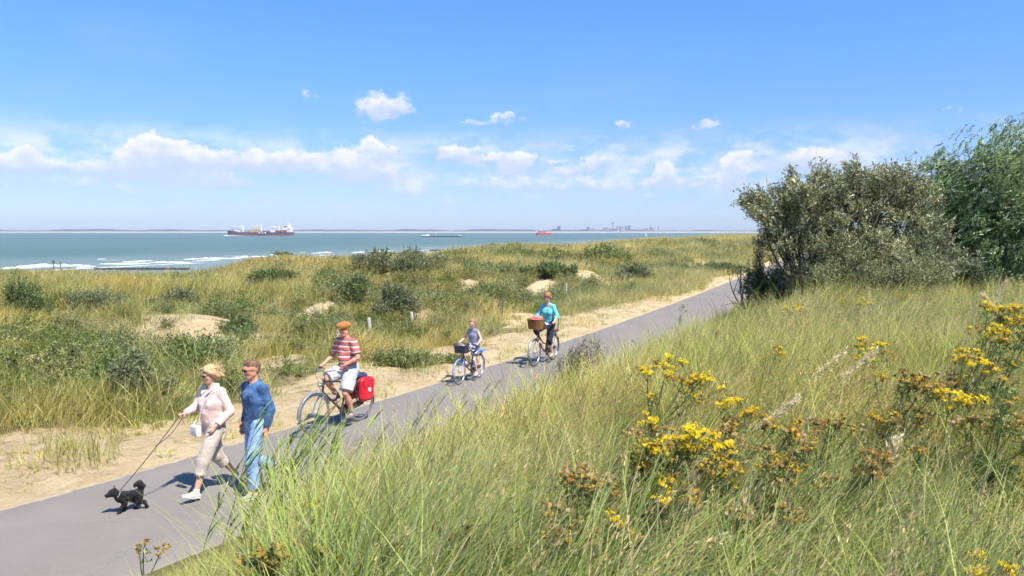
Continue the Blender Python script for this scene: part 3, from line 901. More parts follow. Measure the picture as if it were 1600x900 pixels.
def place_grass():
    rng = np.random.default_rng(77)
    # --- near bank
    def bank(n, ymax, r1, seed, name, coll, s0, s1, cat, label, power=1.0, thr=0.0, gap=0.5):
        g = np.random.default_rng(seed)
        y = 0.5 + (ymax - 0.5) * g.random(n) ** power
        r = -0.05 + r1 * g.random(n)
        x = P(y) + (PATH_W + r) * np.sqrt(1 + dP(y) ** 2)
        k = in_view(x, y) & (np.hypot(x, y) > 0.9)
        r = r - 0.26 - 0.62 * sstep(18, 9, y) - 0.12 * sstep(9.5, 6.5, y)
        edge = sstep(-0.02, 0.5, r + 0.25 * (fbm(x * .8, y * .8, 6, 2) - .5) * 2)
        dn = fbm(x * 0.7, y * 0.7, 61, 3)
        k &= g.random(n) < edge * (thr + (1 - thr) * sstep(0.25, 0.5, dn) if thr < 1 else 1)
        if coll == 'dry_stalk': k &= ~((x < -0.22 * y - 0.2) & (y < 9))
        x, y, r = x[k], y[k], r[k]
        z = height(x, y)
        sc = g.uniform(s0, s1, len(x)) * (0.30 + 0.70 * sstep(0.0, 1, r / (1.5 + 1.3 * sstep(16, 8, y)))) * (0.82 + 0.36 * fbm(x * .5, y * .5, 9, 2))
        sc *= np.where(np.hypot(x, y) < 2.2, 0.75, 1)
        sc *= 1 - 0.50 * sstep(-0.26, -0.42, x / np.maximum(y, .5)) * sstep(9.5, 7.5, y)      # trodden and mown low beside the path
        
        rz = g.normal(0, 0.42, len(x)) + (fbm(x * .25, y * .25, 14, 2) - .5) * 1.2
        scatter(name, np.stack([x, y, z], 1), rz, sc, coll, M_LEAF if coll == 'low_shrub' else M_BLADE, 0.12, seed, label=label, cat=cat)
        return len(x)
    a = bank(3600, 9, 9, 1, 'marram_grass', 'bank_tuft', 0.62, 1.05, 'grass', 'long wind-blown marram grass covering the near bank', thr=0.6)
    b = bank(5200, 34, 17, 2, 'marram_grass', 'bank_tuft', 0.7, 1.1, 'grass', 'thick marram grass along the landward side of the path', power=1.15, thr=0.7)
    c = bank(2000, 90, 20, 3, 'marram_grass', 'bank_tuft', 0.7, 1.1, 'grass', 'grass on the bank beyond the shrubs', power=1.4, thr=0.7)
    d = bank(3400, 16, 10, 4, 'dry_grass_stalks', 'dry_stalk', 0.55, 1.0, 'grass', 'thin straw-coloured flowering stalks among the marram', thr=0.1)
    bank(1500, 7, 8, 14, 'dry_grass_stalks', 'dry_stalk', 0.6, 1.0, 'grass', 'long bleached grass stalks crossing the foreground', thr=0.6)
    bank(420, 12, 8, 15, 'bank_weeds', 'low_shrub', 0.35, 0.75, 'weeds', 'dark leafy weeds growing low between the grass of the bank', thr=0.1)
    # --- dunes
    def dune(n, y0, y1, t0, t1, seed, name, coll, s0, s1, fn, label, cat, mat=M_BLADE, grow=0.0, rzs=0.5):
        g = np.random.default_rng(seed)
        y = y0 * (y1 / y0) ** g.random(n)
        y = y0 + (y1 - y0) * g.random(n) ** 1.35
        t = t0 + (t1 - t0) * g.random(n)
        x = P(y) - t * np.sqrt(1 + dP(y) ** 2)
        k = in_view(x, y)
        tr = np.interp(y, _RY, _RT)
        k &= t < tr + 16
        x, y, t = x[k], y[k], t[k]
        k = g.random(len(x)) < fn(x, y, t)
        x, y, t = x[k], y[k], t[k]
        sc = g.uniform(s0, s1, len(x)) * (1 + grow * np.clip((y - 30) / 100, 0, 1.5)) * (0.55 + 0.85 * fbm(x * 0.4, y * 0.4, 93, 3))
        scatter(name, np.stack([x, y, height(x, y) - 0.02], 1), g.normal(0, rzs, len(x)), sc, coll, mat, 0.15, seed, label=label, cat=cat)
        return len(x)
    veg = lambda x, y: (0.05 + 0.95 * (1 - sandmask(x, y)) ** 1.3) * (0.25 + 0.75 * sstep(0.34, 0.5, fbm(x * 0.5, y * 0.5, 95, 3)))
    shrubby = lambda x, y, t: sstep(0.44, 0.56, 0.03 * sstep(-4, -12, x - .15 * y) + fbm(x * 0.16, y * 0.13, 71, 4)) * sstep(2.5, 6, t)
    e = dune(15000, 5, 60, 0.5, 55, 5, 'dune_grass', 'dune_tuft', 0.7, 1.25, lambda x, y, t: veg(x, y) * (1 - 0.55 * shrubby(x, y, t)),
             'straw and green tussock grass on the near dunes', 'grass', grow=0.3)
    f = dune(13000, 45, 260, 0.5, 55, 6, 'dune_grass', 'dune_tuft', 1.0, 1.6, lambda x, y, t: veg(x, y) * 0.8,
             'pale tussock grass on the far dune ridge', 'grass', grow=0.6)
    h = dune(20000, 6, 120, 2, 52, 7, 'dune_scrub', 'low_shrub', 0.6, 1.5, lambda x, y, t: (0.03 + 0.85 * shrubby(x, y, t)) * (1 - sandmask(x, y)),
             'low grey-green creeping willow scrub spread over the dunes', 'scrub', M_LEAF, 0.5, 3.0)
    i = dune(5200, 6, 60, 0.02, 6, 8, 'verge_weeds', 'sand_weed', 0.4, 1.4, lambda x, y, t: 0.10 + 0.6 * sstep(0.45, 0.6, fbm(x * .9, y * .9, 90, 3)),
             'small weeds dotted over the sandy verge', 'weeds', rzs=3.0)
    print('tufts', a, b, c, d, e, f, h, i)
place_grass()
# ================================================================== shrubs and trees
def grow(rng, base, n_limb, h, spread, lean=(0.1, 0), levels=3, wig=0.25, r0=0.07, up=0.5, split=3):
    """limbs as chains of points with radii; returns branches and the tip chains that carry leaves"""
    out = []; tips = []
    def rec(p, d, L, r, lev):
        pts = [p]; rad = [r]
        k = 5
        for i in range(k):
            d = (d + Vector((rng.normal(0, wig), rng.normal(0, wig), rng.normal(0, wig * .6) + up * 0.08)) * 0.5 + Vector((lean[0], lean[1], 0)) * 0.12).normalized()
            p = p + d * (L / k)
            pts.append(p); rad.append(r * (1 - 0.55 * (i + 1) / k))
        out.append((pts, rad))
        if lev == levels:
            tips.append((pts, d)); return
        if lev == levels - 1: tips.append((pts[2:], d))
        for j in range(split):
            i = rng.integers(2, k + 1) if j else k
            side = Vector(rng.normal(0, 1, 3)).normalized()
            nd = (d * 0.75 + side * 0.75 + Vector((0, 0, up * 0.35))).normalized()
            rec(pts[i], nd, L * rng.uniform(0.55, 0.8), rad[i] * 0.75, lev + 1)
    for i in range(n_limb):
        a = 2 * math.pi * (i + rng.random() * .6) / n_limb
        tilt = rng.uniform(0.15, spread)
        d = Vector((math.cos(a) * math.sin(tilt), math.sin(a) * math.sin(tilt), math.cos(tilt)))
        rec(Vector(base) + Vector((math.cos(a), math.sin(a), 0)) * 0.06, d, h * rng.uniform(0.34, 0.5), r0 * rng.uniform(.7, 1), 0)
    return out, tips

def branch_mesh(name, brs, mat, parent, minr=0.004, n=6):
    mb = MB()
    for pts, rad in brs:
        if max(rad) < minr: continue
        mb.tube(pts, rad, n if rad[0] > 0.02 else 4, caps=False)
    return mb.build(name, mat, parent, smooth=True)

def shell_points(rng, lobes, n, inner=0.35, zmin=None):
    """points through a crown made of ellipsoid lobes, thick near the outside, thinned by noise so that gaps stay"""
    W = np.array([l[3] * l[4] * l[5] for l in lobes]) ** (2 / 3); W = W / W.sum()
    ix = rng.choice(len(lobes), n, p=W)
    Lb = np.array(lobes)[ix]
    d = rng.normal(0, 1, (n, 3)); d /= np.linalg.norm(d, axis=1, keepdims=True)
    r = 1 - (1 - inner) * rng.random(n) ** 1.7
    bump = 0.80 + 0.42 * vnoise(d[:, 0] * 3.1 + ix * 7.7, d[:, 1] * 3.1 + d[:, 2] * 2.3, 5)
    p = Lb[:, :3] + d * Lb[:, 3:6] * (r * bump)[:, None]
    return p, d
def clump_points(rng, lobes, n, per, spread, inner=0.35, stretch=(1, 1, 1)):
    """the same crown, its sprays gathered in tufts round branch ends so that light and dark clumps form"""
    c, d = shell_points(rng, lobes, n, inner)
    g = rng.uniform(.6, 1.5, (n, 1, 1))
    p = c[:, None] + rng.normal(0, spread, (n, per, 3)) * np.array(stretch) * g + d[:, None] * spread * .5
    return p.reshape(-1, 3), np.repeat(d, per, 0), np.repeat(np.arange(n), per)

def make_shrub(name, loc, size, label, cols, leaf=(0.05, 0.014), n=420, per=12, tw=0.26, lobes=None, cat='shrub', group=None, seed=1, stems=5, parent_mat=None,
               wind=0.25, branch_h=None, spread=0.75, crown_name='crown', inner=0.3, twl=0.5, leafspread=0.55, stem_name='trunk'):
    """a leafy shrub: Empty > trunk, crown; size is (half width, half depth, height)"""
    rng = np.random.default_rng(seed)
    o = empty(name, loc, 0, label, cat, group)
    w, dp, h = size
    if lobes is None:
        lobes = []
        nl = 7 + int(3 * w / max(h, .3))
        for i in range(nl):
            a = rng.random() * 6.283; q = rng.uniform(0.0, 0.85) ** .8
            hh = (1 - .55 * q * rng.random())
            lobes.append((math.cos(a) * w * q, math.sin(a) * dp * q, h * rng.uniform(0.22, 0.62) * hh, w * rng.uniform(.16, .40), dp * rng.uniform(.2, .40), h * rng.uniform(.20, .40) * hh))
    p, d = shell_points(rng, lobes, n, inner)
    k = p[:, 2] > 0.03
    p, d = p[k], d[k]
    dr = d + rng.normal(0, 0.35, d.shape) + np.array([wind, 0, 0.45]); dr /= np.linalg.norm(dr, axis=1, keepdims=True)
    V, Q, C = spray_leaves(rng, p - dr * tw * 0.5, dr, tw, per, leaf[0], leaf[1], cols, var=0.3, spread=leafspread)
    mesh_np(crown_name, V, Q, mats=M_LEAF_OWN, parent=o, col=C)
    brs, tips = grow(rng, (0, 0, -0.1), stems, h * (branch_h or 0.95), spread, levels=2, r0=0.02 + 0.012 * h, lean=(wind * .5, 0), split=3)
    # twigs reach towards some of the sprays
    for i in range(0, len(p), max(1, len(p) // 60)):
        b = brs[rng.integers(0, len(brs))][0]
        q = min((pt for br, _ in brs for pt in br[1:]), key=lambda t: (t - Vector(p[i])).length)
        m = (q + Vector(p[i])) / 2 + Vector(rng.normal(0, .03, 3))
        brs.append(([q, m, Vector(p[i])], [0.006 + .002 * h, 0.005, 0.003]))
    branch_mesh(stem_name, brs, M_TWIG, o, 0.002)
    return o

OLIVE = [(0.22, 0.235, 0.09), (0.34, 0.345, 0.165), (0.47, 0.46, 0.26), (0.15, 0.17, 0.06), (0.66, 0.63, 0.42)]
DARKG = [(0.055, 0.085, 0.035), (0.085, 0.12, 0.05), (0.12, 0.155, 0.07)]
WILLOW = [(0.08, 0.155, 0.03), (0.135, 0.24, 0.045), (0.22, 0.34, 0.075), (0.46, 0.54, 0.27), (0.64, 0.69, 0.44)]

def sea_buckthorn_tree():
    """wide spreading sea buckthorn with bare dark limbs showing through its left half"""
    Y = 20.0
    b = at_y(1285, 470, Y); bz = hz(b.x, Y)
    s = Y / F                                              # metres per pixel there
    def L(px, py, rx, ry, dy=0.0, ryy=None):
        c = at_y(px, py, Y + dy)
        return (c.x - b.x, dy, c.z - bz - (0.28 if py < 330 else 0), rx * s, ryy or 0.9, ry * s)
    lobes = [L(1195, 305, 34, 14, 0, .6), L(1215, 330, 42, 22), L(1185, 298, 22, 8, 0, .3), L(1250, 300, 40, 24), L(1278, 278, 34, 14, .2), L(1262, 340, 50, 30), L(1300, 320, 44, 34, .3),
             L(1225, 352, 36, 14), L(1335, 290, 32, 24, .4), L(1330, 350, 50, 44, .2), L(1375, 290, 34, 24, .7), L(1400, 276, 30, 16, .9), L(1390, 330, 50, 44, .6), L(1430, 300, 30, 32, 1.0),
             L(1290, 385, 46, 24, -.3), L(1350, 400, 60, 42, -.2), L(1420, 380, 50, 46, .3), L(1440, 420, 56, 34, .2), L(1400, 430, 60, 26, 0), L(1340, 438, 40, 20, 0), L(1480, 430, 50, 30, .6), L(1210, 376, 28, 7), L(1250, 425, 34, 24, .3), L(1300, 430, 40, 26, .3), L(1345, 262, 12, 22, .4), L(1252, 285, 10, 18, 0), L(1395, 262, 10, 14, .8), L(1165, 292, 10, 5, 0, .2)]
    rng = np.random.default_rng(8)
    for i in range(22):                                   # shoots standing clear of the crown
        qx = rng.uniform(1175, 1440)
        lobes.append(L(qx, np.interp(qx, [1160, 1200, 1270, 1345, 1440], [290, 286, 264, 262, 262]) + rng.uniform(-8, 6), rng.uniform(4, 9), rng.uniform(10, 20), rng.uniform(-.3, .6), .2))
    o = empty('sea_buckthorn', (b.x, Y, bz), 0, 'wide silvery olive sea buckthorn with bare dark limbs, nearest the end of the path', 'shrub')
    p, d, ci = clump_points(rng, lobes, 760, 13, .085, 0.35, (1.1, 1, 1))
    tone = rng.uniform(.5, 1.3, 760)[ci]
    k = p[:, 2] > 0.2
    # an open window low on the left where the limbs show
    w = at_y(1275, 428, Y)
    k &= ~((np.abs(p[:, 0] - (w.x - b.x) + .1) < 0.35) & (p[:, 2] < (w.z - bz) + 0.45) & (rng.random(len(p)) < 0.7))
    w2 = at_y(1262, 352, Y)
    k &= ~((np.hypot((p[:, 0] - (w2.x - b.x)), (p[:, 2] - (w2.z - bz))) < 0.42) & (rng.random(len(p)) < 0.5))
    p, d, tone = p[k], d[k], tone[k]
    dr = d * 0.7 + rng.normal(0, 0.35, d.shape) + np.array([-0.05, 0, 0.75]); dr /= np.linalg.norm(dr, axis=1, keepdims=True)
    V, Q, C = spray_leaves(rng, p - dr * .14, dr, 0.30, 15, 0.075, 0.023, OLIVE, var=0.3, spread=0.5)
    C = C * np.repeat(tone, 60)[:, None]
    mesh_np('crown', V, Q, mats=M_LEAF_OWN, parent=o, col=C)
    # limbs aimed at the lobes
    brs = []
    root = Vector((0, 0, -0.15))
    forks = [root + Vector(v) for v in ((-.25, 0, .75), (.05, .15, .95), (.35, .05, .8), (-.55, -.1, .55), (0.7, .1, .6))]
    for i, f in enumerate(forks):
        m = (root + f) / 2 + Vector(rng.normal(0, .05, 3))
        brs.append(([root + Vector(rng.normal(0, .06, 3)), m, f], [0.075, 0.06, 0.05]))
    for l in lobes:
        c = Vector(l[:3])
        f = min(forks, key=lambda t: (t - c).length + abs(t.x - c.x))
        pts = [f]
        for j in range(1, 6):
            q = f.lerp(c, j / 5); q.z += 0.16 * math.sin(math.pi * j / 5) * (1 if c.x > f.x else -.6)
            pts.append(q + Vector(rng.normal(0, 0.06, 3)))
        brs.append((pts, [0.042, .036, .03, .024, .018, .012]))
        for j in range(9):
            q = pts[rng.integers(2, 6)]
            dd = Vector(rng.normal(0, 1, 3)); dd.z += .6; dd.normalize()
            e = q + Vector((dd.x * l[3], dd.y * l[4], dd.z * l[5])) * rng.uniform(.5, .95)
            m = (q + e) / 2 + Vector(rng.normal(0, .05, 3))
            brs.append(([q, m, e], [0.014, .009, .004]))
    branch_mesh('trunk', brs, M_TWIG, o, 0.002)

def willow(px_base, Y, lobes_px, label, n, seed, cols=WILLOW, lean=0.5):
    rng = np.random.default_rng(seed)
    b = at_y(px_base, 460, Y); bz = hz(b.x, Y)
    s = Y / F
    lobes = []
    for (px, py, rx, ry, dy, ryy) in lobes_px:
        c = at_y(px, py, Y + dy)
        lobes.append((c.x - b.x - .12, dy, c.z - bz - .32, rx * s, ryy, ry * s))
    o = empty('willow_tree', (b.x, Y, bz), 0, label, 'tree')
    p, d, ci = clump_points(rng, lobes, n // 9, 9, .13, 0.4, (1.4, 1, 1.1))
    tone = rng.uniform(.5, 1.35, n // 9)[ci]
    k = p[:, 2] > 0.15
    p, d, tone = p[k], d[k], tone[k]
    dr = d * 0.45 + rng.normal(0, 0.28, d.shape) + np.array([0.75, 0, 0.55]); dr /= np.linalg.norm(dr, axis=1, keepdims=True)
    # silvery undersides turn up where the wind takes the tops
    V, Q, C = spray_leaves(rng, p - dr * 0.2, dr, 0.46, 20, 0.085, 0.022, cols, var=0.25, droop=0.25, spread=0.38)
    C = C * np.repeat(tone, 80)[:, None]
    mesh_np('crown', V, Q, mats=M_LEAF_OWN, parent=o, col=C)
    brs = []
    root = Vector((0, 0, -0.2)); top = Vector((0.1, 0, 1.1))
    brs.append(([root, (root + top) / 2 + Vector((.05, .03, 0)), top], [0.17, 0.14, 0.12]))
    for l in lobes:
        c = Vector(l[:3])
        pts = [top.lerp(c, j / 5) + (Vector(rng.normal(0, .07, 3)) if j else Vector()) for j in range(6)]
        brs.append((pts, [0.09, .075, .06, .045, .03, .015]))
        for j in range(8):
            q = pts[rng.integers(2, 6)]
            dd = Vector(rng.normal(0, 1, 3)); dd.z += .6; dd.x += .4; dd.normalize()
            e = q + Vector((dd.x * l[3], dd.y * l[4], dd.z * l[5])) * rng.uniform(.5, .9)
            brs.append(([q, (q + e) / 2 + Vector(rng.normal(0, .05, 3)), e], [0.02, .013, .006]))
    branch_mesh('trunk', brs, M_TWIG, o, 0.002)

def trees():
    sea_buckthorn_tree()
    willow(1500, 24.5, [(1478, 262, 26, 30, 0, 1.0), (1460, 300, 24, 34, 0, .9), (1500, 285, 34, 40, .3, 1.1), (1530, 300, 34, 40, .5, 1.2), (1495, 340, 46, 46, 0, 1.3),
                        (1540, 350, 50, 46, .6, 1.4), (1500, 400, 46, 36, .2, 1.2), (1550, 410, 50, 40, .5, 1.3), (1468, 236, 12, 16, 0, .5), (1462, 360, 30, 36, -.2, 1.0), (1480, 430, 46, 30, -.4, 1.2)],
           'smaller bright green willow with wind-blown tops, between the olive shrub and the tallest tree', 4200, 5)
    willow(1600, 23.5, [(1545, 225, 24, 26, 0, .9), (1585, 215, 34, 34, .2, 1.2), (1560, 265, 34, 40, -.2, 1.2), (1610, 255, 44, 52, 0, 1.5), (1650, 240, 50, 50, .3, 1.5),
                        (1580, 310, 40, 46, -.4, 1.3), (1625, 330, 50, 50, -.2, 1.5), (1690, 300, 60, 70, .2, 1.8), (1590, 380, 50, 50, -.4, 1.4), (1650, 400, 60, 50, -.2, 1.6), (1720, 390, 60, 60, 0, 1.8),
                        (1570, 430, 44, 36, -.3, 1.3), (1630, 445, 50, 40, -.5, 1.4)],
           'tallest tree, a silvery willow bending to the right, cut off by the picture edge', 6500, 6)
    # dark low shrub left of the buckthorn, right beside the path
    def shrub_at(px, top, Y, size_px, label, cols, n, seed, name='shrub', per=12, leaf=(0.05, 0.014), tw=.24, dz=0.0, depth=None, **kw):
        """base under pixel column px at distance Y, reaching up to the pixel row top"""
        s = Y / F
        c = at_y(px, top, Y)
        z = hz(c.x, Y) + dz
        return make_shrub(name, (c.x, Y, z), (size_px[0] * s, depth or max(.5, size_px[0] * s * .7), (c.z - z) * 1.38), label, cols, leaf, n, per, tw, seed=seed, **kw)
    shrub_at(1218, 398, 21.5, (56, 0), 'dark low shrub where the path disappears, left of the wide olive shrub', DARKG, 1500, 31, per=14, leaf=(.055, .016))
    shrub_at(1182, 402, 20.5, (34, 0), 'small dark shrub at the very edge of the path where it disappears', DARKG, 1000, 35, leaf=(.05, .015))
    shrub_at(1290, 392, 23.5, (80, 0), 'shady green shrub behind the bare limbs of the wide olive shrub', [(0.15, .17, .06), (.12, .14, .06)], 1400, 32)
    shrub_at(902, 530, 16.2, (44, 0), 'scraggy grey-brown shrub on the bank just right of the woman in turquoise',
             [(0.13, .13, .085), (.19, .18, .125), (.10, .11, .06)], 800, 33, per=9, leaf=(.045, .010), spread=1.0, wind=0.3, depth=.5)
    shrub_at(1370, 396, 18.6, (110, 0), 'low olive scrub under the front of the wide silvery shrub', OLIVE[:4], 2200, 34, leaf=(.05, .014), depth=.7)
    shrub_at(1510, 410, 19.8, (95, 0), 'dark green scrub at the foot of the two willows', DARKG + [(.16, .2, .1)], 2000, 36, leaf=(.06, .018), depth=.8)
    # the shrubs that stand out on the dunes
    G1 = [(0.145, 0.20, 0.065), (0.22, 0.265, 0.095), (0.10, .14, .045)]
    G2 = [(0.21, 0.235, 0.115), (0.28, 0.29, 0.15), (0.15, .17, .08)]
    G3 = [(0.24, .28, .09), (.33, .34, .12), (.18, .22, .08)]
    for i, (px, py, hw, hh, cols, label) in enumerate([
            (628, 425, 72, 34, G2, 'broad grey-green shrub mound on the dune crest between ship and barge'),
            (440, 407, 16, 10, G1, 'small round dark bush on the crest below the cargo ship'),
            (545, 480, 52, 54, G1, 'bushy bright green shrub up the slope behind the man in the cap'),
            (612, 502, 36, 46, G2, 'pale green shrub on the slope above the two weathered fence posts'),
            (205, 622, 58, 60, G2, 'large blue-green shrub at the dune foot behind the woman in pink'),
            (45, 490, 62, 50, G1, 'big dark green shrub on the dunes at the far left'),
            (160, 480, 48, 26, G2, 'greyish shrub on the dunes left of the sandy hollow'),
            (430, 440, 44, 18, G1, 'flat green shrub on the slope under the small round crest bush'),
            (925, 415, 66, 28, G3, 'mossy green mound of scrub on the crest, above and right of the woman in turquoise'),
            (855, 430, 44, 20, G1, 'dark green scrub just behind the bare sand knoll'),
            (990, 440, 34, 20, G2, 'grey shrub behind the row of thin posts'),
            (1115, 428, 60, 14, G1, 'low dark strip of scrub near where the path disappears'),
            (1040, 425, 40, 12, G1, 'low dark scrub left of the dark strip near the path end'),
            (712, 568, 30, 16, G3, 'fresh green shrub by the sand, behind the girl on the bicycle'),
            (632, 572, 44, 26, G3, 'green shrub at the dune foot right of the striped shirt'),
            (90, 590, 30, 40, G3, 'yellow-green leafy bush beside the sandy hollow at the far left'),
            (10, 590, 34, 44, G3, 'yellow-green leafy bush cut off by the left edge'),
            (270, 480, 40, 26, G2, 'dusty shrub above the large sand slip'),
            (370, 520, 40, 24, G1, 'green shrub right of the large sand slip'),
            (790, 425, 40, 12, G2, 'faint grey scrub on the ridge left of the sand knoll')]):
        p = hit(px, py)
        if p is None: p = at_y(px, py, 60); p.z = hz(p.x, 60)
        s = p.y / F
        nn = int(np.clip(520 + hw * hh * 0.34, 480, 1300))
        lf = max(0.055, 3.0 * s)
        make_shrub('dune_shrub', (p.x, p.y, p.z - 0.05), (hw * s * 1.15, max(0.5, hw * s * .8), hh * s * 1.45), label, cols, (lf, lf * .34), nn, 11, max(.22, 7 * s), seed=50 + i)
trees()
# ================================================================== flowering plants, reeds and seed plumes on the near bank
M_FLOWER = blade_mat('petal', 0.6, 0.45, False)
def stand(px, py_top, height_m, lean=0.0):
    """where a plant of a given height roots so that its head shows at this pixel"""
    d = ray(px, py_top)
    k = 1.2 * (1.01 ** np.arange(0, 420))
    X = d.x * k; Y = d.y * k; Z = EYE + d.z * k
    g = height(X - lean, Y)
    hit_ = (Z - g) < height_m
    i = int(np.argmax(hit_))
    return Vector((X[i] - lean, Y[i], float(g[i]))), Y[i]

YEL = [(0.92, 0.68, 0.015), (0.98, 0.80, 0.04), (0.85, 0.58, 0.015)]
MIX = [(0.72, 0.50, 0.03), (0.55, 0.33, 0.06), (0.42, 0.24, 0.08), (0.80, 0.60, 0.03)]
RUST = [(0.42, 0.24, 0.06), (0.56, 0.36, 0.08), (0.34, 0.18, 0.05), (0.66, 0.52, 0.36), (0.66, 0.46, 0.05), (0.44, 0.38, 0.09)]
def ragwort(px, py, h, label, heads, seed, name='ragwort', leafy=1.0, wide=0.26, hr=0.072):
    """heads: list of (dx, dz below the top, radius factor, palette)"""
    rng = np.random.default_rng(seed)
    h = h * (0.88 if h > .7 else 1.0)
    lean = 0.18 * h
    b, Y = stand(px, py, h, lean)
    o = empty(name, b, 0, label, 'flower')
    st = MB(); fl = []; lv = []
    fork = Vector((lean * 0.45, 0, h * 0.55))
    main = [Vector((0, 0, -0.05)), Vector((lean * .12, 0.01, h * .25)), fork]
    st.tube(main, [0.008, 0.007, 0.0055], 6, caps=False)
    k = 0
    for (dx, dz, rf, pal) in heads:
        tip = Vector((lean + dx, rng.uniform(-.5, .5) * wide, h - dz))
        mid = fork.lerp(tip, .55) + Vector((dx * .12, 0, -.02))
        src = fork if tip.z > fork.z + .05 else main[1]
        st.tube([src, mid if src is fork else src.lerp(tip, .6), tip - Vector((0, 0, .03))], [0.0045, .0035, .0025], 5, caps=False)
        R0 = hr * rf
        # a loose flat-topped cluster: little groups of daisies, each a button ringed by petals, on fine forking stalks
        V = []; Q = []; C = []
        ns = int(4 + 5 * rf)
        for g_ in range(ns):
            a = rng.random() * 6.283; q = math.sqrt(rng.random())
            hub = tip + Vector((math.cos(a) * q * R0 * 1.5, math.sin(a) * q * R0 * 1.2, rng.normal(0, .38) * R0 - .25 * R0 * q))
            st.add(*thin_stalk(tip - Vector((0, 0, R0 * 1.6)), hub - Vector((0, 0, R0 * .35)), 0.0014))
            gr = R0 * rng.uniform(.28, .5)
            faded = rng.random() < .18
            for j in range(int(10 + 420 * gr)):
                a = rng.random() * 6.283; q = math.sqrt(rng.random())
                c = hub + Vector((math.cos(a) * q * gr, math.sin(a) * q * gr, rng.normal(0, .22) * gr))
                col = np.array((RUST if faded else pal)[rng.integers(0, len(pal)) % (len(RUST) if faded else len(pal))]) * rng.uniform(.75, 1.15)
                if rng.random() < .5: st.add(*thin_stalk(hub - Vector((0, 0, R0 * .35)), c, 0.0009))
                nr = Vector((rng.normal(0, .55) + .1, rng.normal(0, .55) - .35, 1)).normalized()
                e1 = nr.orthogonal().normalized(); e2 = nr.cross(e1)
                s = 0.0062 * rng.uniform(.6, 1.35)
                for m in range(3):
                    a1 = m * 1.047 + rng.random() * .3
                    u = (e1 * math.cos(a1) + e2 * math.sin(a1)); w = nr.cross(u)
                    q0 = len(V)
                    V += [c - u * s * 1.2 - w * s * .3 + nr * .001 * m, c + u * s * 1.2 - w * s * .3 + nr * .001 * m, c + u * s * 1.2 + w * s * .3 + nr * .001 * m, c - u * s * 1.2 + w * s * .3 + nr * .001 * m]
                    Q.append((q0, q0 + 1, q0 + 2, q0 + 3)); C += [col] * 4
                q0 = len(V)
                V += [c + e1 * s * .4 + nr * .0035, c + e2 * s * .4 + nr * .0035, c - e1 * s * .4 + nr * .0035, c - e2 * s * .4 + nr * .0035]
                Q.append((q0, q0 + 1, q0 + 2, q0 + 3)); C += [col * .75] * 4
        # small leaves along the branch below the head
        nb = int(7 * leafy)
        ob = np.array([list(mid.lerp(tip, float(x)) if src is fork else src.lerp(tip, float(x))) for x in rng.random(nb) * .85])
        an_ = rng.random(nb) * 6.283
        db = np.stack([np.cos(an_) + .2, np.sin(an_), rng.uniform(.2, .9, nb)], 1); db /= np.linalg.norm(db, axis=1, keepdims=True)
        lv.append(spray_leaves(rng, ob, db, 0.07, 8, 0.022, 0.007, [(0.20, 0.26, 0.07), (0.28, 0.32, 0.10)], spread=0.6))
        tag(mesh_np('flower_head', [tuple(v) for v in V], Q, mats=M_FLOWER, parent=o, col=np.array(C)), kind='stuff')
    # ragged leaves up the stem
    nl = int(70 * leafy)
    f = rng.random(nl) ** 0.8
    org = np.array([list(main[0].lerp(main[1], x * 2) if x < .5 else main[1].lerp(main[2], x * 2 - 1)) for x in f])
    a = rng.random(nl) * 6.283
    d = np.stack([np.cos(a) + .25, np.sin(a), rng.uniform(.1, .7, nl)], 1); d /= np.linalg.norm(d, axis=1, keepdims=True)
    g = [(0.14, 0.20, 0.055), (0.20, 0.26, 0.08), (0.10, .15, .05)]
    V, Q, C = spray_leaves(rng, org, d, 0.12, 15, 0.030, 0.010, g, spread=0.65, droop=1.2)
    V, Q, C = merge([(V, Q, C)] + lv)
    mesh_np('leaves', V, Q, mats=M_LEAF_OWN, parent=o, col=C)
    st.build('stem', M_STEM, o)
    return o
def thin_stalk(a, b, r):
    d = (b - a).normalized(); u = d.orthogonal().normalized(); w = d.cross(u)
    ps = [u * r, (u * -.5 + w * .87) * r, (u * -.5 - w * .87) * r]
    return [a + p for p in ps] + [b + p for p in ps], [(0, 1, 4, 3), (1, 2, 5, 4), (2, 0, 3, 5)]

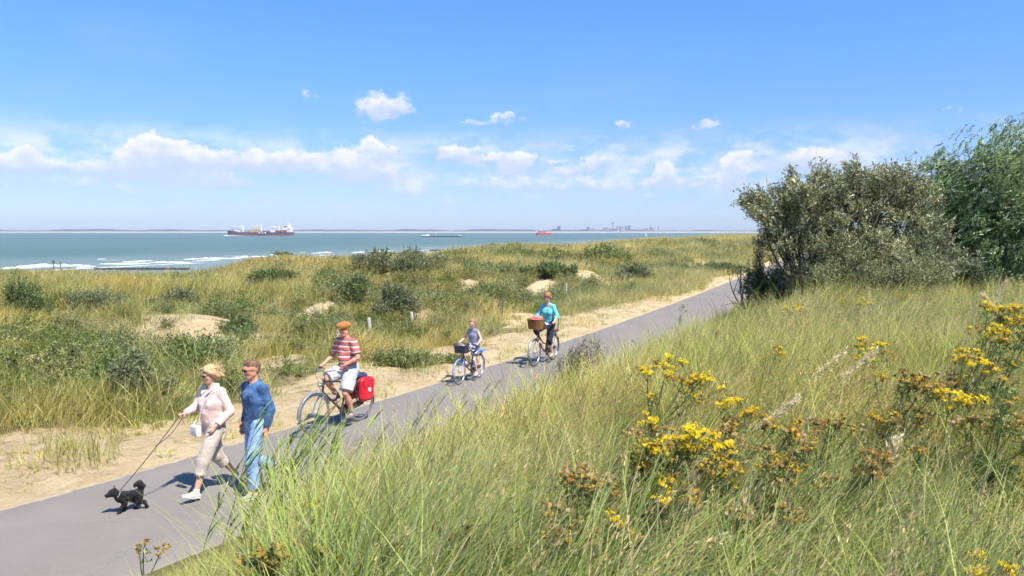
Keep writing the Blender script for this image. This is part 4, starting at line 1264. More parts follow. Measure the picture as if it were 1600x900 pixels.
def flowers():
    def sp(n, w, dz0, dz1, pal, seed, r0=.6, r1=1.1):
        g = np.random.default_rng(seed)
        return [(float(g.uniform(-w, w)), float(g.uniform(dz0, dz1)), float(g.uniform(r0, r1)), pal) for _ in range(n)]
    ragwort(1046, 563, 1.22, 'tall yellow ragwort with three bright heads, standing out highest in the middle of the bank',
            [(-.01, .0, 1.15, YEL), (.20, .085, 1.3, YEL), (-.13, .07, .85, YEL), (.09, .09, 1.1, MIX), (.19, .25, .7, YEL), (-.11, .24, .5, YEL)], 1)
    ragwort(1072, 672, 1.0, 'bushy ragwort with dense golden heads just below the tallest yellow one', sp(7, .17, .0, .16, YEL, 3, .7, 1.1) + sp(3, .2, .05, .3, MIX, 4), 2)
    ragwort(1013, 655, .95, 'half-faded ragwort left of the bushy golden one, a single yellow head among brown', [(0, .02, .8, YEL), (-.07, .06, .9, RUST), (.1, .1, .7, MIX), (-.02, .2, .6, RUST)], 5)
    ragwort(1062, 770, .8, 'small ragwort with one bright yellow head low in the middle of the bank', [(0, 0, 1.1, YEL), (.06, .08, .6, YEL), (-.09, .1, .5, RUST)], 6)
    ragwort(930, 728, .95, 'rust-brown seeding ragwort, large flat head, left of the golden ones', sp(5, .12, .0, .10, RUST, 7, .7, 1.0), 7)
    ragwort(880, 800, .8, 'rust-brown seeding ragwort low beside the flat brown one', sp(3, .10, .0, .08, RUST, 8), 8)
    ragwort(1160, 633, 1.05, 'ragwort with small yellow crown and browning shoulders, right of the tallest yellow one', [(0, 0, .9, YEL), (.05, .07, 1, MIX), (-.06, .12, .9, MIX), (.14, .1, .7, RUST)], 9)
    ragwort(1190, 668, .95, 'brown and gold seeding ragwort in the centre right of the bank', sp(6, .2, .0, .2, MIX, 10, .6, .9) + sp(2, .2, 0, .1, RUST, 11, .5, .8), 10)
    ragwort(1240, 690, .9, 'reddish brown ragwort gone to seed, right of the brown and gold one', sp(4, .17, .0, .18, RUST, 12, .5, .9), 11)
    ragwort(1210, 545, .8, 'thin ragwort with a few yellow tips, alone on the open grass slope', [(0, 0, .6, YEL), (.05, .06, .5, YEL), (-.05, .1, .4, MIX)], 12)
    ragwort(1370, 535, 1.0, 'yellow-green ragwort with loose heads beside two pale plumes', [(-.03, 0, 1, YEL), (.07, .03, .7, YEL), (-.1, .09, .8, YEL), (.12, .12, .6, MIX)], 13)
    ragwort(1420, 575, 1.1, 'wide rusty ragwort gone to seed in the middle of the right half', sp(6, .24, .0, .2, RUST, 14, .6, .9) + sp(2, .2, 0, .1, MIX, 15), 14, wide=.3)
    ragwort(1490, 590, .9, 'faint brown and yellow ragwort left of the bright right-hand flowers', sp(5, .15, 0, .12, MIX, 16, .6, .9), 15)
    ragwort(1497, 618, .95, 'ragwort with one broad lemon yellow head, lowest of the bright ones at the right', [(-.04, 0, 1.1, YEL), (.07, .02, 1.1, YEL)], 16)
    ragwort(1523, 550, 1.1, 'ragwort with two clumped yellow heads, left of the tall leafy stem', [(-.03, 0, 1.1, YEL), (.05, .1, 1, YEL), (-.02, .05, .9, YEL)], 17)
    ragwort(1548, 515, 1.15, 'ragwort with a wide golden head below the topmost flowers at the right', [(-.06, 0, 1.1, YEL), (.05, .01, 1.2, YEL), (0, .08, 1., MIX)], 18)
    ragwort(1566, 474, 1.3, 'tallest ragwort at the right with a domed yellow head against the dark willow', [(-.03, 0, 1.2, YEL), (.08, .02, 1.2, YEL), (-.13, .03, .6, MIX), (.18, .05, .9, YEL), (.05, .12, .9, RUST)], 19, leafy=3)
    ragwort(1592, 503, 1.3, 'leafy ragwort with a bright yellow head at the right edge of the picture', [(0, 0, 1.3, YEL), (.09, .03, 1.1, YEL), (0, .3, .6, YEL), (-.1, .5, .6, YEL)], 20, leafy=5)
    ragwort(1555, 650, .9, 'short brown ragwort under the lemon yellow head', sp(5, .14, 0, .1, RUST, 21), 21)
    ragwort(1525, 880, .6, 'little yellow ragwort cut by the bottom edge at the right', [(0, 0, 1.1, YEL), (.05, .02, .8, YEL)], 22)
    ragwort(1330, 470, .75, 'small yellow ragwort at the top of the bank in front of the olive shrub', [(-.1, 0, .9, YEL), (.1, .03, 1., YEL), (.3, .02, .8, YEL)], 23, hr=.09)
    ragwort(1243, 480, .75, 'small yellow ragwort on the crest left of its twin by the olive shrub', [(-.1, 0, .9, YEL), (.12, .03, .8, YEL)], 24, hr=.09)
    ragwort(1415, 462, .75, 'orange-yellow ragwort on the crest before the olive scrub', [(-.1, 0, .9, MIX), (.12, .03, .9, YEL), (.4, .02, .8, RUST)], 25, hr=.08)
    ragwort(1160, 437, 1.0, 'yellow flower head beside the end of the visible path', [(0, 0, 1., YEL), (.12, .04, .8, YEL)], 26, hr=.11)
    ragwort(1068, 478, 1.0, 'pale brown withered flower head against the path', [(0, 0, 1., RUST), (-.1, .1, .6, RUST), (.1, .15, .5, RUST)], 27, hr=.08, leafy=.6)
    ragwort(487, 800, .45, 'small yellow ragwort low in the grass beside the reeds', [(0, 0, .6, YEL), (.05, .02, .5, YEL)], 28)
    ragwort(450, 830, .6, 'yellowish withered umbel plant low among the grass near the reeds', sp(6, .12, 0, .15, [(.55, .42, .08), (.45, .36, .10)], 29, .5, .8), 29, name='withered_umbel')
    ragwort(240, 838, .6, 'thin brown dead umbel at the bottom left, against the path', sp(3, .08, 0, .1, [(.55, .45, .2), (.45, .36, .16)], 30, .25, .4), 30, name='withered_umbel', leafy=.3)
    ragwort(1045, 700, .9, 'olive ragwort full of buds beneath the bushy golden one', sp(6, .16, 0, .2, [(.5, .42, .04), (.34, .32, .08)], 31, .6, .9), 31, leafy=2)
    ragwort(1180, 760, .7, 'rust-coloured ragwort low in the shade of the brown and gold one', sp(3, .16, 0, .15, RUST, 32, .5, .8), 32)
    ragwort(1300, 640, .9, 'brown ragwort gone to seed between the pale plumes', sp(4, .16, 0, .15, RUST, 33, .5, .8), 33)
    ragwort(1325, 705, .8, 'dark brown dead flower heads below the pale plumes', sp(5, .14, 0, .12, RUST[:3], 34), 34)
    ragwort(1400, 640, .8, 'gold-tipped withered ragwort right of the pale plumes', sp(5, .15, 0, .12, MIX, 35), 35)

def extras():
    W = [(.85, .85, .80), (.78, .78, .70)]
    ragwort(988, 532, .8, 'single small white umbel flower against the path', [(0, 0, .6, W)], 60, name='white_umbel', leafy=.3)
    ragwort(978, 556, .6, 'dark brown dead flower spike beside the small white umbel', [(0, 0, .5, [(.12, .07, .04)]), (-.02, .1, .5, [(.12, .07, .04)])], 61, name='dead_stalk', leafy=.3)
    ragwort(1120, 520, .7, 'thin brown stalk on the crest left of the olive scrub', [(0, 0, .5, RUST), (.05, .1, .4, RUST)], 62, name='dead_stalk', leafy=.4)
    ragwort(1440, 690, .85, 'leafy ragwort without flowers in the right foreground', [(0, .05, .4, MIX)], 63, leafy=3)
    ragwort(1590, 600, 1.2, 'tall dark leafy ragwort at the right edge with small orange tips', [(0, 0, .5, MIX), (-.08, .1, .5, MIX), (.03, .3, .5, MIX)], 64, leafy=6)
    ragwort(960, 800, .75, 'green leafy ragwort with small yellow tips low in the middle foreground', [(0, 0, .5, YEL), (.08, .08, .4, MIX)], 65, leafy=2.5)
    ragwort(735, 840, .55, 'dark withered plant low in the foreground grass left of the middle', [(0, 0, .7, [(.10, .08, .05), (.14, .11, .07)]), (.08, .03, .8, [(.10, .08, .05)]), (-.08, .05, .7, [(.12, .10, .06)])], 66, name='withered_umbel', leafy=1.5)
def reed(mbS, rng, base, h, lean, lv, cols):
    pts = []
    for j in range(7):
        f = j / 6
        pts.append(base + Vector((lean * f ** 1.5 * h, 0.03 * math.sin(f * 3 + base.x), h * (f - 0.12 * lean * f * f))))
    mbS.tube(pts, [0.005 * (1 - .6 * i / 6) for i in range(7)], 5, caps=False)
    V = []; Q = []; C = []
    for j in range(11):
        f = 0.18 + 0.8 * j / 10
        i = min(5, int(f * 6)); p = pts[i].lerp(pts[i + 1], f * 6 - i)
        a = rng.normal(0.0, 0.42) + (math.pi if rng.random() < .06 else 0)
        d = Vector((math.cos(a), math.sin(a), 0)); L = rng.uniform(.22, .38) * (1.1 - .4 * f); w = rng.uniform(.012, .021)
        side = Vector((-math.sin(a), math.cos(a), rng.normal(0, .5))).normalized()
        col = np.array(cols[rng.integers(0, len(cols))]) * rng.uniform(.8, 1.15)
        q0 = len(V)
        for s in range(5):
            g = s / 4
            c = p + d * (L * g * .62) + Vector((0, 0, L * (1.0 * g - .30 * g * g)))
            ww = w * (0.5 + 1.4 * g - 1.85 * g * g)
            V += [c - side * ww, c + side * ww]
            C += [col, col]
            if s: Q.append((q0 + 2 * s - 2, q0 + 2 * s - 1, q0 + 2 * s + 1, q0 + 2 * s))
    lv.append((np.array([tuple(v) for v in V]), np.array(Q), np.array(C)))

REEDG = [(0.26, 0.40, 0.06), (0.36, 0.50, 0.09), (0.20, 0.31, 0.055), (0.50, .56, .17)]
def reeds():
    rng = np.random.default_rng(40)
    for (px, py, n, sx, hm, label, brown) in [
            (392, 872, 24, 0.15, 1.25, 'dense clump of bright green reeds in front of the man in jeans', 0),
            (432, 826, 11, 0.09, 1.3, 'tall reeds bending right, between the man in jeans and the front bicycle wheel', 0),
            (530, 770, 5, 0.09, 1.25, 'sparse tall reeds with a long top leaf, below the front bicycle wheel', 0),
            (500, 790, 4, .10, .9, 'dark brown-tipped reeds left of the sparse tall ones', 1),
            (590, 735, 7, .12, .95, 'short reeds at the path edge below the red pannier bags', 0),
            (665, 700, 12, .22, .95, 'leafy reeds at the path edge below the girl on the bicycle', 0),
            (655, 730, 2, .08, .75, 'brown dead reed at the path edge left of the leafy ones', 1)]:
        b = hit(px, py) or ground(px, py)
        need = 0.55 - (-float(tcoord(b.x, b.y)) - PATH_W)       # they root in the bank, not in the asphalt
        if need > 0:
            b = Vector((b.x + need * 1.15, b.y, 0)); b.z = hz(b.x, b.y)
        o = empty('reed_clump', b, 0, label, 'reeds')
        st = MB(); lv = []
        for i in range(n):
            q = Vector((rng.normal(0, sx), rng.normal(0, sx * .8), -0.05))
            reed(st, rng, q, hm * rng.uniform(.65, 1.08), rng.uniform(.22, .50), lv, REEDG if not brown else [(.22, .16, .07), (.16, .12, .05), (.2, .2, .07)])
        V, Q, C = merge(lv)
        mesh_np('leaves', V, Q, mats=M_LEAF_OWN, parent=o, col=C)
        st.build('stalks', M_STEM, o)

def plumes():
    """pale seed plumes of the marram, each on its straw stalk"""
    rng = np.random.default_rng(41)
    for (px, py, h, ln, label) in [
            (1356, 556, .95, .5, 'fat pale seed plume leaning far right, in front of the wide rusty ragwort'),
            (1310, 558, .9, .45, 'pinkish seed plume left of the fattest pale one'),
            (1396, 690, .85, .15, 'tall straight brown plume below the wide rusty ragwort'),
            (1232, 635, .9, .5, 'narrow straw plume beside the reddish brown ragwort'),
            (630, 840, .6, .5, 'thick straw plume low in the foreground grass left of centre'),
            (672, 870, .5, .6, 'second thick straw plume, right of its neighbour at the bottom'),
            (1568, 445, 1.35, .3, 'tall pale plume rising against the dark willow above the topmost flowers'),
            (1538, 466, 1.25, -.5, 'short pale plume bent left against the dark willow'),
            (1110, 845, .55, .6, 'straw plume bending over the bottom of the picture')]:
        ln *= 1.3
        b, Y = stand(px, py, h * .9, ln)
        o = empty('seed_plume', b, 0, label, 'grass plume')
        st = MB()
        pts = [Vector((ln * f ** 1.5, 0.02 * math.sin(5 * f), h * (f - .10 * f * f))) for f in [i / 8 for i in range(9)]]
        st.tube(pts, [0.003 * (1 - .4 * i / 8) for i in range(9)], 5, caps=False)
        st.build('stalk', simple_straw, o)
        d = (pts[8] - pts[6]).normalized()
        n = 110
        f = rng.random(n)
        org = np.array([list(pts[6].lerp(pts[8], x * 1.15)) for x in f])
        dr = np.array(d)[None] + rng.normal(0, .035, (n, 3)); dr /= np.linalg.norm(dr, axis=1, keepdims=True)
        V, Q, C = spray_leaves(rng, org, dr, .03, 6, .024, .006, [(.82, .68, .38), (.72, .58, .30), (.90, .78, .50)], spread=.3)
        mesh_np('seed_head', V, Q, mats=M_LEAF_OWN, parent=o, col=C)
simple_straw = simple_mat('straw', (0.50, 0.40, 0.20), .8)
flowers(); extras(); reeds(); plumes()

# ================================================================== fence posts and beach poles
def posts():
    wood, nt, out = new_mat('weathered_wood')
    g = nt.noise(nt.mapping(nt.obj(), (30, 30, 2)), 3, 5, .6)
    principled(nt, out, nt.mix(nt.ramp(g, .35, .65), (0.30, .26, .22), (.52, .47, .42)), .9, 0, nt.bump(g, .6, .01))
    dark = simple_mat('dark_wood', (0.10, .085, .075), .9, var=.3)
    rng = np.random.default_rng(9)
    # pixel of the foot, top y, width px, tilt, material, label
    for (px, py, ty, w, tilt, m, label) in [
            (523, 556, 511, 6.5, .18, wood, 'thick pale leaning fence post just left of the man\'s orange cap'),
            (579, 536, 500, 5.5, 0, wood, 'weathered pale fence post right of the orange cap'),
            (646, 516, 491, 5, -.1, wood, 'weathered fence post standing midway between the man and the girl cyclist'),
            (743, 500, 477, 2.2, 0, dark, 'thin dark post above the girl cyclist'),
            (785, 496, 468, 2.2, 0, dark, 'thin dark post up and right of the girl cyclist'),
            (819, 487, 462, 2.6, 0, dark, 'thin dark post just left of the woman in turquoise'),
            (884, 468, 445, 2.4, 0, wood, 'grey post right behind the woman in turquoise, below the sand knoll'),
            (910, 462, 443, 2.4, 0, dark, 'dark post second in the row right of the woman in turquoise'),
            (933, 455, 438, 2.4, 0, dark, 'dark post third in the row right of the woman in turquoise'),
            (955, 450, 433, 2.2, 0, dark, 'dark post fourth in the row, left of the double posts'),
            (975, 446, 426, 3.2, 0, dark, 'dark thicker post before the grey shrub, left one of a pair'),
            (979, 446, 430, 2.6, 0, wood, 'pale post leaning against its darker twin before the grey shrub'),
            (1118, 420, 407, 1.6, 0, wood, 'small pale post at the strip of scrub near the path end'),
            (1125, 419, 407, 1.6, 0, wood, 'small pale post farthest along the path')]:
        p = hit(px, py)
        if p is None: continue
        s = p.y / F
        hgt = max(0.55, (py - ty) * s + 0.1)
        r = w * s / 2
        mb = MB()
        mb.lathe((0, 0, 0), [(r * 1.02, -.25), (r, hgt * .4), (r * .96, hgt - r * .35), (r * .6, hgt)], 10)
        o = mb.build('fence_post', m, None, smooth=True)
        o.location = p; o.rotation_euler = (rng.normal(0, .03), tilt if tilt else rng.normal(0, .03), 0)
        tag(o, label, 'post', 'posts of the old dune fence')
    for (px, ty, label) in [(84, 406, 'left one of two thin dark poles on the beach at the surf'), (95, 408, 'right one of two thin dark poles on the beach at the surf')]:
        b = ground(px, 424, SEA_Z)
        s = b.y / F
        mb = MB(); r = .75 * s
        mb.lathe((0, 0, 0), [(r, -1), (r, (424 - ty) * s - r), (r * .5, (424 - ty) * s)], 8)
        if px == 84: mb.box((0, 0, (424 - ty) * s - .5), (r * 5, r * 1.2, .5))
        o = mb.build('beach_pole', dark); o.location = b
        tag(o, label, 'pole', 'poles on the beach')
    # pile groynes: rows of dark piles with a waling beam
    for (x0, x1, py, hgt, n, label) in [(148, 296, 421.8, .6, 60, 'long dark groyne of wooden piles on the beach at the left'),
                                   (672, 712, 392.5, .9, 20, 'short dark groyne on the beach below the barge'),
                                   (1035, 1130, 372.5, 2.2, 40, 'dark groyne on the far beach where the shoreline meets the dunes')]:
        a = ground(x0, py, SEA_Z); b = ground(x1, py - (x1 - x0) * .0, SEA_Z)
        o = empty('groyne', a, 0, label, 'groyne')
        me = None
        for i in range(n):
            f = i / (n - 1)
            q = a.lerp(b, f) - a + Vector((0, rng.normal(0, .15), 0))
            if me is None:
                mb = MB(); mb.lathe((0, 0, 0), [(.22, -1.5), (.22, hgt - .15), (.14, hgt)], 8)
                me = mb.build('pile', dark, o).data
            else:
                share('pile', me, o, q, (0, 0, 0), (1, 1, rng.uniform(.85, 1.15)))
        mb = MB()
        for dz in (.35, .7):
            c = (b - a) / 2
            mb.box((c.x, c.y - .28, hgt * dz), ((b - a).length, .14, .28), rz=math.atan2((b - a).y, (b - a).x))
        mb.build('beam', dark, o)
posts()
# ================================================================== ships
def hull(length, beam, depth, sheer=0.0, bow=0.18, stern=0.08, n=24, bulge=1.0, bow_rise=0.0):
    """hull along +X (bow at +X), waterline at z=0"""
    V = []; F_ = []
    for i in range(n):
        f = i / (n - 1)
        x = (f - .5) * length
        wb = 1.0
        if f > 1 - bow: wb = max(0.02, math.cos((f - (1 - bow)) / bow * math.pi / 2) ** .7)
        if f < stern: wb = .55 + .45 * math.sin(f / stern * math.pi / 2)
        rise = bow_rise * sstep(1 - bow * 1.3, 1 - bow * .9, f) + sheer * (abs(f - .5) * 2) ** 3
        fore = bow * .25 * length * max(0, (f - (1 - bow)) / bow)
        dk = depth + float(rise)
        for (w, z, dx) in ((.72, -1.2, -fore), (.95, 0.0, -fore * .5), (1.0, dk * .5, -fore * .2), (1.02, dk, 0)):
            for s in (-1,):
                V.append((x + dx, -beam / 2 * wb * w, z))
        for (w, z, dx) in ((1.02, dk, 0), (1.0, dk * .5, -fore * .2), (.95, 0.0, -fore * .5), (.72, -1.2, -fore)):
            V.append((x + dx, beam / 2 * wb * w, z))
    for i in range(n - 1):
        for k in range(8):
            k2 = (k + 1) % 8
            F_.append((i * 8 + k, (i + 1) * 8 + k, (i + 1) * 8 + k2, i * 8 + k2))
    F_.append(tuple(range(8))); F_.append(tuple((n - 1) * 8 + k for k in range(8))[::-1])
    mb = MB(); mb.add(V, F_)
    return mb
def band_mat(name, top, bottom, z):
    m, nt, out = new_mat(name)
    s = nt.new('ShaderNodeSeparateXYZ'); nt.l.new(nt.obj(), s.inputs[0])
    n = nt.noise(nt.mapping(nt.obj(), (.3, .3, .08)), 1.2, 5, .6)
    c = nt.mix(nt.m('GREATER_THAN', s.outputs[2], z), bottom, top)
    c = nt.mix(nt.ramp(n, .5, .75, 0, .35), c, (.20, .10, .07))
    principled(nt, out, c, .5)
    return m
def ships():
    white = simple_mat('ship_white', (.80, .80, .78), .5, var=.06, scale=.3)
    steel = simple_mat('ship_grey', (.35, .37, .40), .6, var=.2, scale=.3)
    orange = simple_mat('ship_orange', (.62, .36, .16), .6, var=.25, scale=.2)
    maroon = simple_mat('ship_maroon', (.26, .07, .07), .6, var=.2, scale=.2)
    foam = simple_mat('ship_wake', (.82, .84, .84), .8, var=.1, scale=.4)
    glass = simple_mat('ship_window', (.03, .04, .05), .2, var=.05)
    # ---- cargo ship with its cranes; travels to the left
    wl = ground(407, 368.2, SEA_Z)
    Y = wl.y; s = Y / F
    o = empty('cargo_ship', (wl.x, Y, SEA_Z), math.pi, 'long maroon and navy cargo ship with white deck cranes, sailing left on the horizon', 'ship')
    L = 103 * s
    H = hull(L, 22, 5.2 * s * 1.0, sheer=.3 * s, bow=.10, stern=.05, bow_rise=2.0 * s)
    H.build('hull', band_mat('cargo_hull', (.075, .055, .10), (.30, .085, .085), 2.4 * s), o, smooth=False)
    X = lambda px: (407 - px) * s                         # +X is the bow, to the left in the picture
    d = 5.2 * s
    def deck(name, x0, x1, h0, h1, mat, w=16, parent=None):
        mb = MB(); mb.box(((X(x0) + X(x1)) / 2, 0, (h0 + h1) / 2 * s), (abs(X(x1) - X(x0)), w, (h1 - h0) * s))
        return mb.build(name, mat, parent or o)
    deck('forecastle_house', 368, 374, 6.9, 9.4, white)
    deck('forecastle_deck', 364, 373, 9.42, 10.4, maroon, 14)
    deck('deck_cargo', 392, 405, 5.1, 9.6, orange, 14); deck('deck_cargo', 397, 402, 9.62, 11, orange, 10)
    deck('deck_cargo', 424, 431, 5.1, 8.6, white, 14); deck('deck_cargo', 432, 440, 5.1, 8.2, maroon, 14)
    deck('hatch', 378, 391, 5.1, 6.6, steel, 16); deck('hatch', 410, 422, 5.1, 6.6, maroon, 16)
    for xx in (408, 412.6, 417):
        mb = MB(); mb.lathe((X(xx), 11.4, 3.3 * s), [(0.2, 0), (1.3 * s, .2 * s), (1.3 * s, 1.5 * s), (.2, 1.7 * s)], 8)
        mb.build('round_mark', white, o)
    br = deck('deck_house', 444, 450.5, 5.1, 8.6, maroon, 18); deck('bridge', 444.6, 450.5, 8.62, 12.4, white, 16); deck('bridge_top', 445.4, 449, 12.42, 14.6, maroon, 12)
    b2 = deck('superstructure', 450.6, 456, 5.1, 12.5, white, 18)
    deck('upper_deck', 450.8, 454, 12.52, 16.5, white, 14)
    for k, zz in enumerate((7.3, 9.6, 11.4)):
        mb = MB(); mb.box((X(453.3), 9.08, zz * s), (3.6 * s, .1, .7 * s)); mb.build('windows', glass, b2)
    mb = MB(); mb.tube([(X(451.8), 0, 16.4 * s), (X(451.8), 0, 21 * s)], .7, 6); mb.tube([(X(453.8), 0, 16.4 * s), (X(451.8), 0, 19.5 * s)], .4, 6); mb.box((X(451.8), 0, 18.4 * s), (3.4 * s, .8, .5 * s)); mb.build('mast', white, o)
    for (xx, top, arm) in ((380, 16, -13), (408.5, 17.5, -13), (436, 15.5, -11)):
        mb = MB(); mb.lathe((X(xx), 0, d), [(1.15 * s, 0), (1.0 * s, (top - 7) * s), (1.2 * s, (top - 6.6) * s), (.9 * s, (top - 5.2) * s)], 10)
        c = mb.build('crane', white, o)
        mb = MB(); mb.tube([(X(xx), 0, (top - 2.8) * s), (X(xx + arm), 0, (top - 1.4) * s)], .62 * s, 6); mb.build('jib', white, c)
    mb = MB()
    for j in range(12):
        f = j / 11
        mb.lathe((X(355 + 40 * f), -11.3 - 2 * f, -.3), [(2.6 * (1 - .6 * f) + .6, 0), (1.6 * (1 - .6 * f) + .3, .9 * (1.2 - f)), (.4, 1.3 * (1.2 - f))], 8)
        mb.lathe((X(355 + 40 * f), 11.3 + 2 * f, -.3), [(2.6 * (1 - .6 * f) + .6, 0), (1.6 * (1 - .6 * f) + .3, .9 * (1.2 - f)), (.4, 1.3 * (1.2 - f))], 8)
    tag(mb.build('bow_wave', foam), kind='stuff').matrix_world = Matrix.Translation((wl.x, Y, SEA_Z)) @ Matrix.Rotation(math.pi, 4, 'Z')
    # ---- inland barge
    wl = ground(690, 370.3, SEA_Z); Y = wl.y; s = Y / F
    o = empty('barge', (wl.x, Y, SEA_Z), 0, 'long low black inland barge with a white wheelhouse at its left end', 'barge')
    X = lambda px: (px - 690) * s
    hull(64 * s, 10, 1.5 * s, bow=.08, stern=.06).build('hull', simple_mat('barge_hull', (.03, .035, .045), .5), o)
    mb = MB(); mb.box((X(665), 0, 2.4 * s), (12 * s, 8, 1.8 * s)); mb.build('cabin', white, o)
    mb = MB(); mb.box((X(668.5), 0, 4.2 * s), (4.5 * s, 6, 1.8 * s)); w_ = mb.build('wheelhouse', white, o)
    mb = MB(); mb.box((X(668.5), 0, 4.5 * s), (4.7 * s, 6.2, .7 * s)); mb.build('window', glass, w_)
    mb = MB(); mb.box((X(719), 0, 2.0 * s), (5 * s, 7, .9 * s)); mb.build('forecastle_deck', white, o)
    mb = MB(); mb.box((X(693), 0, 1.75 * s), (44 * s, 8.4, .5 * s)); mb.build('hatch', steel, o)
    mb = MB(); mb.tube([(X(681), 0, 2 * s), (X(681), 0, 8 * s)], .25, 6); mb.build('mast', white, o)
    # ---- red ship farther out
    wl = ground(850, 367.0, SEA_Z); Y = wl.y; s = Y / F
    red = simple_mat('red_ship_paint', (.62, .09, .09), .5, var=.1, scale=.3)
    o = empty('red_ship', (wl.x, Y, SEA_Z), 0, 'bright red ship far out, left of the city on the horizon', 'ship')
    X = lambda px: (px - 850) * s
    hull(25 * s, 14, 3.4 * s, bow=.2, stern=.12).build('hull', red, o)
    mb = MB(); mb.box((X(847), 0, 4.3 * s), (13 * s, 11, 1.9 * s)); mb.build('deck_house', simple_mat('red_ship_deck', (.66, .22, .20), .6), o)
    mb = MB(); mb.box((X(841.5), 0, 5.6 * s), (5.5 * s, 11, 2.4 * s)); w_ = mb.build('bridge', white, o)
    mb = MB(); mb.box((X(841.5), 0, 6.0 * s), (5.6 * s, 11.2, .7 * s)); mb.build('window', glass, w_)
    mb = MB(); mb.tube([(X(846), 0, 5 * s), (X(846), 0, 8.6 * s)], .4, 6); mb.build('mast', white, o)
    # ---- sailing boat
    wl = ground(1010, 368.6, SEA_Z); Y = wl.y; s = Y / F
    o = empty('sailing_boat', (wl.x, Y, SEA_Z), .2, 'tiny sailing boat with one white sail, below the city skyline', 'boat')
    hull(4.6 * s, 2.6, .5 * s, bow=.4).build('hull', white, o)
    mb = MB(); mb.tube([(0, 0, 0), (0, 0, 7 * s)], .1, 6); mb.build('mast', steel, o)
    mb = MB(); mb.add([(-.1, 0, .8 * s), (-2.1 * s, .25, .9 * s), (-.1, 0, 6.8 * s), (-.1, .06, .8 * s), (-2.1 * s, .31, .9 * s), (-.1, .06, 6.8 * s)], [(0, 1, 2), (3, 5, 4), (0, 3, 4, 1), (1, 4, 5, 2), (2, 5, 3, 0)])
    mb.build('sail', white, o)
ships()

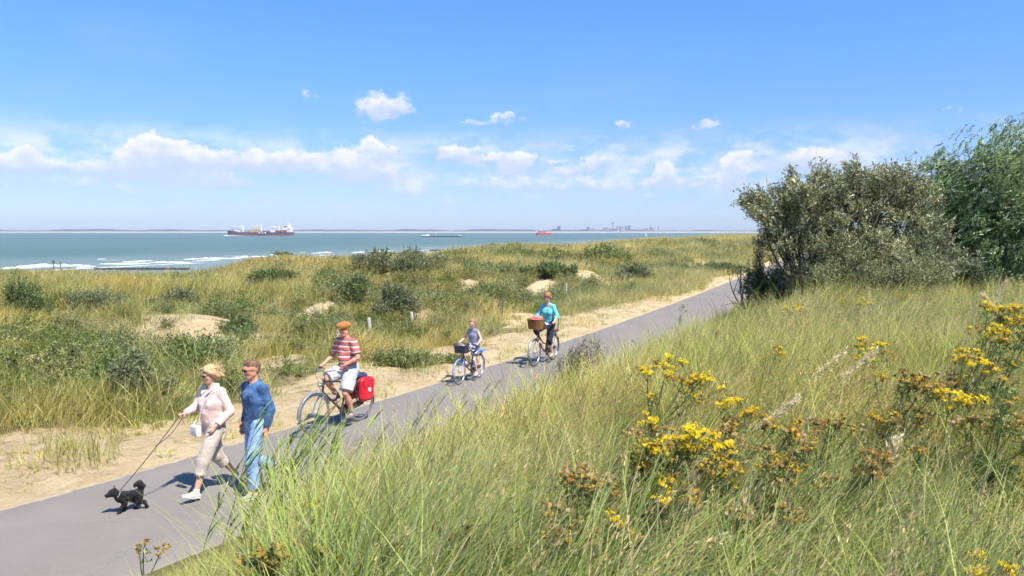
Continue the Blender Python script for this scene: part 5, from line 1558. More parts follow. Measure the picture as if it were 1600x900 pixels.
# ================================================================== the far shore with its town
def far_shore():
    m, nt, out = new_mat('far_shore_land')
    s = nt.new('ShaderNodeSeparateXYZ'); nt.l.new(nt.pos(), s.inputs[0])
    n = nt.noise(nt.pos(), .01, 5, .6)
    z = nt.m('MULTIPLY_ADD', nt.m('SUBTRACT', n, .5), 3, s.outputs[2])
    c = nt.mix(nt.ramp(z, SEA_Z + 4.6, SEA_Z + 6.4), (.58, .53, .44), nt.mix(nt.ramp(n, .4, .6), (.045, .06, .05), (.09, .10, .07)))
    principled(nt, out, c, .95)
    D = 5300
    xs = np.arange(-8200, 9400, 22.0)
    px = 800 + F * xs / D
    prof = [(0, -3.0), (30, .2), (120, 4.4), (180, 6.2)]
    n1 = fbm(xs / 260.0, xs * 0, 12, 4); n2 = fbm(xs / 60.0, xs * 0 + 5, 15, 3)
    crest = 8 + 9 * sstep(.3, .7, n1) + 5 * (n2 - .5)
    crest = crest * (1 - .35 * sstep(860, 900, px))
    V = []
    for i, x in enumerate(xs):
        for (dy, dz) in prof: V.append((x, D + dy + 60 * (n1[i] - .5), SEA_Z + dz))
        V.append((x, D + 240, SEA_Z + 7 + crest[i] * .75)); V.append((x, D + 300, SEA_Z + 7 + crest[i])); V.append((x, D + 700, SEA_Z + 6 + crest[i] * .5)); V.append((x, D + 2600, SEA_Z + 4))
    k = 8
    i = np.arange(len(xs) - 1)[:, None] * k + np.arange(k - 1)[None]
    q = np.stack([i, i + k, i + k + 1, i + 1], -1).reshape(-1, 4)
    o = mesh_np('far_shore', V, q, mats=m)
    if o.data.polygons[10].normal.z < 0: o.data.flip_normals()
    tag(o, kind='structure')
    # town: (centre px, top py, width px, tone, kind, label)
    tones = {'d': (.20, .20, .22), 'm': (.32, .30, .30), 'l': (.50, .47, .44), 'w': (.85, .85, .85), 'r': (.45, .36, .33)}
    mats = {}
    for kx, cc in tones.items():
        mm, nt, out = new_mat('town_wall_' + {'d': 'dark', 'm': 'mid', 'l': 'light', 'w': 'white', 'r': 'brick'}[kx])
        nn = nt.noise(nt.pos(), .05, 3)
        principled(nt, out, nt.mix(nn, [c * .8 for c in cc], [min(1, c * 1.15) for c in cc]), .8)
        mats[kx] = mm
    roofm = simple_mat('town_roof', (.14, .13, .13), .8); winm = simple_mat('town_window', (.06, .07, .09), .3)
    rng = np.random.default_rng(17)
    DD = 5650; s = DD / F
    base = SEA_Z + 6
    def bld(px0, top, wpx, tone, label, name='apartment_block', grp=None, depth=30, D_=DD, ztop=None):
        sc = D_ / F
        x = (px0 - 800) * sc
        zt = EYE + (361 - top) * sc
        w = wpx * sc; h = zt - base
        o = empty(name, (x, D_, base), 0, label, 'building', grp)
        mb = MB(); mb.box((0, 0, h / 2 - 1), (w, depth, h + 2)); wl_ = mb.build('wall', mats[tone], o)
        mb = MB(); mb.box((0, 0, h + .9), (w * .94, depth * .94, 1.8)); mb.build('roof', roofm, o)
        nf = max(1, int(h / 9))
        mb = MB()
        for f in range(nf):
            mb.box((0, -depth / 2 - .05, (f + .55) * h / nf), (w * .86, .4, h / nf * .35))
        mb.build('window', winm, wl_)
        return o
    # landmark tower with a wide head
    sc = DD / F; x = (957 - 800) * sc; zt = EYE + (361 - 346.6) * sc - base
    o = empty('tower', (x, DD, base), 0, 'tall slender tower with a wider head, highest point of the town skyline', 'tower')
    mb = MB(); mb.box((0, 0, zt * .40), (7.5, 10, zt * .8)); mb.build('shaft', mats['m'], o)
    mb = MB(); mb.box((0, 0, zt * .86), (13, 13, zt * .12 - .02)); hd = mb.build('head', mats['d'], o)
    mb = MB(); mb.box((0, -6.7, zt * .86), (10, .4, zt * .05)); mb.build('window', winm, hd)
    mb = MB(); mb.lathe((0, 0, zt * .92), [(5, 0), (4, zt * .05), (.6, zt * .055), (.4, zt * .12)], 8); mb.build('roof', roofm, o)
    bld(957, 358, 11, 'd', 'low dark block at the foot of the tall tower')
    for i, (px0, top, w, t, lab) in enumerate([(964.3, 353.3, 2.6, 'l', 'first pale high-rise right of the tall tower'), (968.2, 354, 2.3, 'm', 'second high-rise right of the tall tower'),
                                               (972.2, 353.6, 2.6, 'l', 'third high-rise right of the tall tower'), (977.2, 353.8, 2.6, 'm', 'fourth high-rise right of the tall tower'),
                                               (982.2, 353.2, 3.8, 'd', 'last and darkest high-rise in the row right of the tall tower')]):
        bld(px0, top, w, t, lab, 'high_rise', 'row of high-rise flats in the far town', 24)
    bld(873, 353.6, 5.4, 'd', 'dark square block standing alone at the left end of the town')
    bld(868, 358.2, 13, 'd', 'long low dark building under the square block at the left end of the town')
    bld(884, 359.4, 16, 'm', 'flat grey building right of the dark square block')
    bld(900, 359.2, 11, 'r', 'pinkish low building between the two dark blocks of the town')
    bld(918.5, 355, 3.6, 'd', 'narrow dark block midway between square block and tall tower')
    bld(912, 358.6, 12, 'm', 'low wide block beneath the narrow dark one')
    bld(926, 357.6, 7, 'r', 'brick-coloured block right of the narrow dark one')
    bld(946, 356.4, 7, 'r', 'pale brick block left of the tall tower')
    bld(936, 359.4, 12, 'm', 'flat building in the gap left of the pale brick block')
    bld(990, 358.8, 8, 'm', 'low block right of the high-rise row')
    bld(1001, 358.2, 12, 'l', 'pale low blocks between high-rise row and sailing boat')
    bld(1009, 357.4, 3.5, 'm', 'small upright block directly above the sailing boat')
    bld(1016, 352.8, 1.6, 'r', 'thin chimney-like tower above and right of the sailing boat', 'chimney_tower', None, 10)
    bld(1017, 356.6, 6, 'r', 'reddish block at the foot of the thin tower')
    bld(1028, 353.8, 1.3, 'm', 'thin grey mast-like tower over the white sheds', 'chimney_tower', None, 8)
    for (px0, top, w, lab) in ((1027, 359.6, 10, 'white industrial shed under the thin grey tower'), (1037, 360.1, 6, 'small white shed right of the first'), (1070, 359.4, 14, 'long white shed in the middle of the harbour front'),
                               (1153, 359.4, 13, 'white shed just left of the olive shrub'), (1179, 359.8, 9, 'white shed half behind the tip of the olive shrub')):
        bld(px0, top, w, 'w', lab, 'harbour_shed', None, 40)
    # trees and roofs of the built-up shore: one long uneven mass
    V = MB()
    for i in range(260):
        p_ = rng.uniform(800, 1200); hh = rng.uniform(3, 10); w = rng.uniform(15, 60)
        V.box(((p_ - 800) * s * 1.0, DD + 60 + rng.uniform(0, 300), base + hh / 2 + 2), (w, 30, hh + 4), taper=rng.uniform(.5, 1))
    tag(V.build('distant_roofs', mats['m']), 'uneven mass of distant roofs behind the named buildings', 'roofs', kind='stuff')
far_shore()
# ================================================================== bodies and clothes grown as smooth solids
def V3(*a): return np.array(a, float)
def nrm(v): v = np.asarray(v, float); return v / (np.linalg.norm(v) + 1e-12)
def prim(a, b, ra, rb=None, k=0.03, flat=None, cut=None, sub=False):
    """tapered limb from a to b; flat=(axis, factor) squashes it; cut=(bool start, bool end) ends it square; sub carves"""
    return dict(a=np.array(a, float), b=np.array(b, float), ra=ra, rb=ra if rb is None else rb, k=k, flat=flat, cut=cut or (0, 0), sub=sub)
def ik(a, c, l1, l2, pole):
    a = np.array(a, float); c = np.array(c, float)
    d = c - a; L = np.linalg.norm(d)
    if L > (l1 + l2) * .995: d = d / L * (l1 + l2) * .995; L = np.linalg.norm(d)
    x = (l1 * l1 - l2 * l2 + L * L) / (2 * L)
    hgt = math.sqrt(max(0, l1 * l1 - x * x))
    u = d / L; p = np.array(pole, float); p = nrm(p - u * p.dot(u))
    return a + u * x + p * hgt
def _hash3(n, seed):
    r = np.random.default_rng(seed); return r.random((n, n, n))
_H3 = _hash3(32, 4)
def vnoise3(x, y, z):
    xi = np.floor(x).astype(int); yi = np.floor(y).astype(int); zi = np.floor(z).astype(int)
    fx, fy, fz = x - xi, y - yi, z - zi
    fx = fx * fx * (3 - 2 * fx); fy = fy * fy * (3 - 2 * fy); fz = fz * fz * (3 - 2 * fz)
    g = lambda i, j, k: _H3[(xi + i) & 31, (yi + j) & 31, (zi + k) & 31]
    a = (g(0, 0, 0) * (1 - fx) + g(1, 0, 0) * fx) * (1 - fy) + (g(0, 1, 0) * (1 - fx) + g(1, 1, 0) * fx) * fy
    b = (g(0, 0, 1) * (1 - fx) + g(1, 0, 1) * fx) * (1 - fy) + (g(0, 1, 1) * (1 - fx) + g(1, 1, 1) * fx) * fy
    return a * (1 - fz) + b * fz
def sdf_mesh(name, prims, h, mat, parent, wrinkle=0.0, wf=(14, 14, 22), fn=None):
    lo = np.min([np.minimum(p['a'] - p['ra'], p['b'] - p['rb']) for p in prims if not p['sub']], 0) - 0.05
    hi = np.max([np.maximum(p['a'] + p['ra'], p['b'] + p['rb']) for p in prims if not p['sub']], 0) + 0.05
    n = np.ceil((hi - lo) / h).astype(int) + 1
    ax = [lo[i] + h * np.arange(n[i]) for i in range(3)]
    D = np.full(n, 0.5, np.float32)
    for p in prims:
        m = p['k'] + 0.03
        l = np.minimum(p['a'] - p['ra'], p['b'] - p['rb']) - m; u = np.maximum(p['a'] + p['ra'], p['b'] + p['rb']) + m
        i0 = np.clip(((l - lo) / h).astype(int), 0, n - 1); i1 = np.clip(((u - lo) / h).astype(int) + 2, 1, n)
        if (i1 <= i0).any(): continue
        X = ax[0][i0[0]:i1[0], None, None]; Y = ax[1][None, i0[1]:i1[1], None]; Z = ax[2][None, None, i0[2]:i1[2]]
        ba = p['b'] - p['a']; L2 = ba.dot(ba) + 1e-12
        px, py, pz = X - p['a'][0], Y - p['a'][1], Z - p['a'][2]
        traw = (px * ba[0] + py * ba[1] + pz * ba[2]) / L2
        t = np.clip(traw, 0, 1)
        qx, qy, qz = px - t * ba[0], py - t * ba[1], pz - t * ba[2]
        sc = 1.0
        if p['flat'] is not None:
            fa, s = p['flat']; fa = nrm(fa)
            dt = (qx * fa[0] + qy * fa[1] + qz * fa[2]) * (1 / s - 1)
            qx = qx + fa[0] * dt; qy = qy + fa[1] * dt; qz = qz + fa[2] * dt
            sc = min(1.0, s)
        d = np.sqrt(qx * qx + qy * qy + qz * qz) - (p['ra'] + (p['rb'] - p['ra']) * t)
        d = d * (sc ** .5)
        L = math.sqrt(L2)
        if p['cut'][0]: d = np.maximum(d, -traw * L)
        if p['cut'][1]: d = np.maximum(d, (traw - 1) * L)
        sl = (slice(i0[0], i1[0]), slice(i0[1], i1[1]), slice(i0[2], i1[2]))
        o = D[sl]
        k = max(p['k'], 1e-4)
        if p['sub']:
            hh = np.maximum(k - np.abs(o + d), 0) / k
            D[sl] = np.maximum(o, -d) + hh * hh * k * .25
        else:
            hh = np.maximum(k - np.abs(o - d), 0) / k
            D[sl] = np.minimum(o, d) - hh * hh * k * .25
    X, Y, Z = np.meshgrid(*ax, indexing='ij', sparse=True)
    if wrinkle:
        near = np.abs(D) < wrinkle * 3 + h * 2
        ii = np.nonzero(near)
        x, y, z = ax[0][ii[0]], ax[1][ii[1]], ax[2][ii[2]]
        w1 = vnoise3(x * 5 + 3, y * 5 + 5, z * 5 + 7) * 2.2
        v = np.abs(vnoise3(x * wf[0] + w1, y * wf[1] + 9 + w1, z * wf[2] + w1) - .5) * 2
        D[ii] += (wrinkle * (v - .45)).astype(np.float32)
    if fn is not None: D = fn(X, Y, Z, D)
    # surface nets
    ins = D < 0
    c = [ins[i:n[0] - 1 + i, j:n[1] - 1 + j, k:n[2] - 1 + k] for i in (0, 1) for j in (0, 1) for k in (0, 1)]
    cnt = sum(x.astype(np.int8) for x in c)
    act = (cnt > 0) & (cnt < 8)
    idx = np.full(act.shape, -1, np.int64); ai = np.nonzero(act); nv = len(ai[0]); idx[ai] = np.arange(nv)
    P_ = np.zeros((nv, 3)); W_ = np.zeros(nv)
    base = np.stack(ai, 1)
    corners = [(0, 0, 0), (0, 0, 1), (0, 1, 0), (0, 1, 1), (1, 0, 0), (1, 0, 1), (1, 1, 0), (1, 1, 1)]
    val = {cc: D[ai[0] + cc[0], ai[1] + cc[1], ai[2] + cc[2]] for cc in corners}
    for c0 in corners:
        for axn in range(3):
            if c0[axn]: continue
            c1 = list(c0); c1[axn] = 1; c1 = tuple(c1)
            a, b = val[c0], val[c1]
            m = (a < 0) != (b < 0)
            t = a[m] / (a[m] - b[m])
            q = np.array(c0, float)[None] * np.ones((m.sum(), 1)); q[:, axn] = t
            P_[m] += q; W_[m] += 1
    P_ = (P_ / W_[:, None] + base) * h + lo
    Q = []
    for axn in range(3):
        o1, o2 = [(1, 2), (2, 0), (0, 1)][axn]
        s0 = [slice(1, n[i] - 1) for i in range(3)]; s0[axn] = slice(0, n[axn] - 1)
        s1 = list(s0); s1[axn] = slice(1, n[axn])
        a, b = ins[tuple(s0)], ins[tuple(s1)]
        for m, rev in ((a & ~b, False), (~a & b, True)):
            w = np.stack(np.nonzero(m), 1) + np.array([s0[i].start for i in range(3)])
            e1 = np.zeros(3, int); e1[o1] = 1; e2 = np.zeros(3, int); e2[o2] = 1
            g = [idx[tuple((w - u_).T)] for u_ in (e1 + e2, e2, np.zeros(3, int), e1)]
            q = np.stack(g, 1)
            Q.append(q[:, ::-1] if rev else q)
    Q = np.concatenate(Q)
    Q = Q[(Q >= 0).all(1)]
    # one light smoothing pass
    for _ in range(2):
        acc = np.zeros_like(P_); w = np.zeros(nv)
        for i in range(4):
            j = (i + 1) % 4
            np.add.at(acc, Q[:, i], P_[Q[:, j]]); np.add.at(w, Q[:, i], 1)
            np.add.at(acc, Q[:, j], P_[Q[:, i]]); np.add.at(w, Q[:, j], 1)
        P_ = P_ * .6 + acc / np.maximum(w, 1)[:, None] * .4
    return mesh_np(name, P_, Q, mats=mat, parent=parent, smooth=True)

# ------------------------------------------------------------------ cloth, skin and hair colours
def skin_mat(name, col):
    m, nt, out = new_mat(name)
    n = nt.noise(nt.obj(), 9, 4, .6)
    c = nt.mix(nt.ramp(n, .35, .65), col, [col[0] * 1.05, col[1] * .86, col[2] * .80])
    p = principled(nt, out, c, .5, 0, nt.bump(nt.noise(nt.obj(), 120, 3), .12, .002), .4)
    p.inputs['Subsurface Weight'].default_value = .12
    p.inputs['Subsurface Radius'].default_value = (.02, .008, .004)
    return m
def cloth_mat(name, col, col2=None, weave=260, rough=.85, scale=7, bump=.35):
    m, nt, out = new_mat(name)
    n = nt.noise(nt.obj(), scale, 5, .62)
    col2 = col2 or [c * .78 for c in col]
    c = nt.mix(nt.ramp(n, .36, .64), col2, col)
    b = nt.bump(nt.m('ADD', nt.noise(nt.mapping(nt.obj(), (1, 1, .55)), 26, 4, .6), nt.m('MULTIPLY', nt.noise(nt.obj(), weave, 2), .3)), bump, .012)
    principled(nt, out, c, rough, 0, b, .25, sheen=.15)
    return m
def stripe_mat():
    m, nt, out = new_mat('striped_jersey')
    s = nt.new('ShaderNodeSeparateXYZ'); nt.l.new(nt.obj(), s.inputs[0])
    z = nt.m('MULTIPLY_ADD', nt.m('SUBTRACT', nt.noise(nt.obj(), 5, 3), .5), .02, s.outputs[2])
    f = nt.m('FRACT', nt.m('MULTIPLY', z, 1 / .088))
    c = nt.mix(nt.m('GREATER_THAN', f, .60), (.66, .155, .135), (.80, .62, .52))
    c = nt.mix(nt.m('GREATER_THAN', f, .88), c, (.20, .13, .14))
    c = nt.mix(nt.m('LESS_THAN', f, .10), c, (.24, .13, .14))
    principled(nt, out, c, .85, 0, nt.bump(nt.noise(nt.obj(), 26, 4), .3, .01), .2)
    return m
def hair_mat(name, col, col2):
    m, nt, out = new_mat(name)
    n = nt.noise(nt.mapping(nt.obj(), (1, 1, .25)), 70, 4, .65)
    principled(nt, out, nt.mix(nt.ramp(n, .35, .65), col2, col), .5, 0, nt.bump(n, .7, .01), .4)
    return m

# ------------------------------------------------------------------ anatomy
def head_prims(c, yaw, pitch, s=1.0, female=False):
    """head centred at c, facing +x turned by yaw (left +) and pitch (down +)"""
    Rz = np.array([[math.cos(yaw), -math.sin(yaw), 0], [math.sin(yaw), math.cos(yaw), 0], [0, 0, 1]])
    Ry = np.array([[math.cos(pitch), 0, math.sin(pitch)], [0, 1, 0], [-math.sin(pitch), 0, math.cos(pitch)]])
    M = Rz @ Ry
    T = lambda x, y, z: np.array(c) + M @ (np.array([x, y, z]) * s)
    yax = M @ V3(0, 1, 0); zax = M @ V3(0, 0, 1); xax = M @ V3(1, 0, 0)
    j = .92 if female else 1.0
    P_ = [prim(T(-.022, 0, .030), T(.008, 0, .034), .092 * s, .088 * s, .02, (yax, .84)),
          prim(T(.030, 0, .0), T(.038, 0, -.06), .070 * s, .052 * s * j, .03, (yax, .86)),
          prim(T(.050, -.018 * j, -.088), T(.050, .018 * j, -.088), .025 * s * j, .025 * s * j, .03),        # chin
          prim(T(.0, -.045, -.05), T(.045, -.02, -.083), .03 * s * j, .022 * s, .03), prim(T(.0, .045, -.05), T(.045, .02, -.083), .03 * s * j, .022 * s, .03),
          prim(T(.080, -.032, .028), T(.080, .032, .028), .016 * s, .016 * s, .018),         # brow
          prim(T(.090, 0, .012), T(.108, 0, -.020), .0085 * s, .0125 * s, .010),             # nose
          prim(T(.095, -.010, -.024), T(.095, .010, -.024), .008 * s, .008 * s, .006),
          prim(T(.082, -.017, -.048), T(.082, .017, -.048), .0085 * s, .0085 * s, .005), prim(T(.080, -.014, -.060), T(.080, .014, -.060), .0085 * s, .0085 * s, .005),
          prim(T(.060, -.040, -.012), T(.052, -.044, -.03), .022 * s, .02 * s, .025), prim(T(.060, .040, -.012), T(.052, .044, -.03), .022 * s, .02 * s, .025)]
    for sy in (-1, 1):
        P_.append(prim(T(.092, sy * .030, .008), T(.094, sy * .032, .008), .0125 * s, .0125 * s, .012, sub=True))   # sockets
        P_.append(prim(T(-.008, sy * .074, .022), T(.0, sy * .074, -.012), .018 * s, .011 * s, .006, (yax, .42)))     # ears
    return P_, T, M
def hand_prims(w, d, pn, s=1.0, curl=.5, thumb=1, fist=False):
    """wrist w, pointing d, palm normal pn; thumb=+1/-1 picks the side; curl 0..1"""
    d = nrm(d); pn = nrm(np.array(pn) - d * np.dot(pn, d)); sd_ = np.cross(d, pn) * thumb
    w = np.array(w, float)
    P_ = [prim(w - d * .01 * s, w + d * .085 * s, .026 * s, .036 * s, .012, (pn, .48))]
    for i, (off, L, r) in enumerate(((.026, .072, .0088), (.009, .080, .009), (-.009, .074, .0088), (-.026, .058, .0078))):
        a = w + d * .088 * s + sd_ * off * s
        c1 = curl * (1.0 + .08 * i); c2 = c1 * 1.9
        d1 = d * math.cos(c1) + pn * math.sin(c1); d2 = d * math.cos(c2) + pn * math.sin(c2); d3 = d * math.cos(c2 * 1.35) + pn * math.sin(c2 * 1.35)
        b = a + (d1 + sd_ * off * 1.5) * L * .48 * s; c = b + d2 * L * .32 * s; e = c + d3 * L * .24 * s
        P_ += [prim(a, b, r * s, r * .95 * s, .004), prim(b, c, r * .95 * s, r * .88 * s, .004), prim(c, e, r * .88 * s, r * .75 * s, .004)]
    t0 = w + d * .022 * s + sd_ * .022 * s
    t1 = t0 + (d * .55 + sd_ * .75 + pn * .35) * .036 * s; t2 = t1 + (d * .85 + sd_ * .25 + pn * (.3 + .6 * curl)) * .032 * s
    P_ += [prim(t0, t1, .014 * s, .0105 * s, .012), prim(t1, t2, .0105 * s, .0085 * s, .004)]
    return P_
def limb(a, b, c, r, k=.03, bulge=None):
    """two-bone limb; r = (top, mid, joint, belly, end)"""
    a, b, c = [np.array(v, float) for v in (a, b, c)]
    out = [prim(a, b, r[0], r[2], k)]
    m = b + (c - b) * .32
    if bulge is not None: m = m + np.array(bulge)
    out += [prim(b, m, r[2] * .97, r[3], k * .7), prim(m, c, r[3], r[4], k * .7)]
    return out
def person_body(J, s, mat, female=False, h=.008, hair_cut=None, name='person', label=None, parent=None, slim=1.0):
    """J: joints in metres. One continuous skin: head, neck, trunk, arms with hands, legs with feet."""
    P_ = []
    w = .92 * slim if female else 1.0 * slim
    pel, ch, nk = [np.array(J[k], float) for k in ('pelvis', 'chest', 'neck')]
    Y = nrm(np.array(J['shL']) - np.array(J['shR'])); X = nrm(np.cross(Y, nrm(nk - pel)))
    P_ += [prim(pel - Y * .055 * s, pel + Y * .055 * s, .115 * s * w, None, .04, (X, .82)), prim(pel + (ch - pel) * .15, ch, .10 * s * w, .125 * s * w, .05, (X, .78)),
           prim(ch - Y * .06 * s, ch + Y * .06 * s, .115 * s * w, None, .05, (X, .80)), prim(ch + (nk - ch) * .1, nk - (nk - ch) * .25, .12 * s * w, .075 * s * w, .05, (X, .75))]
    for sd_ in ('L', 'R'):
        sh, el, wr = [np.array(J[k + sd_], float) for k in ('sh', 'el', 'wr')]
        P_.append(prim(nk - V3(0, 0, .035 * s), sh, .05 * s * w, .055 * s * w, .04))
        aw = .86 if female else 1.0
        P_ += limb(sh, el, wr, [x * s * aw for x in (.054, .045, .041, .043, .026)], .02)
        hd = J['hand' + sd_]
        P_ += hand_prims(wr, hd[0], hd[1], s * (.9 if female else 1.0), hd[2], hd[3])
        hp, kn, an, to = [np.array(J[k + sd_], float) for k in ('hip', 'kn', 'an', 'toe')]
        back = -nrm(np.cross(np.cross(kn - hp, an - kn), an - kn) + 1e-9) if np.linalg.norm(np.cross(kn - hp, an - kn)) > .001 else V3(-1, 0, 0)
        P_ += limb(hp, kn, an, [x * s * w for x in (.088, .07, .056, .058, .035)], .03, V3(-.014, 0, 0) * s)
        P_ += [prim(an, an + (to - an) * .3, .038 * s, .036 * s, .02), prim(an + nrm(an - to) * .02 * s - V3(0, 0, .02 * s), to, .033 * s, .026 * s, .02)]
    hc = np.array(J['head'], float)
    P_.append(prim(nk - V3(0, 0, .02 * s), hc + V3(-.012, 0, -.06) * s, .060 * s * (.88 if female else 1), .054 * s * (.85 if female else 1), .03))
    hp_, T, M = head_prims(hc, J['yaw'], J['pitch'], J.get('hs', s * (.97 if female else 1)), female)
    P_ += hp_
    o = sdf_mesh(name, P_, h, mat, parent)
    return o, T, M, X, Y
def torso_cloth(J, s, infl, hem, sleeve, w=1.0, bust=0.0, belly=0.0, collar=False, hem_flare=0.0, waist=1.0, shoulder=1.0):
    """shirt or jacket: trunk down to height hem below the pelvis joint, sleeves to a fraction of the arm (0 none .. 2 wrist)"""
    pel, ch, nk = [np.array(J[k], float) for k in ('pelvis', 'chest', 'neck')]
    Y = nrm(np.array(J['shL']) - np.array(J['shR'])); up = nrm(ch - pel); X = nrm(np.cross(Y, nrm(nk - pel)))
    i = infl
    hemp = pel + up * hem
    P_ = [prim(hemp - Y * .045 * s, hemp + Y * .045 * s + V3(0, 0, 1e-4), .118 * s * w + i + hem_flare, None, .03, (X, .84)),
          prim(hemp, pel + (ch - pel) * .55, .150 * s * w + i + hem_flare, .118 * s * w * waist + i, .05, (X, .78), (1, 0)),
          prim(pel + (ch - pel) * .45, ch, .118 * s * w * waist + i, .142 * s * w + i, .05, (X, .78)),
          prim(ch - Y * .075 * s, ch + Y * .075 * s, .110 * s * w + i, None, .06, (X, .84)), prim(ch - (ch - pel) * .4 - Y * .05 * s, ch - (ch - pel) * .4 + Y * .05 * s, .098 * s * w * waist + i, None, .06, (X, .84)),
          prim(ch, nk - (nk - ch) * .22, .13 * s * w + i, .08 * s * w + i, .05, (X, .75))]
    P_ = P_[1:]
    P_.append(prim(hemp + up * .02 - Y * .06 * s, hemp + up * .1 - Y * .06 * s, .105 * s * w + i + hem_flare, .10 * s * w + i, .04, (X, .84), (1, 0)))
    P_.append(prim(hemp + up * .02 + Y * .06 * s, hemp + up * .1 + Y * .06 * s, .105 * s * w + i + hem_flare, .10 * s * w + i, .04, (X, .84), (1, 0)))
    if bust:
        for sy in (-1, 1): P_.append(prim(ch + X * .075 * s + Y * .07 * s * sy + up * .0, ch + X * .09 * s + Y * .07 * s * sy - up * .02, bust * s, bust * s * .95, .05))
    if belly: P_.append(prim(pel + up * .10 * s + X * .06 * s, pel + up * .2 * s + X * .07 * s, belly * s, belly * s, .06))
    for sd_ in ('L', 'R'):
        sh, el, wr = [np.array(J[k + sd_], float) for k in ('sh', 'el', 'wr')]
        P_.append(prim(nk - V3(0, 0, .045 * s), sh - V3(0, 0, .008 * s), .052 * s * w + i, (.050 * s * w + i) * shoulder, .05))
        if sleeve > 0:
            e = sh + (el - sh) * min(1, sleeve)
            P_.append(prim(sh - V3(0, 0, .01 * s), e, .052 * s * w + i, (.047 if sleeve >= 1 else .060) * s * w + i, .025, None, (0, 0 if sleeve > 1 else 1)))
        if sleeve > 1:
            e = el + (wr - el) * (sleeve - 1)
            P_.append(prim(el, e, .047 * s * w + i, .036 * s * w + i * .8, .02, None, (0, 1)))
    return P_
def leg_cloth(J, s, infl, frac, w=1.0, r=(.105, .075, .062, .058), up_h=.06, side=('L', 'R'), cuffs=0.0):
    pel = np.array(J['pelvis'], float)
    Y = nrm(np.array(J['hipL']) - np.array(J['hipR'])); X = nrm(np.cross(Y, V3(0, 0, 1)))
    i = infl
    P_ = [prim(pel - Y * .05 * s + V3(0, 0, up_h * s), pel + Y * .05 * s + V3(0, 0, up_h * s), .108 * s * w + i, None, .04, (X, .85)),
          prim(pel + V3(-.02 * s, 0, 0) - Y * .06 * s, pel + V3(-.02 * s, 0, 0) + Y * .06 * s, .118 * s * w + i, None, .04, (X, .85))]
    for sd_ in side:
        hp, kn, an = [np.array(J[k + sd_], float) for k in ('hip', 'kn', 'an')]
        if frac <= 1:
            P_.append(prim(hp, hp + (kn - hp) * frac, r[0] * s * w + i, (r[0] * (1 - frac) + r[1] * frac) * s * w + i + .008, .02, None, (0, 1)))
        else:
            P_.append(prim(hp, kn, r[0] * s * w + i, r[1] * s * w + i, .02))
            e = kn + (an - kn) * (frac - 1)
            P_.append(prim(kn, e, r[1] * s * w + i, r[3] * s * w + i, .02, None, (0, 1)))
            if cuffs:
                dd = nrm(kn - an)
                P_.append(prim(e, e + dd * cuffs, r[3] * s * w + i + .006, None, .004, None, (1, 1)))
    return P_
def shoe(J, sd_, s, mat, sole, parent, high=.03, ln=1.0):
    an, to = np.array(J['an' + sd_], float), np.array(J['toe' + sd_], float)
    d = nrm(to - an); f = nrm(np.array([d[0], d[1], d[2]]))
    side = nrm(np.cross(f, V3(0, 0, 1))); upv = np.cross(side, f)
    if 'sole' + sd_ in J: upv = nrm(J['sole' + sd_])
    heel = an - V3(0, 0, 0) - upv * .035 * s
    fx = nrm(to - heel)
    heel = heel - fx * .035 * s
    toe = to + fx * .03 * s * ln
    P_ = [prim(heel, heel + (toe - heel) * .55, .036 * s, .043 * s, .02, (upv, .8)), prim(heel + (toe - heel) * .5, toe, .043 * s, .030 * s, .02, (upv, .7)),
          prim(heel + fx * .02 * s, an + upv * high * s * .3, .036 * s, .040 * s, .02, None, (0, 1))]
    o = sdf_mesh('shoe', P_, .006, mat, parent)
    P2 = [prim(heel - upv * .026 * s, heel + (toe - heel) * .55 - upv * .028 * s, .036 * s, .041 * s, .01, (upv, .36)), prim(heel + (toe - heel) * .5 - upv * .028 * s, toe - upv * .016 * s, .041 * s, .030 * s, .01, (upv, .40))]
    sdf_mesh('sole', P2, .006, sole, o)
    return o
def sunglasses(T, parent, mat, wide=.024):
    mb = MB()
    for sy in (-1, 1):
        c = T(.104, sy * .033, .010)
        pts = []
        for k in range(14):
            a = 2 * math.pi * k / 14
            pts.append(T(.105 - .012 * abs(math.cos(a)) * (1 if math.cos(a) * sy > 0 else .2), sy * .033 + wide * math.cos(a), .009 + .019 * math.sin(a)))
        q = [T(.101 - .012 * abs(math.cos(2 * math.pi * k / 14)) * (1 if math.cos(2 * math.pi * k / 14) * sy > 0 else .2), sy * .033 + wide * math.cos(2 * math.pi * k / 14), .009 + .019 * math.sin(2 * math.pi * k / 14)) for k in range(14)]
        vs = [tuple(p) for p in pts] + [tuple(p) for p in q]
        fs = [tuple(range(14)), tuple(range(27, 13, -1))] + [(k, k + 14, (k + 1) % 14 + 14, (k + 1) % 14) for k in range(14)]
        mb.add(vs, fs)
        mb.tube([T(.092, sy * .056, .016), T(.05, sy * .078, .018), T(-.01, sy * .082, .012)], .0028, 5)
    mb.tube([T(.108, -.012, .014), T(.112, 0, .016), T(.108, .012, .014)], .003, 5)
    return mb.build('sunglasses', mat, parent)
def eyes(T, parent, mat, s=1.0):
    for sy in (-1, 1):
        mb = MB(); c = T(.083, sy * .031, .008)
        mb.lathe(c, [(.004 * s, -.007 * s), (.0105 * s, 0), (.004 * s, .007 * s)], 8)
        mb.build('eye', mat, parent, smooth=True)
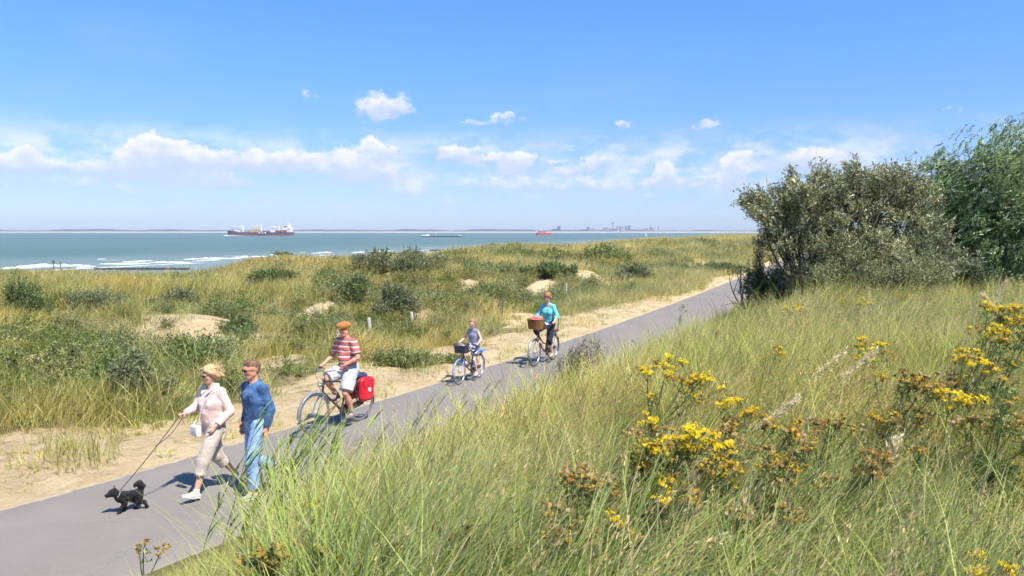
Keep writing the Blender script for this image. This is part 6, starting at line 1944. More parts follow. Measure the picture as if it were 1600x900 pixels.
# ================================================================== bicycles
M_RUB = simple_mat('tyre_rubber', (.035, .035, .035), .8, var=.15)
M_TYREG = simple_mat('tyre_worn', (.16, .155, .15), .8, var=.2)
M_CHROME = simple_mat('chrome', (.62, .63, .65), .28, 1.0, var=.05)
M_ALU = simple_mat('bare_aluminium', (.60, .60, .62), .4, .8, var=.08)
M_BLACK = simple_mat('black_plastic', (.03, .03, .032), .45, var=.1)
def bicycle(loc, heading, sc, frame_mat, label, step=False, fender_mat=None, saddle=None, basket=None, rack_item=None, tyre=None, bar_w=.29):
    """x forward, origin on the ground under the bottom bracket"""
    o = empty('bicycle', loc, heading, label, 'bicycle')
    o.scale = (sc, sc, sc)
    Rw = .345
    A = Vector((.63, 0, Rw)); B = Vector((-.47, 0, Rw)); BB = Vector((.0, 0, .29))
    tyre = tyre or M_RUB
    for ax in (A, B):
        w = bpy.data.objects.new('wheel', None); COL.objects.link(w); w.parent = o; w.location = ax
        mb = MB(); mb.torus((0, 0, 0), (0, 1, 0), Rw - .018, .018, 48, 8); mb.build('tyre', tyre, w, smooth=True)
        mb = MB(); mb.torus((0, 0, 0), (0, 1, 0), Rw - .042, .011, 48, 6, flat=1.1); mb.build('rim', M_CHROME, w, smooth=True)
        mb = MB()
        for k in range(32):
            a = 2 * math.pi * k / 32; a2 = a + (.35 if k % 2 else -.35)
            mb.tube([(math.cos(a2) * .022, (.022 if k % 4 < 2 else -.022), math.sin(a2) * .022), (math.cos(a) * (Rw - .045), 0, math.sin(a) * (Rw - .045))], .0014, 3, caps=False)
        mb.build('spokes', M_ALU, w)
        mb = MB(); mb.tube([(0, -.05, 0), (0, -.028, 0), (0, -.027, 0), (0, .027, 0), (0, .028, 0), (0, .05, 0)], [.006, .006, .022, .022, .006, .006], 12); mb.build('hub', M_ALU, w, smooth=True)
    ST = Vector((-.165, 0, .78)); HT = Vector((.385, 0, .88)); HB = Vector((.435, 0, .68))
    mb = MB()
    mb.tube([BB, ST], .016, 10); mb.tube([HB, HT], .019, 10)
    if step:
        mb.tube([HB, Vector((.22, 0, .42)), BB], .018, 10); mb.tube([HB + Vector((-.02, 0, .1)), Vector((.17, 0, .56)), BB.lerp(ST, .35)], .014, 10)
    else:
        mb.tube([HB, BB], .018, 10); mb.tube([HT + Vector((.01, 0, -.03)), ST + Vector((-.0, 0, -.03))], .015, 10)
    for sy in (-1, 1):
        mb.tube([BB + Vector((0, sy * .03, 0)), B + Vector((0, sy * .055, 0))], .009, 6)
        mb.tube([ST + Vector((0, sy * .02, -.04)), B + Vector((0, sy * .055, 0))], .008, 6)
    mb.build('frame', frame_mat, o, smooth=True)
    mb = MB()
    mb.tube([HB + Vector((0, 0, 0)), HB + Vector((.01, 0, -.05))], .02, 8)
    for sy in (-1, 1): mb.tube([HB + Vector((.01, sy * .045, -.05)), Vector((.56, sy * .05, .48)), A + Vector((0, sy * .05, 0))], [.013, .012, .009], 8)
    mb.box(HB + Vector((.01, 0, -.05)), (.03, .1, .03))
    mb.build('fork', frame_mat if fender_mat is None else fender_mat, o, smooth=True)
    fm = fender_mat or frame_mat
    for ax, a0, a1 in ((A, R(-5), R(165)), (B, R(-15), R(200))):
        mb = MB(); V = []; Fq = []
        n = 26
        for i in range(n + 1):
            a = a0 + (a1 - a0) * i / n
            for (dy, dr) in ((-.028, -.012), (-.018, .004), (0, .008), (.018, .004), (.028, -.012)):
                V.append((math.cos(a) * (Rw + .018 + dr), dy, math.sin(a) * (Rw + .018 + dr)))
            if i:
                b = (i - 1) * 5
                Fq += [(b + k, b + k + 1, b + k + 6, b + k + 5) for k in range(4)]
        mb.add(V, Fq)
        for sy in (-1, 1):
            ang = a1 if ax is A else a0 + R(30)
            mb.tube([(0, sy * .055, 0), (math.cos(a1 - R(8)) * (Rw + .015), sy * .02, math.sin(a1 - R(8)) * (Rw + .015))], .0025, 4)
        f = mb.build('mudguard', fm, o, smooth=True); f.location = ax
    # handlebar, stem, grips, bell, brake levers, lamp
    mb = MB(); hb = Vector((.37, 0, 1.0))
    mb.tube([HT + Vector((0, 0, -.02)), hb], .013, 8)
    for sy in (-1, 1):
        mb.tube([hb, Vector((.40, sy * .10, 1.03)), Vector((.37, sy * .20, 1.045)), Vector((.27, sy * (bar_w - .02), 1.035)), Vector((.16, sy * bar_w, 1.02))], .011, 8)
        mb.tube([Vector((.33, sy * .24, 1.03)), Vector((.34, sy * .27, 1.0)), Vector((.24, sy * (bar_w + .02), .985))], .005, 5)
    hbar = mb.build('handlebar', M_CHROME, o, smooth=True)
    for sy in (-1, 1):
        mb = MB(); mb.tube([Vector((.245, sy * (bar_w - .012), 1.032)), Vector((.14, sy * (bar_w + .003), 1.017))], .0165, 10); mb.build('grip', M_BLACK, hbar, smooth=True)
    mb = MB(); mb.lathe((.34, .15, 1.075), [(.024, -.012), (.026, 0), (.018, .016), (.004, .02)], 12); mb.build('bell', M_CHROME, hbar, smooth=True)
    if not basket:
        mb = MB(); mb.tube([(.42, 0, .80), (.46, 0, .80), (.51, 0, .80), (.52, 0, .80)], [.022, .034, .038, .03], 12); mb.build('headlamp', M_CHROME, o, smooth=True)
    # brake cables
    mb = MB()
    for sy in (-1, 1): mb.tube([(.33, sy * .24, 1.0), (.46, sy * .14, .96), (.46, sy * .03, .82), (.45, sy * .03, .66)], .0035, 4)
    mb.build('cable', M_BLACK, o)
    # saddle
    P_ = [prim((-.30, -.06, .895), (-.30, .06, .895), .045, None, .03, (V3(0, 0, 1), .6)), prim((-.29, 0, .90), (-.06, 0, .905), .065, .022, .03, (V3(0, 0, 1), .45))]
    sdf_mesh('saddle', P_, .009, saddle or M_BLACK, o)
    mb = MB(); mb.tube([ST + Vector((0, 0, -.02)), Vector((-.19, 0, .875))], .0125, 8); mb.tube([(-.28, -.03, .865), (-.19, 0, .872), (-.1, 0, .88)], .006, 5); mb.tube([(-.28, .03, .865), (-.19, 0, .872)], .006, 5); mb.build('seat_post', M_CHROME, o, smooth=True)
    # drive: chain case, crank, pedals
    mb = MB()
    P_ = [prim((0, .055, .29), (0, .0551, .29), .105, None, .01, (V3(0, 1, 0), .16)), prim((0, .055, .29), (-.47, .055, .345), .07, .055, .02, (V3(0, 1, 0), .22))]
    sdf_mesh('chain_case', P_, .010, M_BLACK, o)
    ca = R(PEDAL)
    pd = Vector((math.sin(ca), 0, -math.cos(ca))) * .165
    mb = MB()
    mb.tube([BB + Vector((0, .075, 0)), BB + pd + Vector((0, .085, 0))], .010, 6); mb.tube([BB + Vector((0, -.06, 0)), BB - pd + Vector((0, -.075, 0))], .010, 6); mb.tube([BB + Vector((0, -.06, 0)), BB + Vector((0, .075, 0))], .012, 8)
    mb.build('crank', M_CHROME, o)
    for sg in (1, -1):
        mb = MB(); mb.box(BB + pd * sg + Vector((0, sg * .135, 0)), (.095, .085, .022)); mb.build('pedal', M_BLACK, o)
    # carrier
    mb = MB()
    for dy in (-.06, -.02, .02, .06): mb.tube([(-.25, dy, .74), (-.62, dy, .745)], .005, 5)
    for dx in (-.27, -.45, -.62): mb.tube([(dx, -.065, .74), (dx, .065, .74)], .005, 5)
    for sy in (-1, 1):
        mb.tube([(-.40, sy * .065, .74), (-.47, sy * .062, .345)], .005, 5); mb.tube([(-.60, sy * .065, .745), (-.47, sy * .062, .345)], .005, 5)
    mb.build('carrier', M_ALU if fender_mat else M_BLACK, o)
    mb = MB(); mb.tube([(-.63, 0, .70), (-.66, 0, .70)], .022, 8); mb.build('rear_lamp', simple_mat('red_lens', (.5, .02, .02), .3), o)
    mb = MB(); mb.tube([(-.02, .05, .30), (.02, .12, .20), (-.25, .15, .16)] , .007, 5); mb.build('kickstand', M_ALU, o)
    return o
PEDAL = -18          # degrees: left pedal low and a little behind
def wpt(o, p):
    return Matrix.Translation(o.location) @ o.rotation_euler.to_matrix().to_4x4() @ Matrix.Diagonal((*o.scale, 1)) @ Vector(p)
# ================================================================== the people on the path
M_SKIN1 = skin_mat('skin_fair', (.66, .40, .30)); M_SKIN2 = skin_mat('skin_tanned', (.66, .34, .24)); M_SKIN3 = skin_mat('skin_pale', (.72, .48, .39))
M_GLASS = simple_mat('dark_lens', (.02, .018, .018), .12, var=.02)
M_EYE = simple_mat('eye_dark', (.04, .03, .03), .3, var=.02)
M_LIP = simple_mat('lips', (.50, .16, .14), .5, var=.05)
def lips(T, o, mat=M_LIP):
    mb = MB(); mb.tube([T(.083, -.020, -.054), T(.0915, -.008, -.052), T(.0925, 0, -.053), T(.0915, .008, -.052), T(.083, .020, -.054)], [.0015, .004, .0045, .004, .0015], 6)
    mb.build('mouth', mat, o, smooth=True)
def stray(T, parent, mat, n, y0, z0, L, seed, back=1.0):
    """loose strands lifting off the hair"""
    rng = np.random.default_rng(seed)
    mb = MB()
    for i in range(n):
        a = rng.uniform(-1, 1); q = rng.uniform(-1, .6)
        p = T(-.05 - .05 * (1 - a * a) + .05 * max(q, 0), a * y0, .06 + q * z0)
        pts = [Vector(p)]
        d = Vector((-.9 * back, .35 * a + rng.normal(0, .25), .15 + rng.normal(0, .35) - .5 * (1 - back)))
        for k in range(4):
            d = (d + Vector(rng.normal(0, .22, 3)) + Vector((0, 0, -.12))).normalized()
            pts.append(pts[-1] + d * L * rng.uniform(.5, 1.1) / 4)
        mb.tube(pts, [.0045, .004, .0032, .0022, .001], 3, caps=False)
    tag(mb.build('stray_hair', mat, parent), kind='stuff')
def place(o, p, heading):
    o.location = p; o.rotation_euler = (0, 0, heading)
def path_heading(y):
    return math.atan2(-1.0, -float(dP(y)))

def walking_man():
    s = 1.0
    J = dict(pelvis=(0, 0, .95), chest=(.01, 0, 1.29), neck=(0, 0, 1.50), head=(.045, 0, 1.665), yaw=R(-10), pitch=R(6),
             shL=(-.02, .16, 1.43), shR=(.02, -.16, 1.43), elL=(-.09, .205, 1.15), wrL=(-.01, .225, .925), elR=(-.06, -.245, 1.155), wrR=(.03, -.22, .93),
             handL=(V3(.12, -.02, -1), V3(.3, -1, 0), .42, -1), handR=(V3(.3, 0, -1), V3(.2, 1, 0), .4, 1),
             hipL=(.01, .085, .92), knL=(.145, .095, .50), anL=(.10, .09, .10), toeL=(.235, .105, .045),
             hipR=(-.01, -.085, .92), knR=(.01, -.09, .505), anR=(-.33, -.10, .265), toeR=(-.305, -.10, .12))
    J['soleL'] = V3(.05, 0, 1); J['soleR'] = V3(-.95, 0, .25)
    o, T, M, X, Y = person_body(J, s, M_SKIN2, h=.0078)
    tag(o, 'man in sunglasses, blue denim jacket and light jeans, walking beside the woman in pink', 'person', 'couple walking the dog')
    den = cloth_mat('denim_jacket', (.085, .185, .36), (.035, .085, .20), 300, .85, 6, .45)
    jean = cloth_mat('light_jeans', (.34, .52, .78), (.22, .37, .62), 300, .85, 5, .45)
    P_ = torso_cloth(J, s, .014, -.105, 1.93, w=1.0, hem_flare=.006)
    nk = np.array(J['neck'])
    P_.append(prim(nk + V3(-.012, 0, -.01), nk + V3(-.006, 0, .035), .078, .072, .006, None, (0, 1)))
    P_.append(prim(nk + V3(.01, 0, -.03), nk + V3(.045, 0, .10), .062, .062, .01, None, (0, 0), True))
    jk = sdf_mesh('denim_jacket', P_, .0085, den, o, wrinkle=.0065, wf=(11, 11, 24))
    mb = MB()
    for i in range(6):
        mb = MB(); mb.lathe((.132 - .002 * i, .0, 1.36 - .075 * i), [(.006, -.004), (.006, .004)], 8, Matrix.Rotation(math.pi / 2, 3, 'Y'))
        mb.build('button', M_CHROME, jk)
    for sy in (-1, 1):
        mb = MB(); mb.box((.142, .075 * sy, 1.335), (.012, .095, .045)); mb.build('pocket_flap', den, jk)
    sdf_mesh('jeans', leg_cloth(J, s, .012, 1.93, w=1.0, r=(.088, .070, .066, .062), up_h=.0), .0085, jean, o, wrinkle=.0065, wf=(10, 10, 22))
    sn = cloth_mat('canvas_shoe_olive', (.50, .52, .36), (.25, .30, .20)); sol = simple_mat('pale_sole', (.75, .73, .66), .7)
    shoe(J, 'L', s * 1.15, sn, sol, o); shoe(J, 'R', s * 1.15, sn, sol, o)
    hc = np.array(J['head'])
    H = [prim(T(-.028, 0, .044), T(.010, 0, .052), .090, .083, .02, (M @ V3(0, 1, 0), .85)), prim(T(-.07, 0, .04), T(-.06, 0, -.035), .052, .038, .03),
         prim(T(.045, 0, .105), T(.07, 0, .098), .035, .022, .03, (M @ V3(0, 1, 0), 1.7)),
         prim(T(.105, 0, -.0), T(.085, 0, .045), .062, .048, .012, None, (0, 0), True)]
    sdf_mesh('hair', H, .007, hair_mat('brown_hair', (.24, .13, .065), (.12, .065, .035)), o, wrinkle=.006, wf=(40, 40, 40))
    stray(T, o, hair_mat('short_strand', (.34, .20, .11), (.16, .09, .05)), 60, .07, .07, .035, 8, .3)
    sunglasses(T, o, M_GLASS); lips(T, o)
    p = ground(392, 781)
    o.scale = (.975, .975, .975)
    place(o, (p.x + .05, p.y + .1, 0.03), path_heading(p.y) + R(-6))
    return o

def walking_woman():
    s = .94
    J = dict(pelvis=(0, 0, .885), chest=(.015, 0, 1.20), neck=(.0, 0, 1.40), head=(.045, 0, 1.55), yaw=R(-8), pitch=R(12),
             shL=(-.02, .148, 1.335), shR=(.02, -.148, 1.335), elL=(-.10, .215, 1.08), wrL=(.085, .185, .925), elR=(.10, -.225, 1.115), wrR=(.30, -.16, 1.075),
             handL=(V3(.75, -.15, -.75), V3(0, -1, -.2), .35, -1), handR=(V3(1, .2, .05), V3(0, .3, -1), 1.15, 1),
             hipL=(.02, .085, .86), knL=(.225, .09, .475), anL=(.33, .09, .115), toeL=(.465, .10, .115),
             hipR=(-.02, -.085, .86), knR=(-.09, -.09, .455), anR=(-.36, -.09, .15), toeR=(-.27, -.09, .045))
    J['soleL'] = V3(-.12, 0, 1); J['soleR'] = V3(-.35, 0, .95)
    o, T, M, X, Y = person_body(J, s, M_SKIN1, True, h=.0078)
    tag(o, 'woman in pale pink jacket, beige cropped trousers and sunglasses, walking a small black dog', 'person', 'couple walking the dog')
    pink = cloth_mat('pink_jacket', (.84, .64, .56), (.74, .52, .45), 300, .8, 6, .4)
    P_ = torso_cloth(J, s, .013, -.075, 1.9, w=.97, bust=.064, belly=.10, waist=1.0, hem_flare=.008)
    nk = np.array(J['neck'])
    P_.append(prim(nk + V3(-.015, 0, -.01), nk + V3(-.01, 0, .03), .072, .070, .006, None, (0, 1)))
    P_.append(prim(nk + V3(.02, 0, -.05), nk + V3(.06, 0, .08), .055, .062, .008, None, (0, 0), True))
    jk = sdf_mesh('pink_jacket', P_, .0085, pink, o, wrinkle=.006, wf=(11, 11, 20))
    mb = MB()
    for sy in (-1, 1):
        mb.add([(.02, .07 * sy, 1.425), (.085, .035 * sy, 1.36), (.135, .045 * sy, 1.315), (.11, .085 * sy, 1.345), (.05, .10 * sy, 1.40),
                (.02, .07 * sy, 1.410), (.085, .035 * sy, 1.348), (.135, .045 * sy, 1.303), (.11, .085 * sy, 1.333), (.05, .10 * sy, 1.388)],
               [(0, 1, 2, 3, 4), (9, 8, 7, 6, 5)] + [(k, k + 5, (k + 1) % 5 + 5, (k + 1) % 5) for k in range(5)])
    mb.build('collar', pink, jk)
    be = cloth_mat('beige_trousers', (.58, .50, .43), (.46, .385, .33), 300, .85, 6, .4)
    sdf_mesh('cropped_trousers', leg_cloth(J, s, .012, 1.42, w=1.02, r=(.096, .074, .064, .062), up_h=.02, cuffs=.035), .0085, be, o, wrinkle=.006, wf=(10, 10, 22))
    sn = cloth_mat('white_shoe', (.80, .74, .70), (.66, .60, .56)); sol = simple_mat('white_sole', (.78, .76, .73), .7)
    shoe(J, 'L', s * 1.06, sn, sol, o); shoe(J, 'R', s * 1.06, cloth_mat('white_shoe_b', (.80, .74, .70), (.66, .60, .56)), sol, o)
    for sd_ in ('L', 'R'):
        an, kn = np.array(J['an' + sd_]), np.array(J['kn' + sd_])
        sdf_mesh('sock', [prim(an, an + nrm(kn - an) * .045, .040, .038, .005, None, (0, 1))], .007, sol, o)
    yax = M @ V3(0, 1, 0)
    H = [prim(T(-.030, 0, .044), T(.0, 0, .050), .093, .085, .02, (yax, .86)), prim(T(-.05, 0, .02), T(-.08, .0, -.05), .062, .042, .03, (yax, 1.15)),
         prim(T(-.07, 0, .0), T(-.15, .02, -.04), .052, .028, .03), prim(T(-.06, .03, -.02), T(-.17, .06, -.07), .042, .016, .03), prim(T(-.06, -.03, -.03), T(-.13, -.04, -.10), .042, .018, .03),
         prim(T(-.03, .075, .02), T(-.09, .085, -.05), .028, .022, .02),
         prim(T(.06, -.05, .085), T(-.02, -.088, .0), .025, .022, .02), prim(T(.06, .05, .085), T(-.02, .088, .01), .025, .022, .02),
         prim(T(.115, 0, -.015), T(.09, 0, .04), .072, .055, .012, None, (0, 0), True)]
    sdf_mesh('hair', H, .007, hair_mat('blond_hair', (.66, .46, .22), (.38, .23, .10)), o, wrinkle=.006, wf=(10, 40, 40))
    stray(T, o, hair_mat('blond_strand', (.72, .52, .27), (.5, .32, .15)), 70, .08, .07, .15, 5)
    sunglasses(T, o, M_GLASS, .027); lips(T, o)
    p = ground(338, 773)
    hd = path_heading(p.y) + R(-4)
    place(o, (p.x, p.y - .02, 0.03), hd)
    bpy.context.view_layer.update()
    MW = Matrix.Translation(o.location) @ Matrix.Rotation(hd, 4, 'Z')
    # shoulder bag: hangs at her front on a thin strap
    wl = simple_mat('white_leather', (.82, .80, .78), .45, var=.06)
    b = empty('handbag', MW @ Vector((.215, -.06, .855)), hd, 'small white handbag on a cross-body strap, hanging at the front of the woman in pink', 'bag')
    mb = MB(); mb.box((0, 0, 0), (.065, .165, .135), taper=.9); mb.build('body', wl, b, bevel=.014)
    mb = MB(); mb.box((.036, 0, .02), (.006, .13, .07)); mb.build('flap', wl, b, bevel=.003)
    mb = MB(); mb.box((.041, 0, -.008), (.006, .025, .018)); mb.build('clasp', M_CHROME, b)
    inv = (Matrix.Translation(b.location) @ Matrix.Rotation(hd, 4, 'Z')).inverted() @ MW
    mb = MB()
    for pts in ([(.215, .0, .92), (.205, .01, 1.02), (.185, .03, 1.13), (.155, .07, 1.25), (.09, .12, 1.345), (.0, .125, 1.405), (-.08, .10, 1.36)], [(.215, -.12, .90), (.16, -.16, .95), (.05, -.185, .98), (-.07, -.15, 1.02)]):
        mb.tube([inv @ Vector(q) for q in pts], .006, 5, flat=.5)
    mb.build('strap', wl, b)
    return o, MW, J

def dog(target):
    """small shaggy black dog trotting with its tail curled over the back"""
    p = ground(203, 803)
    s = 1.0
    fur, nt, out = new_mat('black_fur')
    n = nt.noise(nt.obj(), 120, 4, .7)
    principled(nt, out, nt.mix(nt.ramp(n, .4, .7), (.004, .004, .005), (.016, .015, .017)), .7, 0, nt.bump(n, 1.0, .02), .3, sheen=.1)
    Z = V3(0, 0, 1); Yx = V3(0, 1, 0)
    P_ = [prim((-.13, 0, .255), (.11, 0, .245), .062, .072, .03, (Yx, .88)), prim((.06, 0, .235), (.12, 0, .26), .07, .066, .03, (Yx, .9)),           # trunk, deep chest
          prim((.12, 0, .27), (.205, 0, .325), .055, .045, .03), prim((.215, 0, .345), (.235, 0, .345), .052, .05, .02),                                # neck, skull
          prim((.25, 0, .332), (.315, 0, .318), .030, .022, .015), prim((.245, 0, .318), (.295, 0, .300), .022, .016, .01),                             # muzzle, jaw
          prim((.31, 0, .328), (.318, 0, .326), .011, .010, .004),
          prim((.205, .035, .385), (.20, .045, .425), .022, .010, .01, (V3(1, 0, 0), .6)), prim((.205, -.035, .385), (.20, -.045, .425), .022, .010, .01, (V3(1, 0, 0), .6)),   # pricked ears
          # tail curled over the back
          prim((-.165, 0, .29), (-.195, 0, .36), .030, .034, .02), prim((-.195, 0, .36), (-.15, 0, .415), .036, .040, .02), prim((-.15, 0, .415), (-.10, 0, .395), .040, .030, .02),
          # haunches
          prim((-.12, .045, .25), (-.125, .05, .19), .055, .045, .03), prim((-.12, -.045, .25), (-.11, -.05, .19), .055, .045, .03)]
    def leg(pts, rs):
        for i in range(len(pts) - 1): P_.append(prim(pts[i], pts[i + 1], rs[i], rs[i + 1], .012))
    leg([(.10, .045, .22), (.075, .05, .15), (.135, .05, .085), (.155, .05, .02), (.175, .05, .016)], [.042, .028, .021, .017, .018])        # left fore, reaching
    leg([(.10, -.045, .22), (.08, -.05, .145), (.05, -.05, .08), (.06, -.05, .02), (.082, -.05, .016)], [.042, .028, .020, .017, .018])      # right fore, under the body
    leg([(-.13, .05, .22), (-.11, .055, .15), (-.21, .055, .115), (-.245, .055, .04), (-.225, .055, .022)], [.052, .034, .022, .017, .018])  # left hind, hock pointing back
    leg([(-.12, -.05, .22), (-.06, -.055, .15), (-.125, -.055, .10), (-.115, -.055, .025), (-.09, -.055, .018)], [.052, .034, .022, .017, .018])
    P_ = [dict(q, a=q['a'] * .80, b=q['b'] * .80, ra=q['ra'] * .86, rb=q['rb'] * .86) for q in P_]
    o = sdf_mesh('dog', P_, .0062, fur, None, wrinkle=.020, wf=(48, 48, 48))
    tag(o, 'small shaggy black dog trotting on a lead with curled tail', 'dog')
    hd = path_heading(p.y) + R(-20)
    place(o, (p.x, p.y, .034), hd)
    MW = Matrix.Translation(o.location) @ Matrix.Rotation(hd, 4, 'Z')
    col = simple_mat('collar_strap', (.35, .36, .38), .5)
    mb = MB(); mb.torus((.128, 0, .238), (.8, 0, .55), .046, .008, 20, 6); mb.build('collar', col, o, smooth=True)
    # the lead: from the hand to the collar, doubled near the hand
    a = target; b = MW @ Vector((.095, 0, .277))
    l = MB()
    def sag(a_, b_, sg, off):
        return [a_.lerp(b_, i / 12) + Vector((off * math.sin(math.pi * i / 12), 0, -sg * math.sin(math.pi * i / 12))) for i in range(13)]
    mid = a.lerp(b, .42)
    l.tube(sag(a, b, .02, 0), .0055, 6); l.tube(sag(a + Vector((.03, 0, -.035)), mid, .03, .015), .005, 6)
    l.tube([a, a + Vector((.03, -.01, .01)), a + Vector((.03, 0, -.035))], .006, 6)
    o.scale = (.96, .96, .96)
    ld = l.build('dog_lead', simple_mat('lead_webbing', (.06, .055, .05), .7), None, smooth=True)
    tag(ld, 'thin dark dog lead, doubled near the hand, running down to the dog', 'lead')

def rider_joints(k, hipz, lean, head, sitx=-.20, l1=.44, l2=.43, feet=None, sc=1.0, shw=.18, arm=(.29, .27), gripL=None, gripR=None, th=.55, headup=.165):
    """joints in the bicycle's own frame (already multiplied by its scale)"""
    ca = R(PEDAL); pd = V3(math.sin(ca), 0, -math.cos(ca)) * .165
    BB = V3(0, 0, .29)
    f = sc
    pel = V3(sitx * f, 0, hipz)
    up = nrm(V3(lean, 0, 1))
    J = dict(pelvis=pel, chest=pel + up * .33 * k, neck=pel + up * th * k, yaw=head[0], pitch=head[1])
    J['head'] = J['neck'] + V3(.045 + lean * .05, 0, headup) * k
    for sy, sd_ in ((1, 'L'), (-1, 'R')):
        J['sh' + sd_] = J['neck'] + V3(.0, sy * shw * k, -.055 * k)
        foot = (BB + pd * sy) * f + V3(0, sy * .13 * f, 0)
        an = foot + V3(-.085 * k, 0, .085 * k)
        J['hip' + sd_] = pel + V3(.03 * k, sy * .085 * k, -.025 * k)
        J['kn' + sd_] = ik(J['hip' + sd_], an, l1 * k, l2 * k, V3(1, sy * .12, .3))
        d = an - J['kn' + sd_]; J['an' + sd_] = J['kn' + sd_] + nrm(d) * min(np.linalg.norm(d), l2 * k)
        J['toe' + sd_] = J['an' + sd_] + V3(.125, sy * .01, -.045) * k
        J['sole' + sd_] = V3(.1, 0, 1)
    for sd_, sy, g in (('L', 1, gripL), ('R', -1, gripR)):
        if g is None: g = V3(.165 * f, sy * .29 * f, 1.055 * f)
        wr = np.array(g) + V3(-.075, 0, .035) * k
        J['el' + sd_] = ik(J['sh' + sd_], wr, arm[0] * k, arm[1] * k, V3(-.5, sy * .55, -.8))
        d = wr - J['el' + sd_]; J['wr' + sd_] = J['el' + sd_] + nrm(d) * min(np.linalg.norm(d), arm[1] * k)
        J['hand' + sd_] = (nrm(np.array(g) + V3(.02, 0, 0) - J['wr' + sd_]), V3(0, 0, -1), 1.0, sy * 1)
    return J

def cyclist_man():
    f = ground(492, 682); r = ground(563, 660)
    hd = math.atan2(f.y - r.y, f.x - r.x)
    c = r.lerp(f, .43)
    fr = simple_mat('black_frame', (.03, .035, .045), .35, var=.1)
    b = bicycle((c.x, c.y, .036), hd, 1.0, fr, 'dark touring bicycle with silver mudguards ridden by the man in the cap', False, simple_mat('grey_mudguard', (.20, .22, .26), .4), M_BLACK, tyre=M_TYREG)
    k = .96
    J = rider_joints(k, .985, .10, (R(4), R(10)))
    J['wrL'] = V3(.015, .115, 1.075); J['elL'] = ik(J['shL'], J['wrL'], .28, .25, V3(-.6, 1, -.3))
    J['handL'] = (V3(.3, -.65, -.75), V3(-.3, -.6, .2), .35, -1)
    o, T, M, X, Y = person_body(J, k, M_SKIN2, h=.0088)
    tag(o, 'man cycling in an orange flat cap, red striped polo shirt and pale grey shorts', 'person', 'people cycling')
    place(o, b.location, hd)
    sdf_mesh('striped_shirt', torso_cloth(J, k, .016, -.02, .72, w=1.05, belly=.125), .0095, stripe_mat(), o, wrinkle=.006)
    nk = J['neck']
    sdf_mesh('collar', [prim(nk + V3(-.012, 0, -.02), nk + V3(-.004, 0, .028), .078, .072, .004, None, (0, 1)), prim(nk + V3(.05, 0, -.06), nk + V3(.07, 0, .08), .05, .06, .004, None, (0, 0), True)], .008, cloth_mat('dark_collar', (.10, .07, .10)), o)
    sdf_mesh('shorts', leg_cloth(J, k, .018, .88, w=1.05, r=(.108, .088, .08, .08)), .0095, cloth_mat('grey_shorts', (.58, .57, .58), (.48, .47, .49)), o, wrinkle=.009)
    sn = cloth_mat('grey_shoe', (.24, .23, .24), (.14, .14, .15)); sol = simple_mat('dark_sole', (.10, .10, .10), .7)
    for sd_ in ('L', 'R'):
        shoe(J, sd_, k, sn, sol, o)
        an, kn = J['an' + sd_], J['kn' + sd_]
        sdf_mesh('sock', [prim(an, an + nrm(kn - an) * .10, .043, .045, .005, None, (0, 1))], .008, cloth_mat('grey_sock', (.30, .29, .29)), o)
    yax = M @ V3(0, 1, 0); zax = M @ V3(0, 0, 1)
    cap = [prim(T(-.04, 0, .072), T(.04, 0, .082), .102, .100, .03, (zax, .62)), prim(T(.06, 0, .070), T(.118, 0, .055), .075, .045, .02, (zax, .16)),
           prim(T(-.02, 0, .052), T(.01, 0, .052), .098, .094, .01, (yax, .9), None)]
    sdf_mesh('flat_cap', cap, .007, cloth_mat('orange_tweed', (.46, .19, .04), (.32, .13, .03), 200), o, wrinkle=.004)
    H = [prim(T(-.05, 0, .01), T(-.06, 0, -.03), .062, .045, .02, (yax, 1.1))]
    sdf_mesh('hair', H, .008, hair_mat('grey_hair', (.45, .40, .36), (.28, .24, .22)), o)
    eyes(T, o, M_EYE); lips(T, o)
    # belt bag
    # panniers: a pair of red roll-top bags hung over the carrier
    red = cloth_mat('red_tarpaulin', (.72, .02, .035), (.55, .012, .03), 120, .38, 5, .3); wht = simple_mat('white_print', (.85, .80, .80), .6, var=.03)
    for sy, lab in ((1, 'red pannier bag with a white emblem on the near side of the touring bicycle'), (-1, 'red pannier bag on the far side of the touring bicycle')):
        q = b.matrix_world if False else None
        pb = empty('pannier_bag', wpt(b, (-.46, sy * .155, .40)), hd, lab, 'bag', 'red pannier bags')
        P_ = [prim((dx, 0, .06), (dx * 1.1, 0, .33), .078, .070, .05, (V3(0, 1, 0), .95)) for dx in (-.095, -.035, .035, .095)]
        bd = sdf_mesh('body', P_, .010, red, pb, wrinkle=.008)
        mb = MB(); mb.box((0, sy * .079, .31), (.27, .012, .13)); mb.build('flap', red, pb, bevel=.005)
        for dx in (-.08, .08):
            mb = MB(); mb.box((dx, sy * .086, .235), (.022, .008, .25)); mb.build('strap', M_BLACK if sy < 0 else red, pb)
        mb = MB(); mb.torus((0, sy * .088, .185), (0, 1, 0), .030, .009, 20, 4, R(20), R(330)); mb.box((0, sy * .088, .185), (.075, .008, .016)); mb.build('emblem', wht, pb)
        mb = MB(); mb.tube([(-.1, 0, .37), (-.05, 0, .41), (.05, 0, .41), (.1, 0, .37)], .009, 6); mb.build('handle', M_BLACK, pb, smooth=True)
    jb = empty('folded_jacket', wpt(b, (-.43, 0, .775)), hd, 'navy jacket rolled on the carrier behind the man in the cap', 'jacket')
    sdf_mesh('roll', [prim((-.14, 0, .03), (.12, 0, .05), .05, .055, .02, (V3(0, 1, 0), 1.5))], .010, cloth_mat('navy_cloth', (.04, .055, .16), (.02, .03, .09)), jb, wrinkle=.014)
    mb = MB(); mb.torus((-.02, 0, .04), (1, 0, 0), .072, .006, 20, 5); mb.build('strap', M_BLACK, jb)

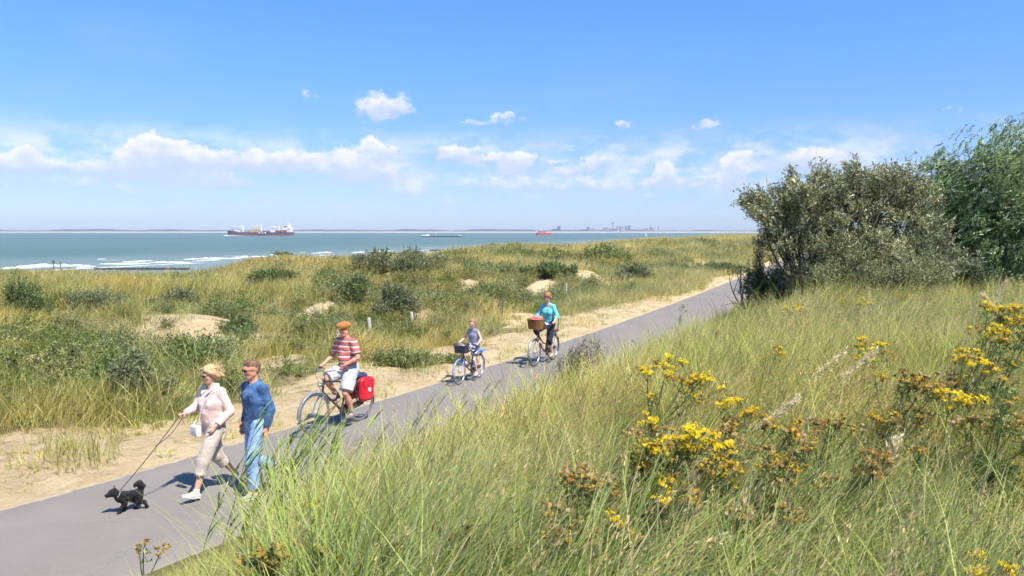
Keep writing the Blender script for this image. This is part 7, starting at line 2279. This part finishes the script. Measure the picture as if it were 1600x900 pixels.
def cyclist_girl():
    f = ground(716, 604); r = ground(749, 592)
    hd = math.atan2(f.y - r.y, f.x - r.x)
    c = r.lerp(f, .43)
    sc = .80
    b = bicycle((c.x, c.y, .036), hd, sc, simple_mat('purple_frame', (.10, .05, .16), .35, var=.1), 'small purple bicycle with blue fork, ridden by the girl', True, simple_mat('blue_mudguard', (.20, .28, .72), .4), simple_mat('blue_saddle', (.06, .08, .2), .5), basket=True, tyre=M_TYREG)
    # dark wire basket in front
    bw = empty('bicycle_basket', wpt(b, (.50, 0, .86)), hd, 'black wire basket with a grey lining on the girl\'s handlebar', 'basket')
    mb = MB()
    w0, w1, hh = .12, .145, .20
    for z in [i * hh / 7 for i in range(8)]:
        w = w0 + (w1 - w0) * z / hh
        mb.tube([(-w * .75, -w, z), (w * .75, -w, z), (w * .75, w, z), (-w * .75, w, z), (-w * .75, -w, z)], .0035 if z < hh * .95 else .007, 4)
    for i in range(9):
        t = -1 + 2 * i / 8
        for sx in (-1, 1):
            mb.tube([(sx * w0 * .75, t * w0, 0), (sx * w1 * .75, t * w1, hh)], .003, 4); mb.tube([(t * w0 * .75, sx * w0, 0), (t * w1 * .75, sx * w1, hh)], .003, 4)
        mb.tube([(-w0 * .75, t * w0, 0), (w0 * .75, t * w0, 0)], .003, 4)
    mb.build('wire_cage', M_BLACK, bw)
    mb = MB(); mb.box((0, 0, .09), (.165, .225, .165), taper=1.18); mb.build('lining', cloth_mat('grey_lining', (.17, .15, .17)), bw)
    ct = empty('folded_cloth', wpt(b, (.50, 0, 1.06)), hd, 'crumpled pale cloth lying in the girl\'s bicycle basket', 'cloth')
    sdf_mesh('cloth', [prim((-.03, -.06, .02), (.03, .05, .03), .055, .06, .03), prim((0, .03, .04), (.02, -.04, .05), .04, .035, .02)], .009, cloth_mat('pale_cloth', (.62, .60, .64), (.42, .40, .46)), ct, wrinkle=.014)
    ct.location = wpt(b, (.50, 0, 1.0))
    # blue seat cushion on the carrier
    cu = empty('seat_cushion', wpt(b, (-.50, 0, .76)), hd, 'bright blue flat cushion strapped on the girl\'s carrier', 'cushion')
    mb = MB(); mb.box((-.03, 0, .02), (.34, .17, .035)); mb.build('pad', simple_mat('bright_blue', (.10, .27, .75), .5), cu, bevel=.012)
    mb = MB(); mb.box((.05, 0, .021), (.02, .178, .042)); mb.build('strap', M_BLACK, cu)
    k = .715
    J = rider_joints(k, .775, .06, (R(6), R(14)), sc=sc, shw=.155, l1=.46, l2=.45, arm=(.30, .28), th=.53)
    J['hs'] = .86; J['head'] = J['head'] + V3(0, 0, .01)
    o, T, M, X, Y = person_body(J, k, M_SKIN3, True, h=.0078, slim=.80)
    tag(o, 'girl cycling in a sleeveless grey-blue top and dark striped skirt', 'person', 'people cycling')
    place(o, b.location, hd)
    sdf_mesh('sleeveless_top', torso_cloth(J, k, .012, -.03, 0.0, w=.78, hem_flare=.02), .0085, cloth_mat('greyblue_top', (.30, .31, .42), (.22, .23, .33)), o, wrinkle=.006)
    m, nt, out = new_mat('striped_skirt')
    s_ = nt.new('ShaderNodeSeparateXYZ'); nt.l.new(nt.obj(), s_.inputs[0])
    fz = nt.m('FRACT', nt.m('MULTIPLY', nt.m('ADD', s_.outputs[2], nt.m('MULTIPLY', s_.outputs[0], .6)), 1 / .05))
    principled(nt, out, nt.mix(nt.m('GREATER_THAN', fz, .6), (.05, .05, .10), (.50, .50, .58)), .85)
    sdf_mesh('skirt', leg_cloth(J, k, .016, .62, w=.95, r=(.108, .09, .08, .08)), .0085, m, o, wrinkle=.006)
    sn = cloth_mat('pink_shoe', (.78, .52, .50), (.62, .40, .40)); sol = simple_mat('girl_sole', (.8, .76, .74), .7)
    for sd_ in ('L', 'R'): shoe(J, sd_, k, sn, sol, o)
    yax = M @ V3(0, 1, 0)
    H = [prim(T(-.028, 0, .046), T(.012, 0, .056), .098, .086, .02, (yax, .9)), prim(T(-.06, 0, .02), T(-.09, 0, -.06), .06, .04, .03), prim(T(-.09, 0, -.05), T(-.085, .02, -.15), .036, .018, .02),
         prim(T(.05, -.055, .07), T(-.01, -.085, -.05), .02, .018, .02), prim(T(.05, .055, .07), T(-.01, .085, -.05), .02, .018, .02),
         prim(T(.115, 0, -.02), T(.095, 0, .035), .072, .055, .012, None, (0, 0), True)]
    sdf_mesh('hair', [dict(p, ra=p['ra'] * .86, rb=p['rb'] * .86) for p in H], .007, hair_mat('light_brown_hair', (.40, .23, .12), (.22, .12, .07)), o, wrinkle=.006, wf=(40, 40, 20))
    stray(T, o, hair_mat('brown_strand', (.42, .25, .13), (.24, .13, .07)), 40, .07, .09, .08, 6, .5)
    eyes(T, o, M_EYE, k); lips(T, o)

def cyclist_woman():
    f = ground(829, 577); r = ground(868, 563)
    hd = math.atan2(f.y - r.y, f.x - r.x)
    c = r.lerp(f, .43)
    b = bicycle((c.x, c.y, .036), hd, 1.0, simple_mat('dark_brown_frame', (.06, .03, .03), .35, var=.1), 'dark step-through bicycle with a wicker basket and child seat frame, ridden by the woman', True, simple_mat('silver_mudguard', (.42, .42, .44), .35, .6), simple_mat('tan_saddle', (.36, .15, .07), .5), basket=True)
    wk, nt, out = new_mat('wicker')
    w1 = nt.new('ShaderNodeTexWave'); w1.inputs['Scale'].default_value = 18; w1.bands_direction = 'Z'; w1.inputs['Distortion'].default_value = 3; nt.l.new(nt.obj(), w1.inputs[0])
    n = nt.noise(nt.obj(), 30, 4)
    principled(nt, out, nt.mix(nt.m('MULTIPLY', w1.outputs['Fac'], nt.ramp(n, .2, .7)), (.26, .11, .035), (.56, .29, .11)), .7, 0, nt.bump(w1.outputs['Fac'], .8, .01), .3)
    bk = empty('wicker_basket', wpt(b, (.56, 0, .93)), hd, 'brown wicker basket on the front of the turquoise woman\'s bicycle', 'basket')
    # woven: rods in rings, uprights, a thick rim and a floor
    mb = MB(); Rr = lambda z: .155 + .035 * z / .24
    def ring(z, r, off=0.0):
        pts = []
        for i in range(41):
            a = 2 * math.pi * i / 40
            ca, sa = math.cos(a), math.sin(a)
            q = (abs(ca) ** 3 + abs(sa) ** 3) ** (-1 / 3)
            wob = 1 + off * .03 * math.cos(a * 12)
            pts.append((ca * q * Rr(z) * .78 * wob, sa * q * Rr(z) * 1.08 * wob, z))
        return pts
    for i in range(19): mb.tube(ring(.012 + i * .0125, 0, 1 if i % 2 else -1), .0072, 5, caps=False)
    mb.build('weave', wk, bk)
    mb = MB(); mb.tube(ring(.25, 0), .014, 6, caps=False); mb.build('rim', wk, bk, smooth=True)
    mb = MB()
    for i in range(20):
        a, c_ = ring(0, 0)[i * 2], ring(.25, 0)[i * 2]
        mb.tube([Vector(a) * .985, Vector(c_) * 1.0], .006, 5)
    mb.build('upright', wk, bk); bk.children[-1]['kind'] = 'stuff'
    mb = MB(); mb.add([tuple(p_) for p_ in ring(.01, 0)[:40]] + [tuple(p_) for p_ in ring(.025, 0)[:40]], [tuple(range(40))[::-1], tuple(range(40, 80))]); mb.build('floor', wk, bk)
    rd = cloth_mat('coral_bag', (.80, .16, .18), (.62, .09, .12))
    bg = empty('soft_bag', wpt(b, (.56, 0, 1.12)), hd, 'coral red soft bag bulging out of the wicker basket', 'bag')
    sdf_mesh('cloth', [prim((-.04, -.07, .0), (.04, -.04, .05), .085, .08, .03), prim((0, .06, .0), (.03, .08, .05), .085, .07, .03), prim((0, 0, -.03), (0, 0, .05), .10, .07, .04)], .010, rd, bg, wrinkle=.016)
    mb = MB(); mb.tube([(0, -.08, .10), (.01, -.03, .17), (.01, .03, .17), (0, .08, .10)], .008, 6); mb.build('handle', rd, bg, smooth=True)
    # back rest frame over the carrier
    mb = MB(); mb.tube([(-.55, -.10, .76), (-.60, -.10, 1.08), (-.60, .10, 1.08), (-.55, .10, .76)], .009, 6); mb.box((-.46, 0, .775), (.30, .2, .04)); mb.build('child_seat_frame', M_BLACK, b)
    mb = MB(); mb.box((-.46, 0, .81), (.28, .19, .03)); mb.build('child_seat_pad', simple_mat('tan_leather', (.42, .17, .08), .5), b, bevel=.008)
    k = .955
    J = rider_joints(k, .985, .05, (R(10), R(16)), shw=.148, th=.54)
    o, T, M, X, Y = person_body(J, k, M_SKIN3, True, h=.0088, slim=.98)
    tag(o, 'woman cycling in a turquoise top and dark leggings with auburn hair', 'person', 'people cycling')
    place(o, b.location, hd)
    P_ = torso_cloth(J, k, .011, -.07, 1.55, w=.90, bust=.064, hem_flare=.02)
    nk = J['neck']
    P_.append(prim(nk + V3(.05, 0, -.06), nk + V3(.10, 0, .05), .055, .075, .01, None, (0, 0), True))
    tp = sdf_mesh('turquoise_top', P_, .0092, cloth_mat('turquoise_cloth', (.18, .60, .66), (.13, .48, .56)), o, wrinkle=.009)
    sdf_mesh('leggings', leg_cloth(J, k, .008, 1.28, w=1.0, r=(.105, .075, .062, .058)), .0092, cloth_mat('navy_leggings', (.02, .022, .045), (.012, .013, .03)), o, wrinkle=.004)
    sn = cloth_mat('tan_shoe', (.48, .32, .18), (.34, .22, .12)); sol = simple_mat('tan_sole', (.40, .30, .20), .7)
    for sd_ in ('L', 'R'): shoe(J, sd_, k * .95, sn, sol, o)
    yax = M @ V3(0, 1, 0)
    H = [prim(T(-.028, 0, .050), T(.015, 0, .062), .104, .090, .02, (yax, .92)), prim(T(-.05, 0, .0), T(-.07, 0, -.06), .075, .05, .03, (yax, 1.25)), prim(T(-.07, .03, -.02), T(-.12, .06, -.05), .05, .03, .02), prim(T(-.07, -.03, -.02), T(-.10, -.06, -.05), .05, .03, .02),
         prim(T(.06, -.05, .085), T(-.01, -.092, -.02), .028, .026, .02), prim(T(.06, .05, .085), T(-.01, .092, -.02), .028, .026, .02),
         prim(T(.118, 0, -.02), T(.095, 0, .035), .072, .055, .012, None, (0, 0), True)]
    sdf_mesh('hair', H, .0075, hair_mat('auburn_hair', (.46, .20, .08), (.26, .10, .04)), o, wrinkle=.011, wf=(35, 35, 30))
    stray(T, o, hair_mat('auburn_strand', (.52, .24, .10), (.30, .12, .05)), 60, .09, .10, .09, 7, .6)
    eyes(T, o, M_EYE); lips(T, o)

walking_man()
_w, _mw, _J = walking_woman()
dog(_mw @ Vector((_J['wrR'][0] + .07, _J['wrR'][1] + .01, _J['wrR'][2] - .01)))
cyclist_man(); cyclist_girl(); cyclist_woman()
